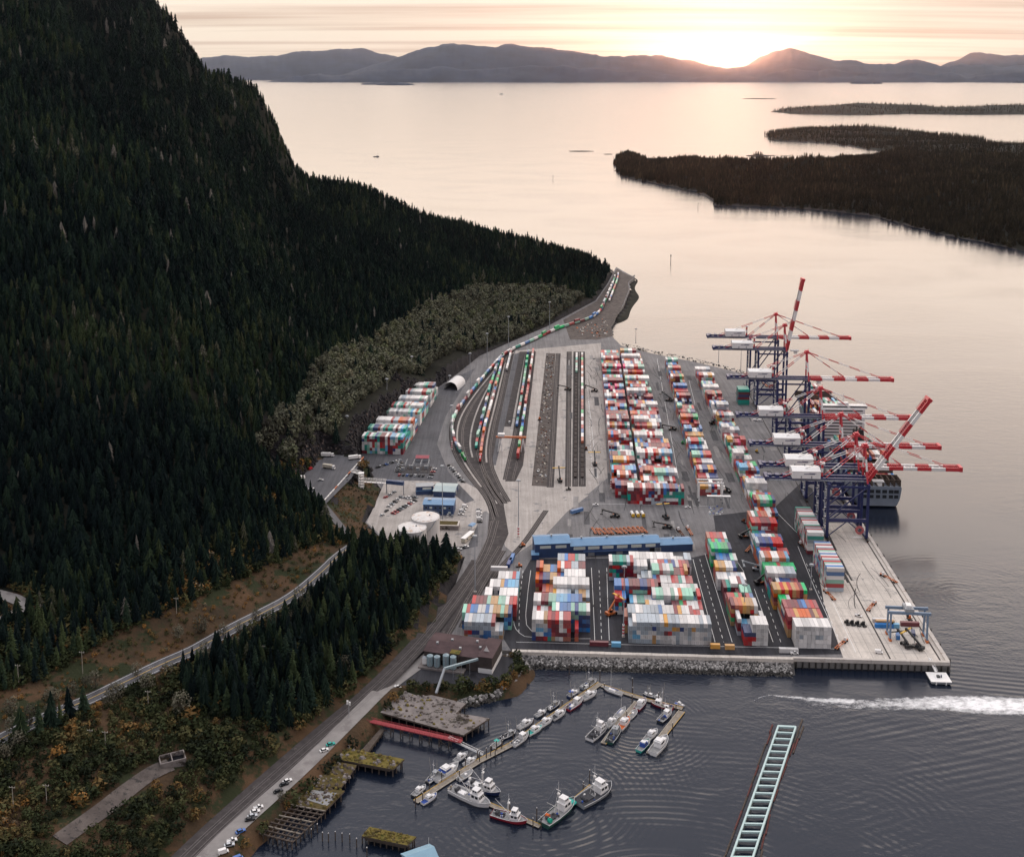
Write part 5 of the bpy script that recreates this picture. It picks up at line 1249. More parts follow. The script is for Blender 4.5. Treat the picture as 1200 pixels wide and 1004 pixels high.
b = MB(); b.box(-19.8, 19.8, .2, 2, 17.5, 18.6, 'ship_grey')
for k in range(9):
    x = -19.2 + k * 4.8; b.box(x - .25, x + .25, 1, 14, 17.6, 24.5, 'lashing')
for z in (20, 22.2, 24.5): b.box(-19.4, 19.4, 1, 1.4, z, z + .3, 'lashing'); b.box(-19.4, 19.4, 13.6, 14, z, z + .3, 'lashing')
b.build('stern_frame', t)
b = MB(); b.box(-20.3, 20.3, 132, 146, 17.6, 47.5, 'white_paint'); b.box(-23, 23, 134, 141, 47.5, 50.5, 'white_paint'); b.box(-5, 5, 135, 140, 50.5, 53, 'white_paint'); dh = b.build('deckhouse', t)
b = MB()
for k in range(9): b.box(-18, 18, 131.93, 131.98, 20.5 + k * 3.1, 21.6 + k * 3.1, 'glass_dark')
b.box(-22, 22, 133.93, 133.98, 48.6, 49.8, 'glass_dark'); b.build('window', dh)
b = MB(); b.tube((0, 137, 53), (0, 137, 62), .4, .25, 6, 'white_paint'); b.box(-3, 3, 136.8, 137.2, 57, 57.4, 'white_paint'); b.build('mast', t)
b = MB(); b.box(-7, 7, 70, 80, 17.6, 36, 'white_paint'); b.frustum((-5, 5, 71, 79), (-4, 4, 72, 78), 36, 46, 'black_paint'); b.tube((-1.5, 75, 46), (-1.5, 75, 48), .7, n=8, m='black_paint'); b.tube((1.5, 75, 46), (1.5, 75, 48), .7, n=8, m='black_paint'); b.build('funnel', t)
for k in range(20):
    y = 16 + k * 13.6
    if 62 < y < 84 or 124 < y < 148: continue
    b = MB(); b.box(-20, 20, y - .8, y - .3, 17.6, 24 + (k % 3), 'lashing'); b.build('lashing_bridge', t)
Rm = Matrix.Rotation(-AN, 4, 'Z'); base = T(263.5, 956, 0)
for k in range(20):
    y = 16 + k * 13.6
    if 58 < y < 84 or 120 < y < 148: continue
    wmax = 8 if y < 225 else (6 if y < 245 else 3)
    hh = rng.choice([1, 2, 3, 4, 5, 4]) if y > 30 else 1
    for c in range(-wmax, wmax):
        h2 = max(1, hh - rng.randrange(2))
        for z in range(h2):
            if c not in (-wmax, wmax - 1) and z < h2 - 1 and k % 3: continue
            p = base + Rm @ Vector(((c + .5) * 2.5, y + 6.2, 18.2 + z * CH)); EXTRA_BOXES.append((p, R(90) - AN, 12.1, pick('M' if k % 2 else 'T'), ''))
# ---------------------------------------------------------------- marina
mat('planks', (0.20, 0.165, 0.13), 0.85, c2=(0.32, 0.28, 0.23), scale=0.5, spots=((0.12, .1, .08), .4, .6)); mat('old_timber', (0.055, 0.042, 0.034), 0.9, c2=(0.12, 0.095, 0.078), scale=0.4)
mat('moss', (0.105, 0.085, 0.020), 0.95, c2=(0.20, 0.15, 0.045), scale=0.25, spots=((0.06, 0.07, 0.02), .35, .55), bump=.3, bscale=1.0); mat('dead_grass', (0.14, 0.095, 0.035), 0.95, c2=(0.055, 0.05, 0.022), scale=0.2, spots=((0.17, 0.15, 0.13), .3, .62), bump=.3, bscale=1.0)
mat('old_concrete', (0.14, 0.12, 0.112), 0.9, c2=(0.27, 0.235, 0.215), scale=0.16, spots=((0.05, 0.042, 0.034), .12, .56), bump=.15, bscale=1.5)
mat('hull_white', (0.66, 0.64, 0.62), 0.35, vary=.1, scale=.6); mat('hull_red', (0.30, 0.02, 0.035), 0.4); mat('hull_blue', (0.02, 0.035, 0.11), 0.35); mat('hull_green', (0.02, 0.07, 0.055), 0.4); mat('hull_dark', (0.03, 0.032, 0.036), 0.5); mat('hull_grey', (0.26, 0.27, 0.28), 0.5, vary=.15)
mat('deck_grey', (0.24, 0.235, 0.23), 0.8, vary=.3, scale=.9); mat('teal_cover', (0.05, 0.36, 0.30), 0.7); mat('blue_cover', (0.035, 0.075, 0.28), 0.7); mat('gear', (0.055, 0.055, 0.06), 0.8, vary=.5, scale=2.0); mat('net_orange', (0.55, 0.13, 0.04), 0.8); mat('net_green', (0.02, 0.30, 0.20), 0.8); mat('cream', (0.52, 0.46, 0.36), 0.5)
def float_(pts, w, label):
    P = resample([G(x, y, .55) for x, y in pts], 8); t = thing('marina_float', label, 'float', P[0], 0)
    b = MB(); e = MB(); o = P[0]
    for p, q in zip(P, P[1:]):
        d = (q - p).normalized(); n = Vector((-d.y, d.x, 0)); q2 = q - d * .12
        for bb, w0, z0, z1, m in ((b, w, -.1, .12, 'planks'), (e, w - .5, -.6, -.1, 'old_timber')):
            c = [p - n * w0 / 2 - o, q2 - n * w0 / 2 - o, q2 + n * w0 / 2 - o, p + n * w0 / 2 - o]; bb.prism([(v.x, v.y) for v in c], z0, z1, m)
        b.bar(p + n * (w / 2 - .1) - o + Vector((0, 0, .2)), q2 + n * (w / 2 - .1) - o + Vector((0, 0, .2)), .18, .16, 'yellow_paint'); b.bar(p - n * (w / 2 - .1) - o + Vector((0, 0, .2)), q2 - n * (w / 2 - .1) - o + Vector((0, 0, .2)), .18, .16, 'cream')
    b.build('deck', t); e.build('float_tank', t); return P
FL = [float_([(487, 939), (560, 892), (599, 872), (664, 827), (704, 800)], 3.6, 'long straight timber float running from the gangway towards the sea wall'),
      float_([(705, 803), (755, 819), (800, 830)], 3.0, 'timber float joining the tips of the two short fingers near the sea wall'),
      float_([(747, 822), (727, 845), (707, 871)], 3.4, 'short finger float with small boats on both sides and a workboat at its end'),
      float_([(799, 833), (780, 857), (761, 883)], 4.0, 'short wide finger float nearest the open water'),
      float_([(526, 922), (576, 943), (633, 968)], 2.8, 'float with the two large seiners and the red bottomed boat alongside'),
      float_([(636, 967), (665, 944), (694, 920)], 3.0, 'corner float between the green hulled boat and the broad grey one')]
b = MB(); b.tube((0, 0, -6), (0, 0, 5.2), .28, n=7, m='old_timber'); b.tube((0, 0, 5.2), (0, 0, 5.6), .30, .08, 7, 'white_paint'); pile = b.build('mooring_pile'); pu = [0]
def mpile(p, h=1.0, lab='dark timber mooring pile with a pale cap beside the marina floats', grp='mooring piles in the marina'):
    o = pile if not pu[0] else pile.copy()
    if pu[0]: COL.objects.link(o)
    pu[0] = 1; o.location = (p.x, p.y, 0); o.scale = (1, 1, h); tag(o, lab, 'pile', grp)
for k, P in enumerate(FL):
    tot = length(P); s = 3.0
    while s < tot:
        p, hd = along(P, s); n = Vector((-math.sin(hd), math.cos(hd), 0)); mpile(p + n * ((2.2 if k != 3 else 2.5) * (1 if int(s / 9) % 3 else -1)), rng.uniform(.75, 1.15)); s += (9 if k == 0 else 17)
for x, y in ((667, 790), (703, 797), (691, 915), (634, 971), (629, 960), (487, 945), (562, 893), (570, 889), (575, 886), (582, 880), (588, 878), (741, 806)): mpile(G(x, y, 0), 1.25)

def hull_mesh(L, B, fb, m, bottom=None, flare=1.0, full=.75):
    """lofted hull, bow at +x; returns builder and the deck outline"""
    b = MB(); st = []; n = 11
    for i in range(n):
        t = i / (n - 1); x = -L / 2 + L * t
        k = (0.86 + .14 * min(1, t / .3)) if t < .55 else max(0.0, 1 - ((t - .55) / .45) ** (2.0 + full)) ; w = B / 2 * k
        sh = fb * (1 + .55 * max(0, t - .45) ** 1.5 * 2.2 + .1 * max(0, .3 - t)); st.append((x, max(.02, w), sh))
    V = []
    for x, w, sh in st:
        xb = x - (.05 * L * max(0, (x / L)) * 2)
        V += [(xb, -w * .45, -.7), (xb, -w * .86, .15), (x, -w, sh), (x, w, sh), (xb, w * .86, .15), (xb, w * .45, -.7)]
    for i in range(n - 1):
        for j in (0, 1, 3, 4): b.add([V[i * 6 + j], V[i * 6 + j + 1], V[i * 6 + 6 + j + 1], V[i * 6 + 6 + j]], [(0, 3, 2, 1)], m if j in (1, 3) else (bottom or m))
    b.add(V[:6], [tuple(range(6))], m)
    # bulwark lip
    for s_ in (2, 3):
        for i in range(n - 1): b.bar(V[i * 6 + s_], V[i * 6 + 6 + s_], .14, .16, 'hull_white' if m != 'hull_white' else m)
    return b, st
def boat(kind, sp, bp, label, hull='hull_white', bottom=None, deck='deck_grey', cabin='hull_white', extra=(), beam=None):
    s = G(sp[0], sp[1], 0); e = G(bp[0], bp[1], 0); L_ = max(5.0, (e - s).length); c = (s + e) / 2; hd = math.atan2(e.y - s.y, e.x - s.x)
    B = (beam or {'seiner': .34, 'troller': .33, 'cruiser': .34, 'skiff': .38, 'sail': .29}[kind]) * L_; B = min(B, 8.2) if not beam else B
    fb = {'seiner': .085, 'troller': .09, 'cruiser': .11, 'skiff': .10, 'sail': .08}[kind] * L_
    t = thing('boat_' + {'seiner': 'fishing', 'troller': 'fishing', 'cruiser': 'motor', 'skiff': 'open', 'sail': 'sailing'}[kind], label, 'boat', c, hd)
    t.name = {'seiner': 'fishing_boat', 'troller': 'fishing_boat', 'cruiser': 'motor_boat', 'skiff': 'skiff', 'sail': 'sailing_boat'}[kind]
    hb, st = hull_mesh(L_, B, fb, hull, bottom); hb.build('hull', t)
    b = MB()
    for (x0, w0, h0), (x1, w1, h1) in zip(st, st[1:]): b.add([(x0, -w0 * .97, h0 - .28 * fb), (x1, -w1 * .97, h1 - .28 * fb), (x1, w1 * .97, h1 - .28 * fb), (x0, w0 * .97, h0 - .28 * fb)], [(0, 1, 2, 3)], deck)
    b.build('deck', t)
    def house(x0, x1, w, z0, z1, rake=.12, m=cabin, win=True):
        b = MB(); X0, X1 = x0 * L_, x1 * L_; hw = w * B / 2; Z0_, Z1_ = z0, z1; r = rake * (X1 - X0)
        b.frustum((X0, X1, -hw, hw), (X0 + r * .3, X1 - r, -hw * .9, hw * .9), Z0_, Z1_, m)
        b.box(X0 - .1, X1 - r + .25, -hw * 1.0, hw * 1.0, Z1_, Z1_ + .12, m if m != 'cream' else 'hull_white'); o = b.build('cabin', t)
        if win:
            b = MB(); zz0 = Z0_ + (Z1_ - Z0_) * .50; zz1 = Z0_ + (Z1_ - Z0_) * .86
            xr = lambda z: X1 - r * (z - Z0_) / (Z1_ - Z0_) + .03; yw = lambda z: hw * (1 - .1 * (z - Z0_) / (Z1_ - Z0_)) + .02
            for k in range(3):
                a0 = -.85 + k * .6; b.add([(xr(zz0), yw(zz0) * a0, zz0), (xr(zz0), yw(zz0) * (a0 + .48), zz0), (xr(zz1), yw(zz1) * (a0 + .48), zz1), (xr(zz1), yw(zz1) * a0, zz1)], [(0, 1, 2, 3)], 'glass_dark')
            for sg in (-1, 1):
                for k in range(2):
                    u0 = X0 + (X1 - r - X0) * (.18 + .42 * k); u1 = u0 + (X1 - X0) * .26; b.add([(u0, sg * yw(zz0), zz0), (u1, sg * yw(zz0), zz0), (u1, sg * yw(zz1), zz1), (u0, sg * yw(zz1), zz1)], [(0, 1, 2, 3)], 'glass_dark')
            b.build('window', o)
        return o
    zd = fb * .75
    if kind == 'cruiser':
        house(-.18, .22, .72, zd, zd + .17 * L_, .35); b = MB(); b.frustum((.2 * L_, .40 * L_, -.24 * B, .24 * B), (.2 * L_, .33 * L_, -.2 * B, .2 * B), zd, fb * 1.25 + .25, 'hull_white'); b.build('fore_cabin', t)
        b = MB(); b.box(-.14 * L_, .05 * L_, -.3 * B, .3 * B, zd + .17 * L_ + .13, zd + .17 * L_ + .6, 'hull_white'); b.tube((0, 0, zd + .17 * L_), (0, 0, zd + .17 * L_ + 2.2), .05, n=5, m='white_paint'); b.build('flybridge', t)
    elif kind == 'skiff':
        b = MB(); b.box(-.05 * L_, .08 * L_, -.15 * B, .15 * B, zd - .3, zd + .9, cabin); b.box(-.30 * L_, -.24 * L_, -.36 * B, .36 * B, zd - .2, zd + .15, 'planks'); b.build('console', t)
        b = MB(); b.box(-.53 * L_, -.47 * L_, -.3, .3, fb * .2, fb + .7, 'hull_dark'); b.build('outboard_motor', t)
    elif kind == 'sail':
        b = MB(); b.frustum((-.15 * L_, .22 * L_, -.27 * B, .27 * B), (-.12 * L_, .18 * L_, -.22 * B, .22 * B), zd, zd + .9, 'hull_white'); o = b.build('cabin', t)
        H = 1.25 * L_; b = MB(); b.tube((.08 * L_, 0, zd), (.08 * L_, 0, H), .09, .06, 6, 'white_paint'); b.build('mast', t)
        b = MB(); b.tube((.08 * L_, 0, zd + 1.8), (-.32 * L_, 0, zd + 1.7), .22, .16, 6, 'blue_cover'); b.build('boom', t)
        b = MB()
        for q in ((.48 * L_, 0, fb * 1.3), (-.48 * L_, 0, fb), (.05 * L_, .46 * B, fb), (.05 * L_, -.46 * B, fb)): b.tube((.08 * L_, 0, H - .1), q, .02, n=3, m='grey_paint')
        b.build('rigging', t)
    else:
        big_ = kind == 'seiner'
        house(.02 if not big_ else .04, .27 if not big_ else .30, .62, zd, zd + (.20 if not big_ else .16) * L_ * .9, .15)
        if big_: house(.08, .24, .5, zd + .16 * L_ * .9 + .12, zd + .16 * L_ * .9 + 2.3, .2)
        H = (.72 if big_ else .85) * L_; xm = -.02 * L_
        b = MB(); b.tube((xm, 0, zd), (xm, 0, H), .16 if big_ else .10, .07, 6, 'white_paint'); b.box(xm - .1, xm + .1, -.17 * B, .17 * B, H * .74, H * .74 + .14, 'white_paint')
        if big_:
            for sg in (-1, 1): b.tube((xm - .07 * L_, sg * .18 * B, zd), (xm, 0, H * .8), .10, n=5, m='white_paint')
            b.box(xm - .5, xm + .5, -.7, .7, H * .62, H * .66, 'white_paint')
        b.build('mast', t)
        if big_: b = MB(); b.tube((xm - .1, 0, zd + 2.2), (-.40 * L_, 0, H * .66), .13, .08, 6, 'white_paint'); b.tube((-.40 * L_, 0, H * .66), (xm, 0, H - .3), .03, n=3, m='grey_paint'); b.build('boom', t)
        else:
            for sg in (-1, 1): b = MB(); b.tube((xm + .05 * L_, sg * .46 * B, fb), (xm - .02 * L_, sg * .62 * B, H * 1.12), .07, .04, 5, 'cream'); b.build('trolling_pole', t)
        b = MB(); b.tube((xm, 0, H - .2), (.48 * L_, 0, fb * 1.6), .025, n=3, m='grey_paint'); b.tube((xm, 0, H - .2), (-.47 * L_, 0, fb), .025, n=3, m='grey_paint'); b.build('rigging', t)
        b = MB(); b.box(-.30 * L_, -.12 * L_, -.2 * B, .2 * B, zd - .1, zd + .5, 'hull_white' if rng.random() < .5 else 'gear'); b.build('hatch', t)
        b = MB()
        b.box(-.45 * L_, -.03 * L_, -.12 * B, .12 * B, zd - .25, zd - .02, 'deck_grey')
        for k in range(9): x = rng.uniform(-.44, -.02) * L_; y = rng.uniform(-.36, .36) * B; q = rng.uniform(.2, .55); b.box(x - q, x + q, y - q * .8, y + q * .8, zd - .15, zd + rng.uniform(.3, 1.3), rng.choice(['gear', 'gear', 'deck_grey', 'hull_white', 'blue_cover']))
        b.build('deck_gear', t)
        if big_: b = MB(); b.tube((-.34 * L_, -.2 * B, zd + .9), (-.34 * L_, .2 * B, zd + .9), .9, n=10, m='gear'); b.build('net_drum', t)
    for ex in extra:
        kind_, x, y, m = ex; b = MB()
        if kind_ == 'drum': b.tube((x * L_, y * B - .9, zd + 1.1), (x * L_, y * B + .9, zd + 1.1), 1.15, n=12, m=m); b.build('net_drum', t)
        elif kind_ == 'canopy': b.box((x - .14) * L_, (x + .14) * L_, -.38 * B, .38 * B, zd + 2.0, zd + 2.25, m); [b.tube(((x + dx) * L_, dy * B, zd - .2), ((x + dx) * L_, dy * B, zd + 2.0), .05, n=4, m='white_paint') for dx in (-.12, .12) for dy in (-.34, .34)]; b.build('canopy', t)
        elif kind_ == 'net': b.frustum(((x - .12) * L_, (x + .12) * L_, -.33 * B, .33 * B), ((x - .07) * L_, (x + .07) * L_, -.2 * B, .2 * B), zd - .1, zd + 1.1, m); b.build('net_pile', t)
    return t
def q3(*c): return [(560 + x / 4.615, 780 + y / 4.615) for x, y in c]
def q2(*c): return [(470 + x / 4.444, 850 + y / 4.444) for x, y in c]
BL = [('troller', q3((188, 437), (273, 372)), 'white pole boat on the harbour side of the long float, nearest the yellow pile', {}), ('cruiser', q3((270, 378), (347, 332)), 'white motor boat with green deck on the long float, behind the white pole boat', {'deck': 'teal_cover'}),
      ('cruiser', q3((332, 335), (402, 288)), 'white motor boat mid-way along the long float, ahead of the green decked one', {}), ('cruiser', q3((404, 294), (474, 246)), 'white motor boat with dark deck, ahead of two white ones on the long float', {'deck': 'gear'}),
      ('troller', q3((484, 243), (566, 184)), 'dark red hulled pole boat near the far end of the long float', {'hull': 'hull_red'}), ('cruiser', q3((564, 188), (642, 146)), 'white motor boat ahead of the dark red pole boat on the long float', {}),
      ('cruiser', q3((488, 172), (546, 138)), 'small boat under a dark blue cover, shore side of the long float', {'hull': 'hull_blue', 'extra': [('canopy', -.2, 0, 'blue_cover')]}), ('troller', q3((563, 128), (640, 82)), 'grey pole boat at the far end of the long float, shore side', {'hull': 'hull_grey', 'cabin': 'deck_grey'}),
      ('troller', q3((378, 243), (442, 200)), 'grey pole boat half way along the shore side of the long float', {'hull': 'hull_dark', 'cabin': 'deck_grey'}), ('cruiser', q3((312, 280), (370, 246)), 'small grey motor boat on the shore side between a white boat and a pole boat', {'hull': 'hull_grey'}),
      ('cruiser', q3((220, 343), (298, 299)), 'white motor boat with raked cabin on the shore side of the long float', {}), ('troller', q3((128, 398), (205, 358)), 'dark cluttered pole boat on the shore side beside the tall brown pile', {'hull': 'hull_dark', 'cabin': 'hull_grey'}),
      ('skiff', q3((74, 447), (130, 408)), 'skiff under a teal canopy on the long float near the gangway', {'hull': 'hull_white', 'extra': [('canopy', 0, 0, 'teal_cover')]}), ('sail', q3((780, 160), (676, 122)), 'white and red sailing boat moored across the far end of the long float', {'bottom': 'hull_red'}),
      ('sail', q3((744, 287), (796, 232)), 'white sailing boat with the tallest mast, on the first finger float', {}), ('cruiser', q3((694, 337), (752, 288)), 'white motor boat behind the tall masted sailing boat', {}),
      ('seiner', q3((603, 407), (694, 325)), 'white hulled workboat with a dark open deck at the end of the first finger', {'deck': 'gear', 'beam': .36}), ('troller', q3((708, 424), (764, 338)), 'dark green pole boat at the inner end of the first finger', {'hull': 'hull_green', 'cabin': 'hull_grey', 'deck': 'gear'}),
      ('cruiser', q3((764, 352), (818, 285)), 'white motor boat with an orange deck on the first finger', {'deck': 'net_orange'}), ('skiff', q3((818, 288), (858, 244)), 'tiny white skiff between the orange decked and the red hulled boats', {}),
      ('cruiser', q3((858, 244), (906, 186)), 'red hulled white motor boat at the head of the first finger', {'hull': 'hull_red'}), ('troller', q3((898, 150), (955, 175)), 'dark blue pole boat across the joining float, nearest the sea wall', {'hull': 'hull_blue'}),
      ('cruiser', q3((948, 166), (998, 190)), 'grey motor boat behind the dark blue pole boat at the joining float', {'hull': 'hull_grey'}), ('troller', q3((1055, 236), (932, 202)), 'long dark red hulled pole boat along the joining float', {'hull': 'hull_red', 'deck': 'planks'}),
      ('troller', q3((982, 309), (1044, 248)), 'black hulled pole boat with white cabin on the outer finger', {'hull': 'hull_dark'}), ('cruiser', q3((1064, 204), (1118, 222)), 'small white and blue boat at the outer corner of the floats', {'deck': 'blue_cover'}),
      ('cruiser', q3((910, 408), (968, 353)), 'white motor boat half way down the inner side of the outer finger', {}), ('cruiser', q3((868, 468), (926, 408)), 'small teal boat with blue cabin at the tip of the outer finger', {'hull': 'teal_cover', 'cabin': 'blue_cover'}),
      ('cruiser', q3((943, 485), (1022, 394)), 'large white motor cruiser on the open-water side of the outer finger', {}),
      ('cruiser', q2((278, 196), (345, 148)), 'grey-white motor boat on the shore side just past the gangway foot', {'hull': 'hull_grey'}), ('cruiser', q2((328, 212), (392, 172)), 'white motor boat alongside the float by the gangway foot', {}),
      ('cruiser', q2((178, 294), (298, 212)), 'largest white motor yacht, dark blue cover on its bridge, on the long float', {'extra': [('canopy', -.1, 0, 'blue_cover')]}), ('troller', q2((138, 303), (202, 240)), 'grey pole boat crowded against the large white motor yacht', {'hull': 'hull_dark', 'cabin': 'hull_grey'}),
      ('cruiser', q2((62, 374), (128, 320)), 'grey motor boat at the near tip of the long float, shore side', {'hull': 'hull_dark'}), ('cruiser', q2((110, 412), (186, 362)), 'white motor boat with blue trim at the near tip of the long float', {'deck': 'blue_cover'}),
      ('skiff', q2((298, 288), (372, 242)), 'plain white launch beside the junction of two floats', {}), ('seiner', q2((345, 298), (518, 366)), 'dark blue hulled seiner with white lattice mast', {'hull': 'hull_blue'}),
      ('seiner', q2((262, 338), (466, 432)), 'largest white hulled seiner, pale grey deck, outside the dark blue one', {'beam': .30}), ('seiner', q2((472, 462), (658, 512)), 'white seiner with a bright red lower hull and tall rigging', {'bottom': 'hull_red', 'hull': 'hull_red'}),
      ('seiner', q2((742, 528), (902, 398)), 'green hulled boat with orange and green net drums on its afterdeck', {'hull': 'hull_green', 'extra': [('drum', -.30, .18, 'net_orange'), ('drum', -.38, -.2, 'net_green'), ('net', .36, 0, 'teal_cover')]}), ('seiner', q2((925, 420), (1095, 315)), 'broad grey and white boat lying alone at the outer corner float', {'hull': 'hull_grey', 'beam': .40, 'deck': 'gear'})]
for kd, (sp, bp), lab, kw in BL: boat(kd, sp, bp, lab, **kw)
boat('troller', (437.5, 184.1), (444.5, 184), 'small dark boat under way on the open water with a long wake', hull='hull_dark'); boat('cruiser', (585, 111.02), (590.5, 111), 'tiny boat far out near the far shore')

# ---------------------------------------------------------------- old wharves and ruins
def deck_on_piles(name, label, cat, px, z, m, side, step=6.0, thick=1.0, brace=False, extra=None):
    P = [G(x, y, z) for x, y in px]; o = P[0].copy(); o.z = 0; Q = [p - o for p in P]
    A = sum(Q[i].x * Q[(i + 1) % len(Q)].y - Q[(i + 1) % len(Q)].x * Q[i].y for i in range(len(Q)))
    if A < 0: Q = Q[::-1]
    t = thing(name, label, cat, o); b = MB(); b.prism([(q.x, q.y) for q in Q], z - thick, z, m, side); b.build('deck', t)
    pb = MB(); pb.tube((0, 0, -7), (0, 0, z - thick), .33, n=6, m='old_timber'); pm = None; n = 0
    ring = Q + [Q[0]]; tot = length(ring); s = 0
    while s < tot and n < 60:
        p, hd = along(ring, s); p = p + Vector((-math.sin(hd), math.cos(hd), 0)) * .5
        if pm is None: pm = pb.build('pile', t); c = pm
        else: c = pm.copy(); COL.objects.link(c)
        c.location = (p.x, p.y, 0); n += 1; s += step
    b = MB(); ins = [q for q in Q]
    cx = sum(q.x for q in Q) / len(Q); cy = sum(q.y for q in Q) / len(Q)
    b.prism([(cx + (q.x - cx) * .9, cy + (q.y - cy) * .9) for q in Q], z - thick - 1.2, z - thick - .02, 'old_timber'); b.build('under_beams', t)
    return t, Q
deck_on_piles('old_wharf', 'broad derelict wharf with a cracked grey concrete deck on dark piles', 'wharf', [(473, 809), (492, 816), (506, 814), (546, 824), (535, 835), (574, 841), (543, 861), (441, 833)], 5.0, 'old_concrete', 'old_timber', 5)
def rubble_on(px, z, n, mats, smin, smax, label, name):
    P = [G(x, y, z) for x, y in px]; xs = [p.x for p in P]; ys = [p.y for p in P]; b = MB(); k = 0
    while k < n:
        x = rng.uniform(min(xs), max(xs)); y = rng.uniform(min(ys), max(ys))
        if not inpoly(np.array([x]), np.array([y]), [(p.x, p.y) for p in P])[0]: continue
        k += 1; s = rng.uniform(smin, smax); a = rng.random() * 3.14; h = s * rng.uniform(.25, .8)
        vs = [(x + s * math.cos(a + i * 1.05) * rng.uniform(.6, 1.1), y + s * math.sin(a + i * 1.05) * rng.uniform(.6, 1.1)) for i in range(6)]
        b.add([(u, v, z - .05) for u, v in vs] + [(x + (u - x) * .55, y + (v - y) * .55, z + h) for u, v in vs], [(i, (i + 1) % 6, 6 + (i + 1) % 6, 6 + i) for i in range(6)] + [(6, 7, 8, 9, 10, 11)], rng.choice(mats))
    return tag(b.build(name), kind='stuff')
rubble_on([(473, 811), (543, 826), (536, 834), (570, 842), (543, 858), (447, 833)], 5.0, 170, ['old_concrete', 'old_concrete', 'dirt', 'old_timber', 'moss'], .4, 1.5, '', 'debris')
deck_on_piles('ruined_pier', 'mossy yellow-brown pier stub with black piles, nearest the red walkway', 'pier', [(396, 868), (417, 878), (474, 889), (460, 901), (417, 893), (380, 886)], 4.6, 'moss', 'old_timber', 4)
deck_on_piles('ruined_pier', 'overgrown brown pier between the mossy stub and the open beam grid', 'pier', [(352, 902), (383, 890), (418, 896), (400, 922), (366, 921), (341, 912)], 4.5, 'dead_grass', 'old_timber', 5)
deck_on_piles('ruined_pier', 'pier with grey decking and a yellow grass border beside the open beam grid', 'pier', [(338, 929), (366, 921.5), (404, 926), (381, 949), (328, 938)], 4.5, 'dead_grass', 'old_timber', 5)
rubble_on([(396, 868), (417, 878), (472, 889), (460, 900), (417, 892), (382, 886)], 4.6, 130, ['moss', 'dead_grass', 'moss', 'old_concrete'], .5, 1.8, '', 'moss_tufts'); rubble_on([(352, 903), (383, 891), (416, 897), (404, 925), (381, 947), (330, 937), (344, 913)], 4.5, 260, ['moss', 'dead_grass', 'scrub_dry', 'old_concrete'] if 'scrub_dry' in M else ['moss', 'dead_grass', 'old_timber', 'old_concrete'], .4, 1.7, '', 'moss_tufts')
b = MB(); q = [G(x, y, 4.62) for x, y in ((366, 925), (398, 929), (383, 944), (358, 936))]; b.add(q, [(3, 2, 1, 0)], 'deck_grey'); tag(b.build('pier_decking'), kind='structure')
# the open grid of beams
cor = [G(x, y, 4.2) for x, y in ((327, 940), (381, 950), (342, 986), (303, 976))]; o = cor[0].copy(); o.z = 0; cor = [c - o for c in cor]
t = thing('pier_skeleton', 'skeleton of a pier: open grid of weathered beams over black water', 'pier', o)
gp = lambda u, v: cor[0] * (1 - u) * (1 - v) + cor[1] * u * (1 - v) + cor[2] * u * v + cor[3] * (1 - u) * v
for i in range(9): b = MB(); b.bar(gp(0, i / 8), gp(1, i / 8), .5, .6, 'planks' if i % 3 == 0 else 'old_timber'); b.build('beam', t)
for i in range(8): b = MB(); b.bar(gp(i / 7, 0) + Vector((0, 0, -.5)), gp(i / 7, 1) + Vector((0, 0, -.5)), .6, .4, 'old_timber'); b.build('cross_beam', t)
pm = None
for i in range(9):
    for j in range(8):
        if 0 < i < 8 and 0 < j < 7 and (i + j) % 2: continue
        p = gp(j / 7, i / 8)
        if pm is None: bb = MB(); bb.tube((0, 0, -7), (0, 0, 4.0), .3, n=6, m='old_timber'); bb.box(-.5, .5, -.5, .5, 4.0, 4.45, 'old_timber'); pm = bb.build('pile', t); c = pm
        else: c = pm.copy(); COL.objects.link(c)
        c.location = (p.x, p.y, rng.uniform(-.3, .25))
deck_on_piles('dolphin', 'square mossy green-topped dolphin standing alone in the water', 'dolphin', [(433, 968), (488, 980), (477, 990), (424, 979)], 4.2, 'moss', 'old_timber', 3.2)
rubble_on([(433, 969), (486, 980), (477, 989), (426, 979)], 4.2, 110, ['moss', 'moss', 'dead_grass'], .4, 1.3, '', 'moss_tufts')
for x, y in ((365, 981), (378, 985), (385, 986), (393, 984), (401, 986), (410, 987), (418, 992), (372, 975), (430, 1003)): mpile(G(x, y, 0), .9, 'bare rotten pile in the row standing between the beam grid and the dolphin', 'bare rotten piles')
# red walkway on its trestle, and the gangway down to the floats
mat('walkway_red', (0.30, 0.055, 0.060), 0.7, vary=.2, scale=.5)
A0, A1 = G(421, 841, 5.3), G(541, 868, 5.3); t = thing('red_walkway', 'long red plank walkway on a timber trestle beside the derelict wharf', 'walkway', (A0.x, A0.y, 0)); o = Vector((A0.x, A0.y, 0)); d = (A1 - A0); Lw = d.length; d.normalize(); n = Vector((-d.y, d.x, 0))
b = MB(); c = [A0 - n * 1.6 - o, A1 - n * 1.6 - o, A1 + n * 1.6 - o, A0 + n * 1.6 - o]; b.prism([(p.x, p.y) for p in c], 4.7, 5.3, 'walkway_red', 'walkway_red'); b.build('deck', t)
for sg in (-1, 1):
    b = MB()
    for k in range(int(Lw / 3) + 1): p = A0 + d * (k * 3) + n * 1.55 * sg - o; b.box(p.x - .08, p.x + .08, p.y - .08, p.y + .08, 5.3, 6.4, 'walkway_red')
    for z in (5.85, 6.4): b.bar(A0 + n * 1.55 * sg - o + Vector((0, 0, z - 5.3)), A1 + n * 1.55 * sg - o + Vector((0, 0, z - 5.3)), .1, .1, 'walkway_red')
    b.build('railing', t)
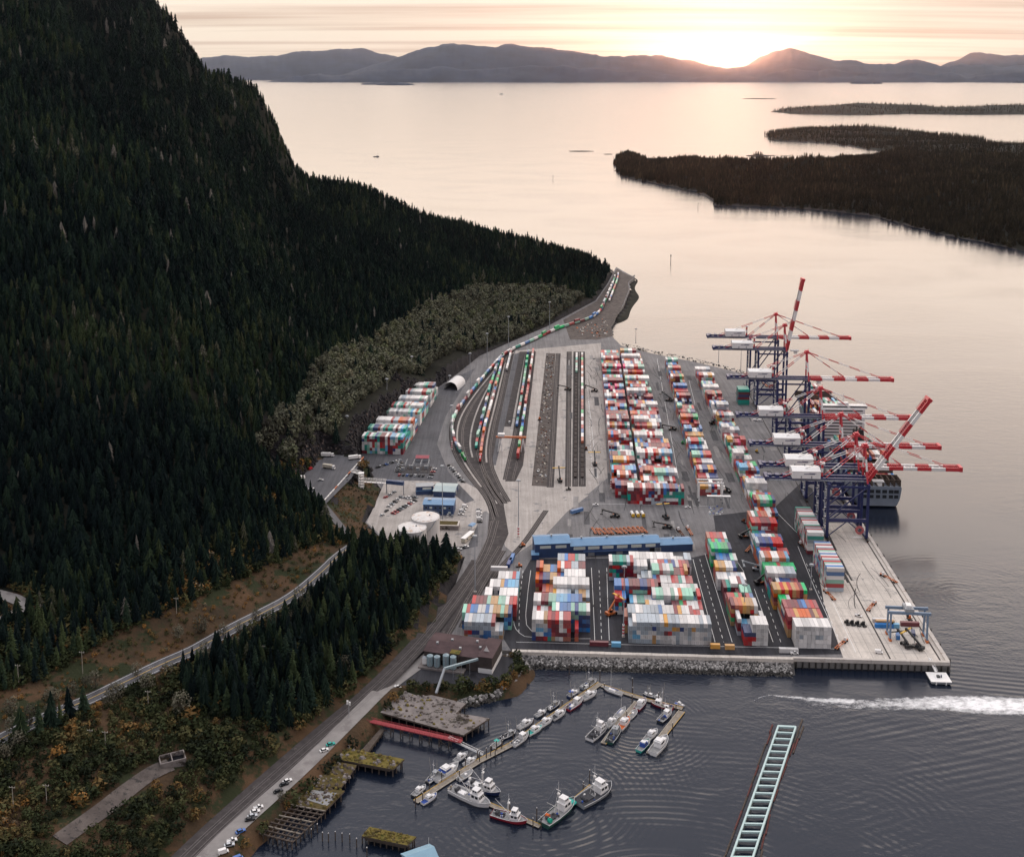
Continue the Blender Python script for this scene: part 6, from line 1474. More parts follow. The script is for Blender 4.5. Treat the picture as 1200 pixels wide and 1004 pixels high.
for k in range(int(Lw / 6)):
    p = A0 + d * (k * 6 + 3) - o; b = MB()
    for sg in (-1, 1): b.tube(p + n * 1.7 * sg - Vector((0, 0, 12)), p + n * 1.5 * sg - Vector((0, 0, .6)), .26, n=6, m='old_timber'); b.bar(p + n * 1.6 * sg - Vector((0, 0, 4.6)), p - n * 1.6 * sg - Vector((0, 0, 1.0)), .2, .2, 'old_timber')
    if k % 2 == 0: q = p + d * 6; b.bar(p - Vector((0, 0, 4.6)) - n * 1.6, q - Vector((0, 0, 1)) - n * 1.6, .2, .2, 'old_timber'); b.bar(q - Vector((0, 0, 4.6)) - n * 1.6, p - Vector((0, 0, 1)) - n * 1.6, .2, .2, 'old_timber')
    b.build('trestle_bent', t)
g0, g1 = G(526, 865, 5.2), G(566, 884, 1.0); t = thing('gangway', 'grey aluminium gangway sloping from the red walkway to the long float', 'gangway', g0); d = g1 - g0; n = Vector((-d.y, d.x, 0)).normalized()
b = MB(); b.bar((0, 0, 0), d, 1.7, .2, 'grey_paint'); b.build('deck', t)
for sg in (-1, 1):
    b = MB(); up = Vector((0, 0, 1.2)); b.bar(n * .85 * sg + up, d + n * .85 * sg + up, .14, .14, 'white_paint')
    for k in range(13): p = d * (k / 12) + n * .85 * sg; b.bar(p, p + up, .1, .1, 'white_paint'); (b.bar(p, d * ((k + 1) / 12) + n * .85 * sg + up, .08, .08, 'white_paint') if k < 12 else None)
    b.build('side_truss', t)
deck_on_piles('timber_trestle', 'collapsing brown timber trestle crossing under the red walkway', 'trestle', [(424, 878), (446, 853), (450, 855), (430, 882)], 3.2, 'old_timber', 'old_timber', 4, .6)
# blue-roofed floating shed at the near edge
mat('blue_roof_pale', (0.20, 0.34, 0.42), 0.5, vary=.1); p = G(492, 1010, 0); t = thing('float_house', 'floating shed with a pale blue gabled roof at the near edge of the harbour', 'shed', p, R(28)); b = MB(); b.box(-7, 7, -5.5, 5.5, .1, 3.4, 'hull_white'); b.build('wall', t)
b = MB(); b.add([(-7.6, -6, 3.3), (7.6, -6, 3.3), (7.6, 0, 5.8), (-7.6, 0, 5.8), (-7.6, 6, 3.3), (7.6, 6, 3.3)], [(0, 1, 2, 3), (3, 2, 5, 4), (0, 3, 4), (1, 5, 2)], 'blue_roof_pale'); b.build('roof', t); b = MB(); b.tube((6, 3, 4.5), (6, 3, 9), .07, n=5, m='white_paint'); b.build('mast', t)
# pale ladder-like steel frame lying in the water with boom logs along it
mat('aqua_steel', (0.42, 0.54, 0.52), 0.5, vary=.12, scale=.4); mat('log_red', (0.11, 0.045, 0.04), 0.85, vary=.4, scale=.5)
a0, a1, c0, c1 = G(912, 851, 1.5), G(846, 1036, 1.5), G(932.5, 852, 1.5), G(872, 1036, 1.5); o = (a0 + c0) / 2; o.z = 0; t = thing('floating_frame', 'long pale aqua steel frame like a ladder lying in open water', 'frame', o)
for p, q in ((a0, a1), (c0, c1)): b = MB(); b.bar(p - o, q - o, .9, 1.6, 'aqua_steel'); b.build('side_rail', t)
for k in range(22): u = k / 21; p = a0.lerp(a1, u); q = c0.lerp(c1, u); b = MB(); b.bar(p - o + Vector((0, 0, .1)), q - o + Vector((0, 0, .1)), 1.0 if k else 1.6, 1.0, 'aqua_steel'); b.build('rung', t)
b = MB(); b.bar(a0.lerp(c0, .07) - o - Vector((0, 0, 1.7)), a1.lerp(c1, .07) - o - Vector((0, 0, 1.7)), .6, .6, 'hull_dark'); b.bar(a0.lerp(c0, .93) - o - Vector((0, 0, 1.7)), a1.lerp(c1, .93) - o - Vector((0, 0, 1.7)), .6, .6, 'hull_dark'); b.build('float_tube', t)
def logs(pts, lab):
    P = [G(x, y, .3) for x, y in pts]; o = P[0].copy(); o.z = 0; b = MB(); L_ = length(P); s = 0
    while s < L_:
        l = rng.uniform(7, 14); p, h = along(P, s); q, _ = along(P, min(L_, s + l)); j = Vector((rng.uniform(-.5, .5), 0, 0)); b.tube(p - o + j, q - o + j, .55, .45, 7, 'log_red' if rng.random() < .7 else 'old_timber'); s += l + .4
    tag(b.build('log_boom', loc=o), lab, 'log boom')
logs([(906, 849), (838, 1036)], 'reddish boom of chained logs along the outer left of the pale frame'); logs([(940, 843), (905, 940), (884, 1036)], 'brown boom of chained logs between the pale frame and open water')
logs([(941, 851), (930, 882)], 'short brown log raft at the far end of the pale frame')
# wash left by a boat passing the wharf
m, nt, p = nodes('foam'); N = nt.nodes; L = nt.links
nz = N.new('ShaderNodeTexNoise'); nz.inputs['Scale'].default_value = 0.30; nz.inputs['Detail'].default_value = 8; nz.inputs['Roughness'].default_value = .75; mp = N.new('ShaderNodeMapping'); mp.inputs['Scale'].default_value = (.55, 1, 1); L.new(N.new('ShaderNodeNewGeometry').outputs['Position'], mp.inputs['Vector']); L.new(mp.outputs[0], nz.inputs['Vector'])
at = N.new('ShaderNodeAttribute'); at.attribute_name = 'cover'; sm = N.new('ShaderNodeMath'); sm.operation = 'ADD'; L.new(nz.outputs['Fac'], sm.inputs[0]); L.new(at.outputs['Fac'], sm.inputs[1])
mr = N.new('ShaderNodeMapRange'); mr.inputs['From Min'].default_value = .84; mr.inputs['From Max'].default_value = 1.18; L.new(sm.outputs[0], mr.inputs['Value']); p.inputs['Base Color'].default_value = (.82, .80, .78, 1); p.inputs['Roughness'].default_value = .8; L.new(mr.outputs[0], p.inputs['Alpha']); M['foam'] = m
up = [(884, 819), (890, 815.5), (900, 813), (925, 814), (960, 816), (1000, 816), (1050, 815), (1100, 812.5), (1140, 812), (1200, 815), (1300, 818)]; dn = [(885, 823), (893, 819), (903, 818), (930, 822), (962, 831), (1000, 834), (1050, 834), (1100, 834), (1140, 838), (1200, 840), (1300, 842)]
xs = np.linspace(884, 1300, 120); V = []; cov = []
for x in xs:
    yu = np.interp(x, [q[0] for q in up], [q[1] for q in up]); yd = np.interp(x, [q[0] for q in dn], [q[1] for q in dn])
    for k in range(7):
        f = k / 6; p_ = G(x, yu * (1 - f) + yd * f, .07); V.append(tuple(p_)); e = 1 - abs(2 * f - 1) ** 2.2; ln_ = np.clip((x - 884) / 260, 0, 1)
        cov.append((.22 + .46 * ln_) * (.4 + .6 * e) + (.22 if (k in (1, 2) and x < 1000) else 0) - (.1 if k in (0, 6) else 0))
V = np.array(V); a = (np.arange(119)[:, None] * 7 + np.arange(6)[None]).ravel(); FQ = np.stack([a, a + 1, a + 8, a + 7], 1)
tag(np_mesh('wake_foam', V, FQ, ['foam'], None, {'cover': np.array(cov)}), kind='stuff')
# channel markers
for x, y, h, lab in ((648, 211, 16, 'slim dark channel marker out beyond the point'), (786, 308, 16, 'slim dark channel marker off the yard shore, nearer the cranes'), (818, 243, 12, 'channel marker close under the wooded island')):
    b = MB(); b.tube((0, 0, -4), (0, 0, h * .8), .7, .5, 8, 'hull_dark'); b.box(-1, 1, -1, 1, h * .8, h, 'hull_dark'); tag(b.build('channel_marker', loc=G(x, y, 0)), lab, 'marker')
# landing pontoon at the wharf corner
p = G(1100, 794, 1.6); t = thing('landing_pontoon', 'square pale pontoon below the near corner of the wharf', 'pontoon', (p.x, p.y, 0), -AN)
b = MB(); b.box(-6, 6, -5.5, 5.5, .6, 1.9, 'grey_paint'); b.box(-6.3, 6.3, -5.8, 5.8, 1.9, 2.15, 'white_paint'); b.build('deck', t)
for x in (-3, 3): b = MB(); b.tube((x, -5.2, -6), (x, -5.2, 2.0), .5, n=8, m='white_paint'); b.build('pile', t)
b = MB(); b.box(-1.2, .6, -1, 1, 2.15, 3.2, 'hull_dark'); b.box(1.2, 1.8, -.5, .5, 2.15, 3.6, 'hull_blue'); b.build('mooring_gear', t)
g0, g1 = G(1089, 771, 6.6), G(1097, 787, 2.4); t = thing('gangway', 'pale narrow gangway from the wharf corner down to the pontoon', 'gangway', g0); d = g1 - g0; n = Vector((-d.y, d.x, 0)).normalized(); b = MB(); b.bar((0, 0, 0), d, 1.6, .25, 'white_paint'); b.build('deck', t)
for sg in (-1, 1): b = MB(); b.bar(n * .8 * sg + Vector((0, 0, 1.1)), d + n * .8 * sg + Vector((0, 0, 1.1)), .15, .15, 'white_paint'); [b.bar(d * (k / 8) + n * .8 * sg, d * (k / 8) + n * .8 * sg + Vector((0, 0, 1.1)), .1, .1, 'white_paint') for k in range(9)]; b.build('railing', t)
# rocky shore round the warehouse point and the far point
rocks('shore_rocks', [G(x, y, 0) for x, y in ((606, 772), (617, 783), (604, 802), (585, 814), (560, 822), (535, 826))][::-1], 500, 5, 3.6, -.8, (.6, 1.6))
rocks('point_rocks', [G(x, y, 0) for x, y in ((718, 396), (716.5, 380), (724, 368), (731, 358), (738, 340), (737, 331), (745, 325))][::-1], 500, 7, 5.0, -1, (1, 2.6))
rocks('far_edge_rocks', [T(238, 1331, 0), G(866, 437, 0), G(814, 424, 0), G(763, 414, 0), G(728, 405, 0)], 260, 4, 4.6, -1, (.6, 1.4))
# ---------------------------------------------------------------- buildings
mat('blue_cladding', (0.026, 0.052, 0.125), 0.5, vary=.2, scale=.3); mat('blue_roof', (0.105, 0.225, 0.37), 0.4, vary=.14, scale=.12); mat('pale_roof', (0.33, 0.40, 0.39), 0.5, vary=.15, scale=.15); mat('window_pale', (0.52, 0.54, 0.47), 0.25); mat('brown_roof', (0.052, 0.034, 0.036), 0.8, c2=(0.10, 0.064, 0.064), scale=.10, spots=((.16, .12, .11), .2, .66)); mat('brown_wall', (0.062, 0.050, 0.046), 0.85, vary=.3, scale=.3)
mat('tank_white', (0.52, 0.49, 0.46), 0.55, vary=.10, scale=.25, c2=(0.60, 0.565, 0.53), spots=((.36, .31, .27), .13, .62), stretch=(1, 1, .25)); mat('tank_roof', (0.62, 0.58, 0.54), 0.55, spots=((.46, .33, .24), .16, .56)); mat('silo', (0.23, 0.30, 0.32), 0.45, vary=.15, scale=.5); mat('fabric_white', (0.66, 0.63, 0.60), 0.6, vary=.08, scale=.3); mat('galvanised', (0.30, 0.31, 0.32), 0.45, vary=.15, scale=.6, metal=.3)
def frame_px(pl, pr_, z=Z0):
    """ground frame from the two ends of a front wall: origin, heading, length"""
    p = G(pl[0], pl[1], z); q = G(pr_[0], pr_[1], z); return p, math.atan2(q.y - p.y, q.x - p.x), (q - p).length
def gable(b, x0, x1, y0, y1, ze, zr, m, over=.5, th=.25):
    ym = (y0 + y1) / 2; vs = []
    for dz in (0, th):
        for x in (x0 - over, x1 + over): vs += [(x, y0 - over, ze + dz), (x, ym, zr + dz), (x, y1 + over, ze + dz)]
    b.add(vs, [(6, 9, 10, 7), (7, 10, 11, 8), (1, 4, 3, 0), (2, 5, 4, 1), (0, 3, 9, 6), (8, 11, 5, 2), (6, 7, 1, 0), (7, 8, 2, 1), (3, 4, 10, 9), (4, 5, 11, 10)], m)
def wall_gable(b, x0, x1, y0, y1, z0, ze, zr, m):
    ym = (y0 + y1) / 2; b.box(x0, x1, y0, y1, z0, ze - .02, m)
    for x in (x0, x1): b.add([(x, y0, ze - .02), (x, y1, ze - .02), (x, ym, zr - .03)], [(0, 2, 1) if x == x0 else (0, 1, 2)], m)
def pane(t, x0, x1, y, z0, z1, m='glass_dark', fr='white_paint', name='window'):
    b = MB(); b.box(x0 - .15, x1 + .15, y - .06, y + .02, z0 - .15, z1 + .15, fr); f = b.build(name, t); b = MB(); b.box(x0, x1, y - .09, y - .07, z0, z1, m); b.build('pane', f)
p, h, Lb = frame_px((627, 652), (668, 651)); p2, h2, L2 = frame_px((627, 654), (812, 646))
t = thing('workshop', 'long blue workshop with a pale blue roof in three stepped sections', 'workshop', p2, h2)
a1, a2 = L2 * .22, L2 * .79; D_ = 17
b = MB(); wall_gable(b, 0, a1, 0, D_, 0, 11.0, 13.6, 'blue_cladding'); b.build('wall', t); b = MB(); gable(b, 0, a1, 0, D_, 11.0, 13.6, 'blue_roof'); r_ = b.build('roof', t)
b = MB(); wall_gable(b, a1 + .01, a2, .6, D_ - 1, 0, 8.0, 10.6, 'blue_cladding'); b.build('wall', t); b = MB(); gable(b, a1 + .6, a2, .6, D_ - 1, 8.0, 10.6, 'blue_roof', .45); r2 = b.build('roof', t)
b = MB(); wall_gable(b, a2 + .01, L2, 1.0, D_ - 2, 0, 5.6, 7.6, 'blue_cladding'); b.build('wall', t); b = MB(); gable(b, a2 + .6, L2, 1.0, D_ - 2, 5.6, 7.6, 'blue_roof', .4); b.build('roof', t)
for k in range(2): pane(t, 4 + k * 12, 12 + k * 12, -.02, 7.6, 9.4, 'window_pale')
for k in range(6): x = a1 + 3 + k * 11.2; pane(t, x, x + 8.6 - k * .25, .58, 5.2, 7.2, 'window_pale')
for k, x in enumerate((a1 + 14, a1 + 36, a1 + 62, a1 + 66)):
    b = MB(); b.box(x, x + (8 if k == 2 else 5), .5, .58, 0, 4.2, 'dark_void' if k == 2 else 'grey_paint'); b.build('roller_door', t)
b = MB(); b.box(a1 + 10, a1 + 52, -2.0, .55, 3.6, 4.1, 'blue_cladding'); b.build('canopy', t)
for x, y, z in ((a1 * .5, 8, 13.4), (a1 + 30, 8.5, 10.4), (a2 - 12, 8.5, 10.4), (a1 + 10, 8.5, 10.4), (a2 + 12, 8, 7.4)): b = MB(); b.tube((x, y, z), (x, y, z + 1.6), .6, n=8, m='galvanised'); b.box(x - .8, x + .8, y - .8, y + .8, z + 1.6, z + 1.9, 'galvanised'); b.build('roof_vent', r_)
p, h, Lb = frame_px((623, 656), (631, 656)); t = thing('lean_to_shed', 'small blue lean-to shed at the end of the long workshop nearest the tracks', 'shed', p, h); b = MB(); b.frustum((0, 5.5, 0, 6), (0, 5.5, 0, 6), 0, 4, 'blue_cladding'); b.build('wall', t); b = MB(); b.add([(-.3, -.3, 4.0), (5.8, -.3, 4.0), (5.8, 6.2, 5.2), (-.3, 6.2, 5.2), (-.3, 6.2, 4.0), (5.8, 6.2, 4.0)], [(0, 1, 2, 3), (2, 5, 4, 3), (0, 3, 4), (1, 5, 2)], 'blue_roof'); b.build('roof', t)
# offices
p, h, Lb = frame_px((496, 603), (531.5, 604)); t = thing('office_building', 'two storey dark blue office with a light blue flat roof', 'building', p, h); b = MB(); b.box(0, Lb, 0, 15, 0, 9, 'blue_cladding'); b.build('wall', t); b = MB(); gable(b, 0, Lb, 0, 15, 9.0, 10.4, 'blue_roof', .6); r_ = b.build('roof', t)
for z in (1.6, 5.6):
    for k in range(6):
        if z < 2 and k in (2, 4): continue
        pane(t, 1.5 + k * (Lb - 2) / 6, 3.6 + k * (Lb - 2) / 6, -.02, z, z + 1.6, 'window_pale' if (k + int(z)) % 3 == 0 else 'glass_dark', 'blue_roof')
b = MB(); b.box(Lb * .4, Lb * .4 + 2, -.1, .02, 0, 2.4, 'glass_dark'); b.build('door', t); b = MB(); b.box(3, 6, 6, 9, 9.6, 11.2, 'galvanised'); b.build('roof_unit', r_)
p, h, Lb = frame_px((506, 585), (531, 586)); t = thing('pale_roof_shed', 'low shed with a pale grey-green roof behind the blue office', 'shed', p + Vector((1, 6, 0)), h); b = MB(); wall_gable(b, 0, Lb, 0, 20, 0, 5, 6.5, 'blue_cladding'); b.build('wall', t); b = MB(); gable(b, 0, Lb, 0, 20, 5, 6.5, 'pale_roof'); b.build('roof', t); b = MB(); b.box(Lb, Lb + .1, 6, 12, 0, 4, 'grey_paint'); b.build('roller_door', t)
p, h, Lb = frame_px((487.5, 580), (508, 579)); t = thing('site_office', 'small dark blue site office with a window band, across the yard from the larger office', 'building', p, h); b = MB(); b.box(0, Lb, 0, 9, 0, 3.6, 'blue_cladding'); b.box(.5, Lb, .5, 9, 3.6, 7.2, 'blue_cladding'); b.build('wall', t); b = MB(); b.box(.2, Lb + .4, .1, 9.3, 7.2, 7.5, 'grey_paint'); b.build('roof', t); pane(t, 6, Lb - 2, .47, 4.6, 6.2, 'window_pale', 'white_paint'); b = MB(); b.box(-.3, Lb + .3, -.4, .5, 3.6, 3.8, 'blue_roof'); b.build('canopy', t)
# footbridge: stair tower, truss span, dark end cabin
pz = G(413, 553, 22.2); q0 = hit(423.5, 571); z1 = 15.0; s0 = Vector((q0.x + 2.4, q0.y, 17.5)); s1 = G(453, 566, z1); s2 = G(473, 568, z1)
t = thing('footbridge', 'grey truss footbridge with a stair tower, dropping from the upper lot to the yard', 'footbridge', (q0.x, q0.y, 6)); o = Vector((q0.x, q0.y, 6)); zb = q0.z - 6.5
def truss(name, p, q, w, hgt, m, n):
    d = (q - p); e = Vector((-d.y, d.x, 0)).normalized() * w / 2; b = MB(); b.bar(p - o, q - o, w, .3, m); up = Vector((0, 0, hgt))
    for sg in (-1, 1):
        b.bar(p + e * sg + up - o, q + e * sg + up - o, .25, .25, m)
        for k in range(n): a = p.lerp(q, k / n) + e * sg - o; c = p.lerp(q, (k + 1) / n) + e * sg - o; b.bar(a, a + up, .2, .2, m); b.bar(a if k % 2 else a + up, c + up if k % 2 else c, .18, .18, m)
    b.build(name, t)
truss('upper_span', Vector((pz.x, pz.y, 22.4)), Vector((q0.x - 1, q0.y + 2, 23.5)), 2.4, 2.6, 'white_paint', 5); truss('main_span', s0, s1, 2.8, 3.2, 'white_paint', 9)
b = MB()
for x in (-2, 2):
    for y in (-2, 2): b.bar((x, y, zb), (x, y, 19.5), .45, .45, 'white_paint')
for k in range(5): z = zb + 1 + (19 - zb) * k / 5.2; b.box(-2.2, 2.2, -2.2, 2.2, z, z + .25, 'white_paint'); b.bar((-1.6, -2, z + .2), (1.6, -2, z + 3), .8, .15, 'galvanised'); b.bar((-2, -2, z), (-2, 2, z + 3), .15, .15, 'galvanised'); b.bar((2, 2, z), (2, -2, z + 3), .15, .15, 'galvanised')
b.box(-2.4, 2.4, -2.4, 2.4, 19.4, 19.7, 'white_paint'); b.build('stair_tower', t)
b = MB(); d = s2 - s1; b.bar(s1 - o + Vector((0, 0, 1.4)), s2 - o + Vector((0, 0, 1.4)), 3.2, 3.2, 'blue_cladding'); b.build('covered_end', t)
for q in (s1, s2): b = MB(); w_ = q - o; b.box(w_.x - .4, w_.x + .4, w_.y - .4, w_.y + .4, 0, z1 - 6.2, 'galvanised'); b.build('support_post', t)
# storage tanks
def tank(pl, pr_, ybase, top, lab):
    c = G((pl + pr_) / 2, ybase, Z0); s = math.hypot(c.x, c.y); r = (pr_ - pl) / 2 / F * (c.y * cs + (CZ - 6) * sn); t = thing('storage_tank', lab, 'tank', c + Vector((0, r * .0, 0))); b = MB(); n = 40
    b.tube((0, 0, 0), (0, 0, top), r, n=n, m='tank_white', caps=False); b.build('shell', t, smooth=False); b = MB(); b.tube((0, 0, top), (0, 0, top + 1.2), r * 1.01, r * .12, n, 'tank_roof'); b.tube((r * .3, 0, top + .9), (r * .3, 0, top + 1.9), .6, n=8, m='galvanised'); b.build('roof', t)
    b = MB()
    for k in range(0, n, 2):
        a = 2 * math.pi * k / n; b.bar((r * math.cos(a), r * math.sin(a), top), (r * math.cos(a), r * math.sin(a), top + 1.1), .1, .1, 'galvanised'); a2 = 2 * math.pi * (k + 2) / n; b.bar((r * math.cos(a), r * math.sin(a), top + 1.1), (r * math.cos(a2), r * math.sin(a2), top + 1.1), .1, .1, 'galvanised')
    b.build('railing', t); b = MB()
    for k in range(9): a0, a1 = -2.2 + k * .16, -2.2 + (k + 1) * .16; b.bar(((r + .6) * math.cos(a0), (r + .6) * math.sin(a0), top * k / 9), ((r + .6) * math.cos(a1), (r + .6) * math.sin(a1), top * (k + 1) / 9), .9, .15, 'galvanised')
    b.build('stairs', t)
tank(482.5, 515.5, 632, 19, 'round white storage tank, the larger and farther of the two'); tank(466, 500, 642, 17, 'round white storage tank with brown stained top, nearer the conifers')
# substation
p = G(485, 550, 6.06); t = thing('substation', 'fenced electrical substation with steel gantries and transformers', 'substation', p, -AN); b = MB(); b.box(-17, 17, -9, 9, .02, .08, 'ballast'); b.build('gravel_pad', t)
for x in (-14, -7, 0, 7, 14):
    b = MB()
    for y in (-6, 0, 6): b.tube((x, y, 0), (x, y, 7.5), .22, n=5, m='galvanised')
    b.bar((x, -7, 7.5), (x, 7, 7.5), .35, .35, 'galvanised'); b.bar((x, -7, 5), (x, 7, 5), .2, .2, 'galvanised'); b.build('gantry', t)
for x, y in ((-10, -3), (-3, 3), (4, -3), (11, 3)): b = MB(); b.box(x - 1.5, x + 1.5, y - 1.2, y + 1.2, .08, 3, 'galvanised'); b.tube((x - .6, y, 3), (x - .6, y, 4.3), .2, n=6, m='brown_wall'); b.tube((x + .6, y, 3), (x + .6, y, 4.3), .2, n=6, m='brown_wall'); b.build('transformer', t)
for x0, y0, x1, y1 in ((-17, -9, 17, -9), (17, -9, 17, 9), (17, 9, -17, 9), (-17, 9, -17, -9)): b = MB(); [b.bar((x0, y0, z), (x1, y1, z), .07, .07, 'galvanised') for z in (.7, 1.4, 2.1)]; b.build('fence_panel', t)
p = G(489, 545, 6.06); t = thing('switch_house', 'small low house with a dark red roof beside the substation', 'building', p + Vector((4, 14, 0)), -AN); b = MB(); wall_gable(b, -6, 6, -4, 4, 0, 3.2, 4.6, 'grey_paint'); b.build('wall', t); b = MB(); gable(b, -6, 6, -4, 4, 3.2, 4.6, 'hull_red', .4); b.build('roof', t)
# white fabric shelter
a0, a1 = G(528, 457, 6), G(540, 447, 6); t = thing('fabric_shelter', 'white arched fabric shelter beside the outer track', 'shelter', a0, math.atan2(a1.y - a0.y, a1.x - a0.x)); Ls = 30; b = MB(); n = 12; V = []
for x in (0, Ls):
    for i in range(n + 1): a = math.pi * i / n; V.append((x, 8.5 * math.cos(a), 9.5 * math.sin(a) ** .85 if 0 < i < n else 0))
b.add(V, [(i, i + 1, n + 2 + i, n + 1 + i)[::-1] for i in range(n)], 'fabric_white'); b.add(V[n + 1:], [tuple(range(n + 1))], 'fabric_white'); b.build('cover', t); b = MB()
for x in (.2, 10, 20, 29.6):
    for i in range(n): b.bar((x,) + tuple(q * .985 for q in V[i][1:]), (x,) + tuple(q * .985 for q in V[i + 1][1:]), .25, .25, 'galvanised')
b.build('arch_frame', t)
# brown warehouse on the point
p = G(497, 778, 4.7); q = G(577, 789, 4.7); t = thing('warehouse', 'old warehouse with a rusty brown low roof on the harbour point', 'warehouse', p, math.atan2(q.y - p.y, q.x - p.x)); Lw = (q - p).length; b = MB(); b.box(0, Lw * .8, 0, 24, 0, 9, 'brown_wall'); b.build('wall', t)
b = MB(); b.box(Lw * .8, Lw, -1, 23, 3.2, 10.5, 'brown_wall'); b.box(Lw * .8, Lw + .05, -1.05, 23, 0, 3.2, 'white_paint'); b.build('wall', t)
b = MB(); b.add([(-.5, -.5, 9.05), (Lw * .8, -.5, 9.05), (Lw * .8, 12, 10.4), (-.5, 12, 10.4), (-.5, 24.5, 9.05), (Lw * .8, 24.5, 9.05)], [(0, 1, 2, 3), (3, 2, 5, 4)], 'brown_roof'); b.box(Lw * .8 - .3, Lw + .4, -1.3, 23.3, 10.5, 10.8, 'brown_roof'); r_ = b.build('roof', t)
b = MB(); b.box(Lw * .40, Lw * .52, -1.5, 0, 0, 10.5, 'brown_wall'); b.box(Lw * .39, Lw * .53, -1.7, 3, 10.5, 10.8, 'moss'); b.build('lift_tower', t)
for x, y in ((6, 9), (14, 15), (22, 6), (30, 17), (34, 10)): b = MB(); b.box(x - .7, x + .7, y - .7, y + .7, 9.4, 11.2, 'galvanised'); b.build('roof_vent', r_)
b = MB(); b.add([(Lw * .84, 6, 10.8), (Lw * .92, 6, 10.8), (Lw * .88, 6, 14)], [(0, 1, 2)], 'white_paint'); b.bar((Lw * .84, 6.1, 10.8), (Lw * .88, 6.1, 14), .3, .3, 'white_paint'); b.build('roof_frame', r_)
b = MB(); b.box(-2, Lw * .62, -6, -.06, .05, 1.1, 'old_concrete'); b.build('loading_dock', t)
for k in range(3): b = MB(); b.box(6 + k * 5 + (9 if k > 1 else 0), 8.6 + k * 5 + (9 if k > 1 else 0), -.1, .02, 1.1, 4.2, 'dark_void'); b.build('door', t)
ct, st_ = math.cos(math.atan2(q.y - p.y, q.x - p.x)), math.sin(math.atan2(q.y - p.y, q.x - p.x))
def wl(x, y, z): return Vector((p.x + x * ct - y * st_, p.y + x * st_ + y * ct, 4.7 + z))
SL = None
for k, (x, hh, lab) in enumerate(((5.0, 7.0, 'grey-green silo in front of the old warehouse, farthest from its loading tower'), (9.6, 7.0, 'second grey-green silo in front of the old warehouse'), (15.5, 8.8, 'third grey-green silo in front of the old warehouse, taller'), (20.2, 8.4, 'grey-green silo nearest the warehouse loading tower'))):
    t2 = thing('silo', lab, 'silo', wl(x, -3.0, 1.1)); b = MB(); b.tube((0, 0, .8), (0, 0, hh), 2.0, n=18, m='silo', caps=False); b.tube((0, 0, .0), (0, 0, .8), 1.2, 2.0, 18, 'silo'); b.build('shell', t2); b = MB(); b.tube((0, 0, hh), (0, 0, hh + 1), 2.05, .3, 18, 'silo'); b.build('cap', t2)
    b = MB(); b.bar((0, -2.1, 0), (0, -2.1, hh), .4, .1, 'galvanised'); b.build('ladder', t2)
t2 = thing('white_bin', 'small white bin at the end of the silo row', 'bin', wl(1.2, -2.4, 1.1)); b = MB(); b.box(-1.3, 1.3, -1.3, 1.3, 1.2, 5, 'white_paint'); b.frustum((-.5, .5, -.5, .5), (-1.3, 1.3, -1.3, 1.3), .2, 1.2, 'white_paint'); b.build('bin_body', t2); b = MB(); b.frustum((-1.4, 1.4, -1.4, 1.4), (-.3, .3, -.3, .3), 5, 5.8, 'galvanised'); b.build('cap', t2)
c0 = wl(Lw * .80, -1.2, 9.0); c1 = G(521, 783, 14.0); c2 = G(511, 812, 6.0)
for nm, a, e, lab in (('conveyor', c0, c1, 'pale covered conveyor rising from the warehouse front to its tower'), ('conveyor', c1, c2, 'steep pale covered conveyor dropping from the tower to the derelict wharf')):
    t2 = thing(nm, lab, 'conveyor', a); b = MB(); b.bar((0, 0, 0), e - a, 1.2, 1.3, 'silo' if a is c0 else 'grey_paint'); b.build('gallery', t2); b = MB(); d = e - a
    for k in (1, 2, 3): m_ = d * (k / 4); hgt = a.z + m_.z - 4.6; b.bar(m_ - Vector((0, 0, 1)), m_ - Vector((0, 0, hgt)), .25, .25, 'galvanised')
    b.build('trestle', t2)
# loading shelter and frame over the boxes in the middle lane
p = G(842, 592, 6); t = thing('shelter_canopy', 'long thin white canopy on posts across the middle lane', 'canopy', p, -AN); b = MB(); b.box(-10, 10, -1.6, 1.6, 8.2, 8.6, 'white_paint'); b.build('roof', t)
for x in (-9, -3, 3, 9):
    for y in (-1.2, 1.2): b = MB(); b.tube((x, y, 0), (x, y, 8.2), .16, n=5, m='galvanised'); b.build('post', t)
rubble_on([(828, 602), (848, 603), (848, 593), (829, 592)], 6.0, 34, ['galvanised', 'silo', 'blue_cover', 'white_paint', 'grey_paint'], .5, 1.3, '', 'stored_parts')
p = G(832, 587, 6); t = thing('straddle_frame', 'white straddle frame over the stack in the middle lane', 'gantry', p, -AN)
for x in (-10, 10):
    for y in (-4, 4): b = MB(); b.box(x - .5, x + .5, y - .5, y + .5, .9, 17, 'white_paint'); lg = b.build('leg', t); b = MB(); b.box(x - .4, x + .4, y - 1, y + 1, 0, .9, 'tyre'); b.build('wheel', lg)
b = MB(); b.box(-11, 11, -4.6, -3.6, 17, 18.4, 'white_paint'); b.box(-11, 11, 3.6, 4.6, 17, 18.4, 'white_paint'); b.box(-1.5, 1.5, -3.6, 3.6, 17.2, 18.2, 'white_paint'); b.build('top_beam', t); b = MB(); b.box(10.6, 12.4, -1, 1.4, 11, 14, 'white_paint'); b.build('cab', t)
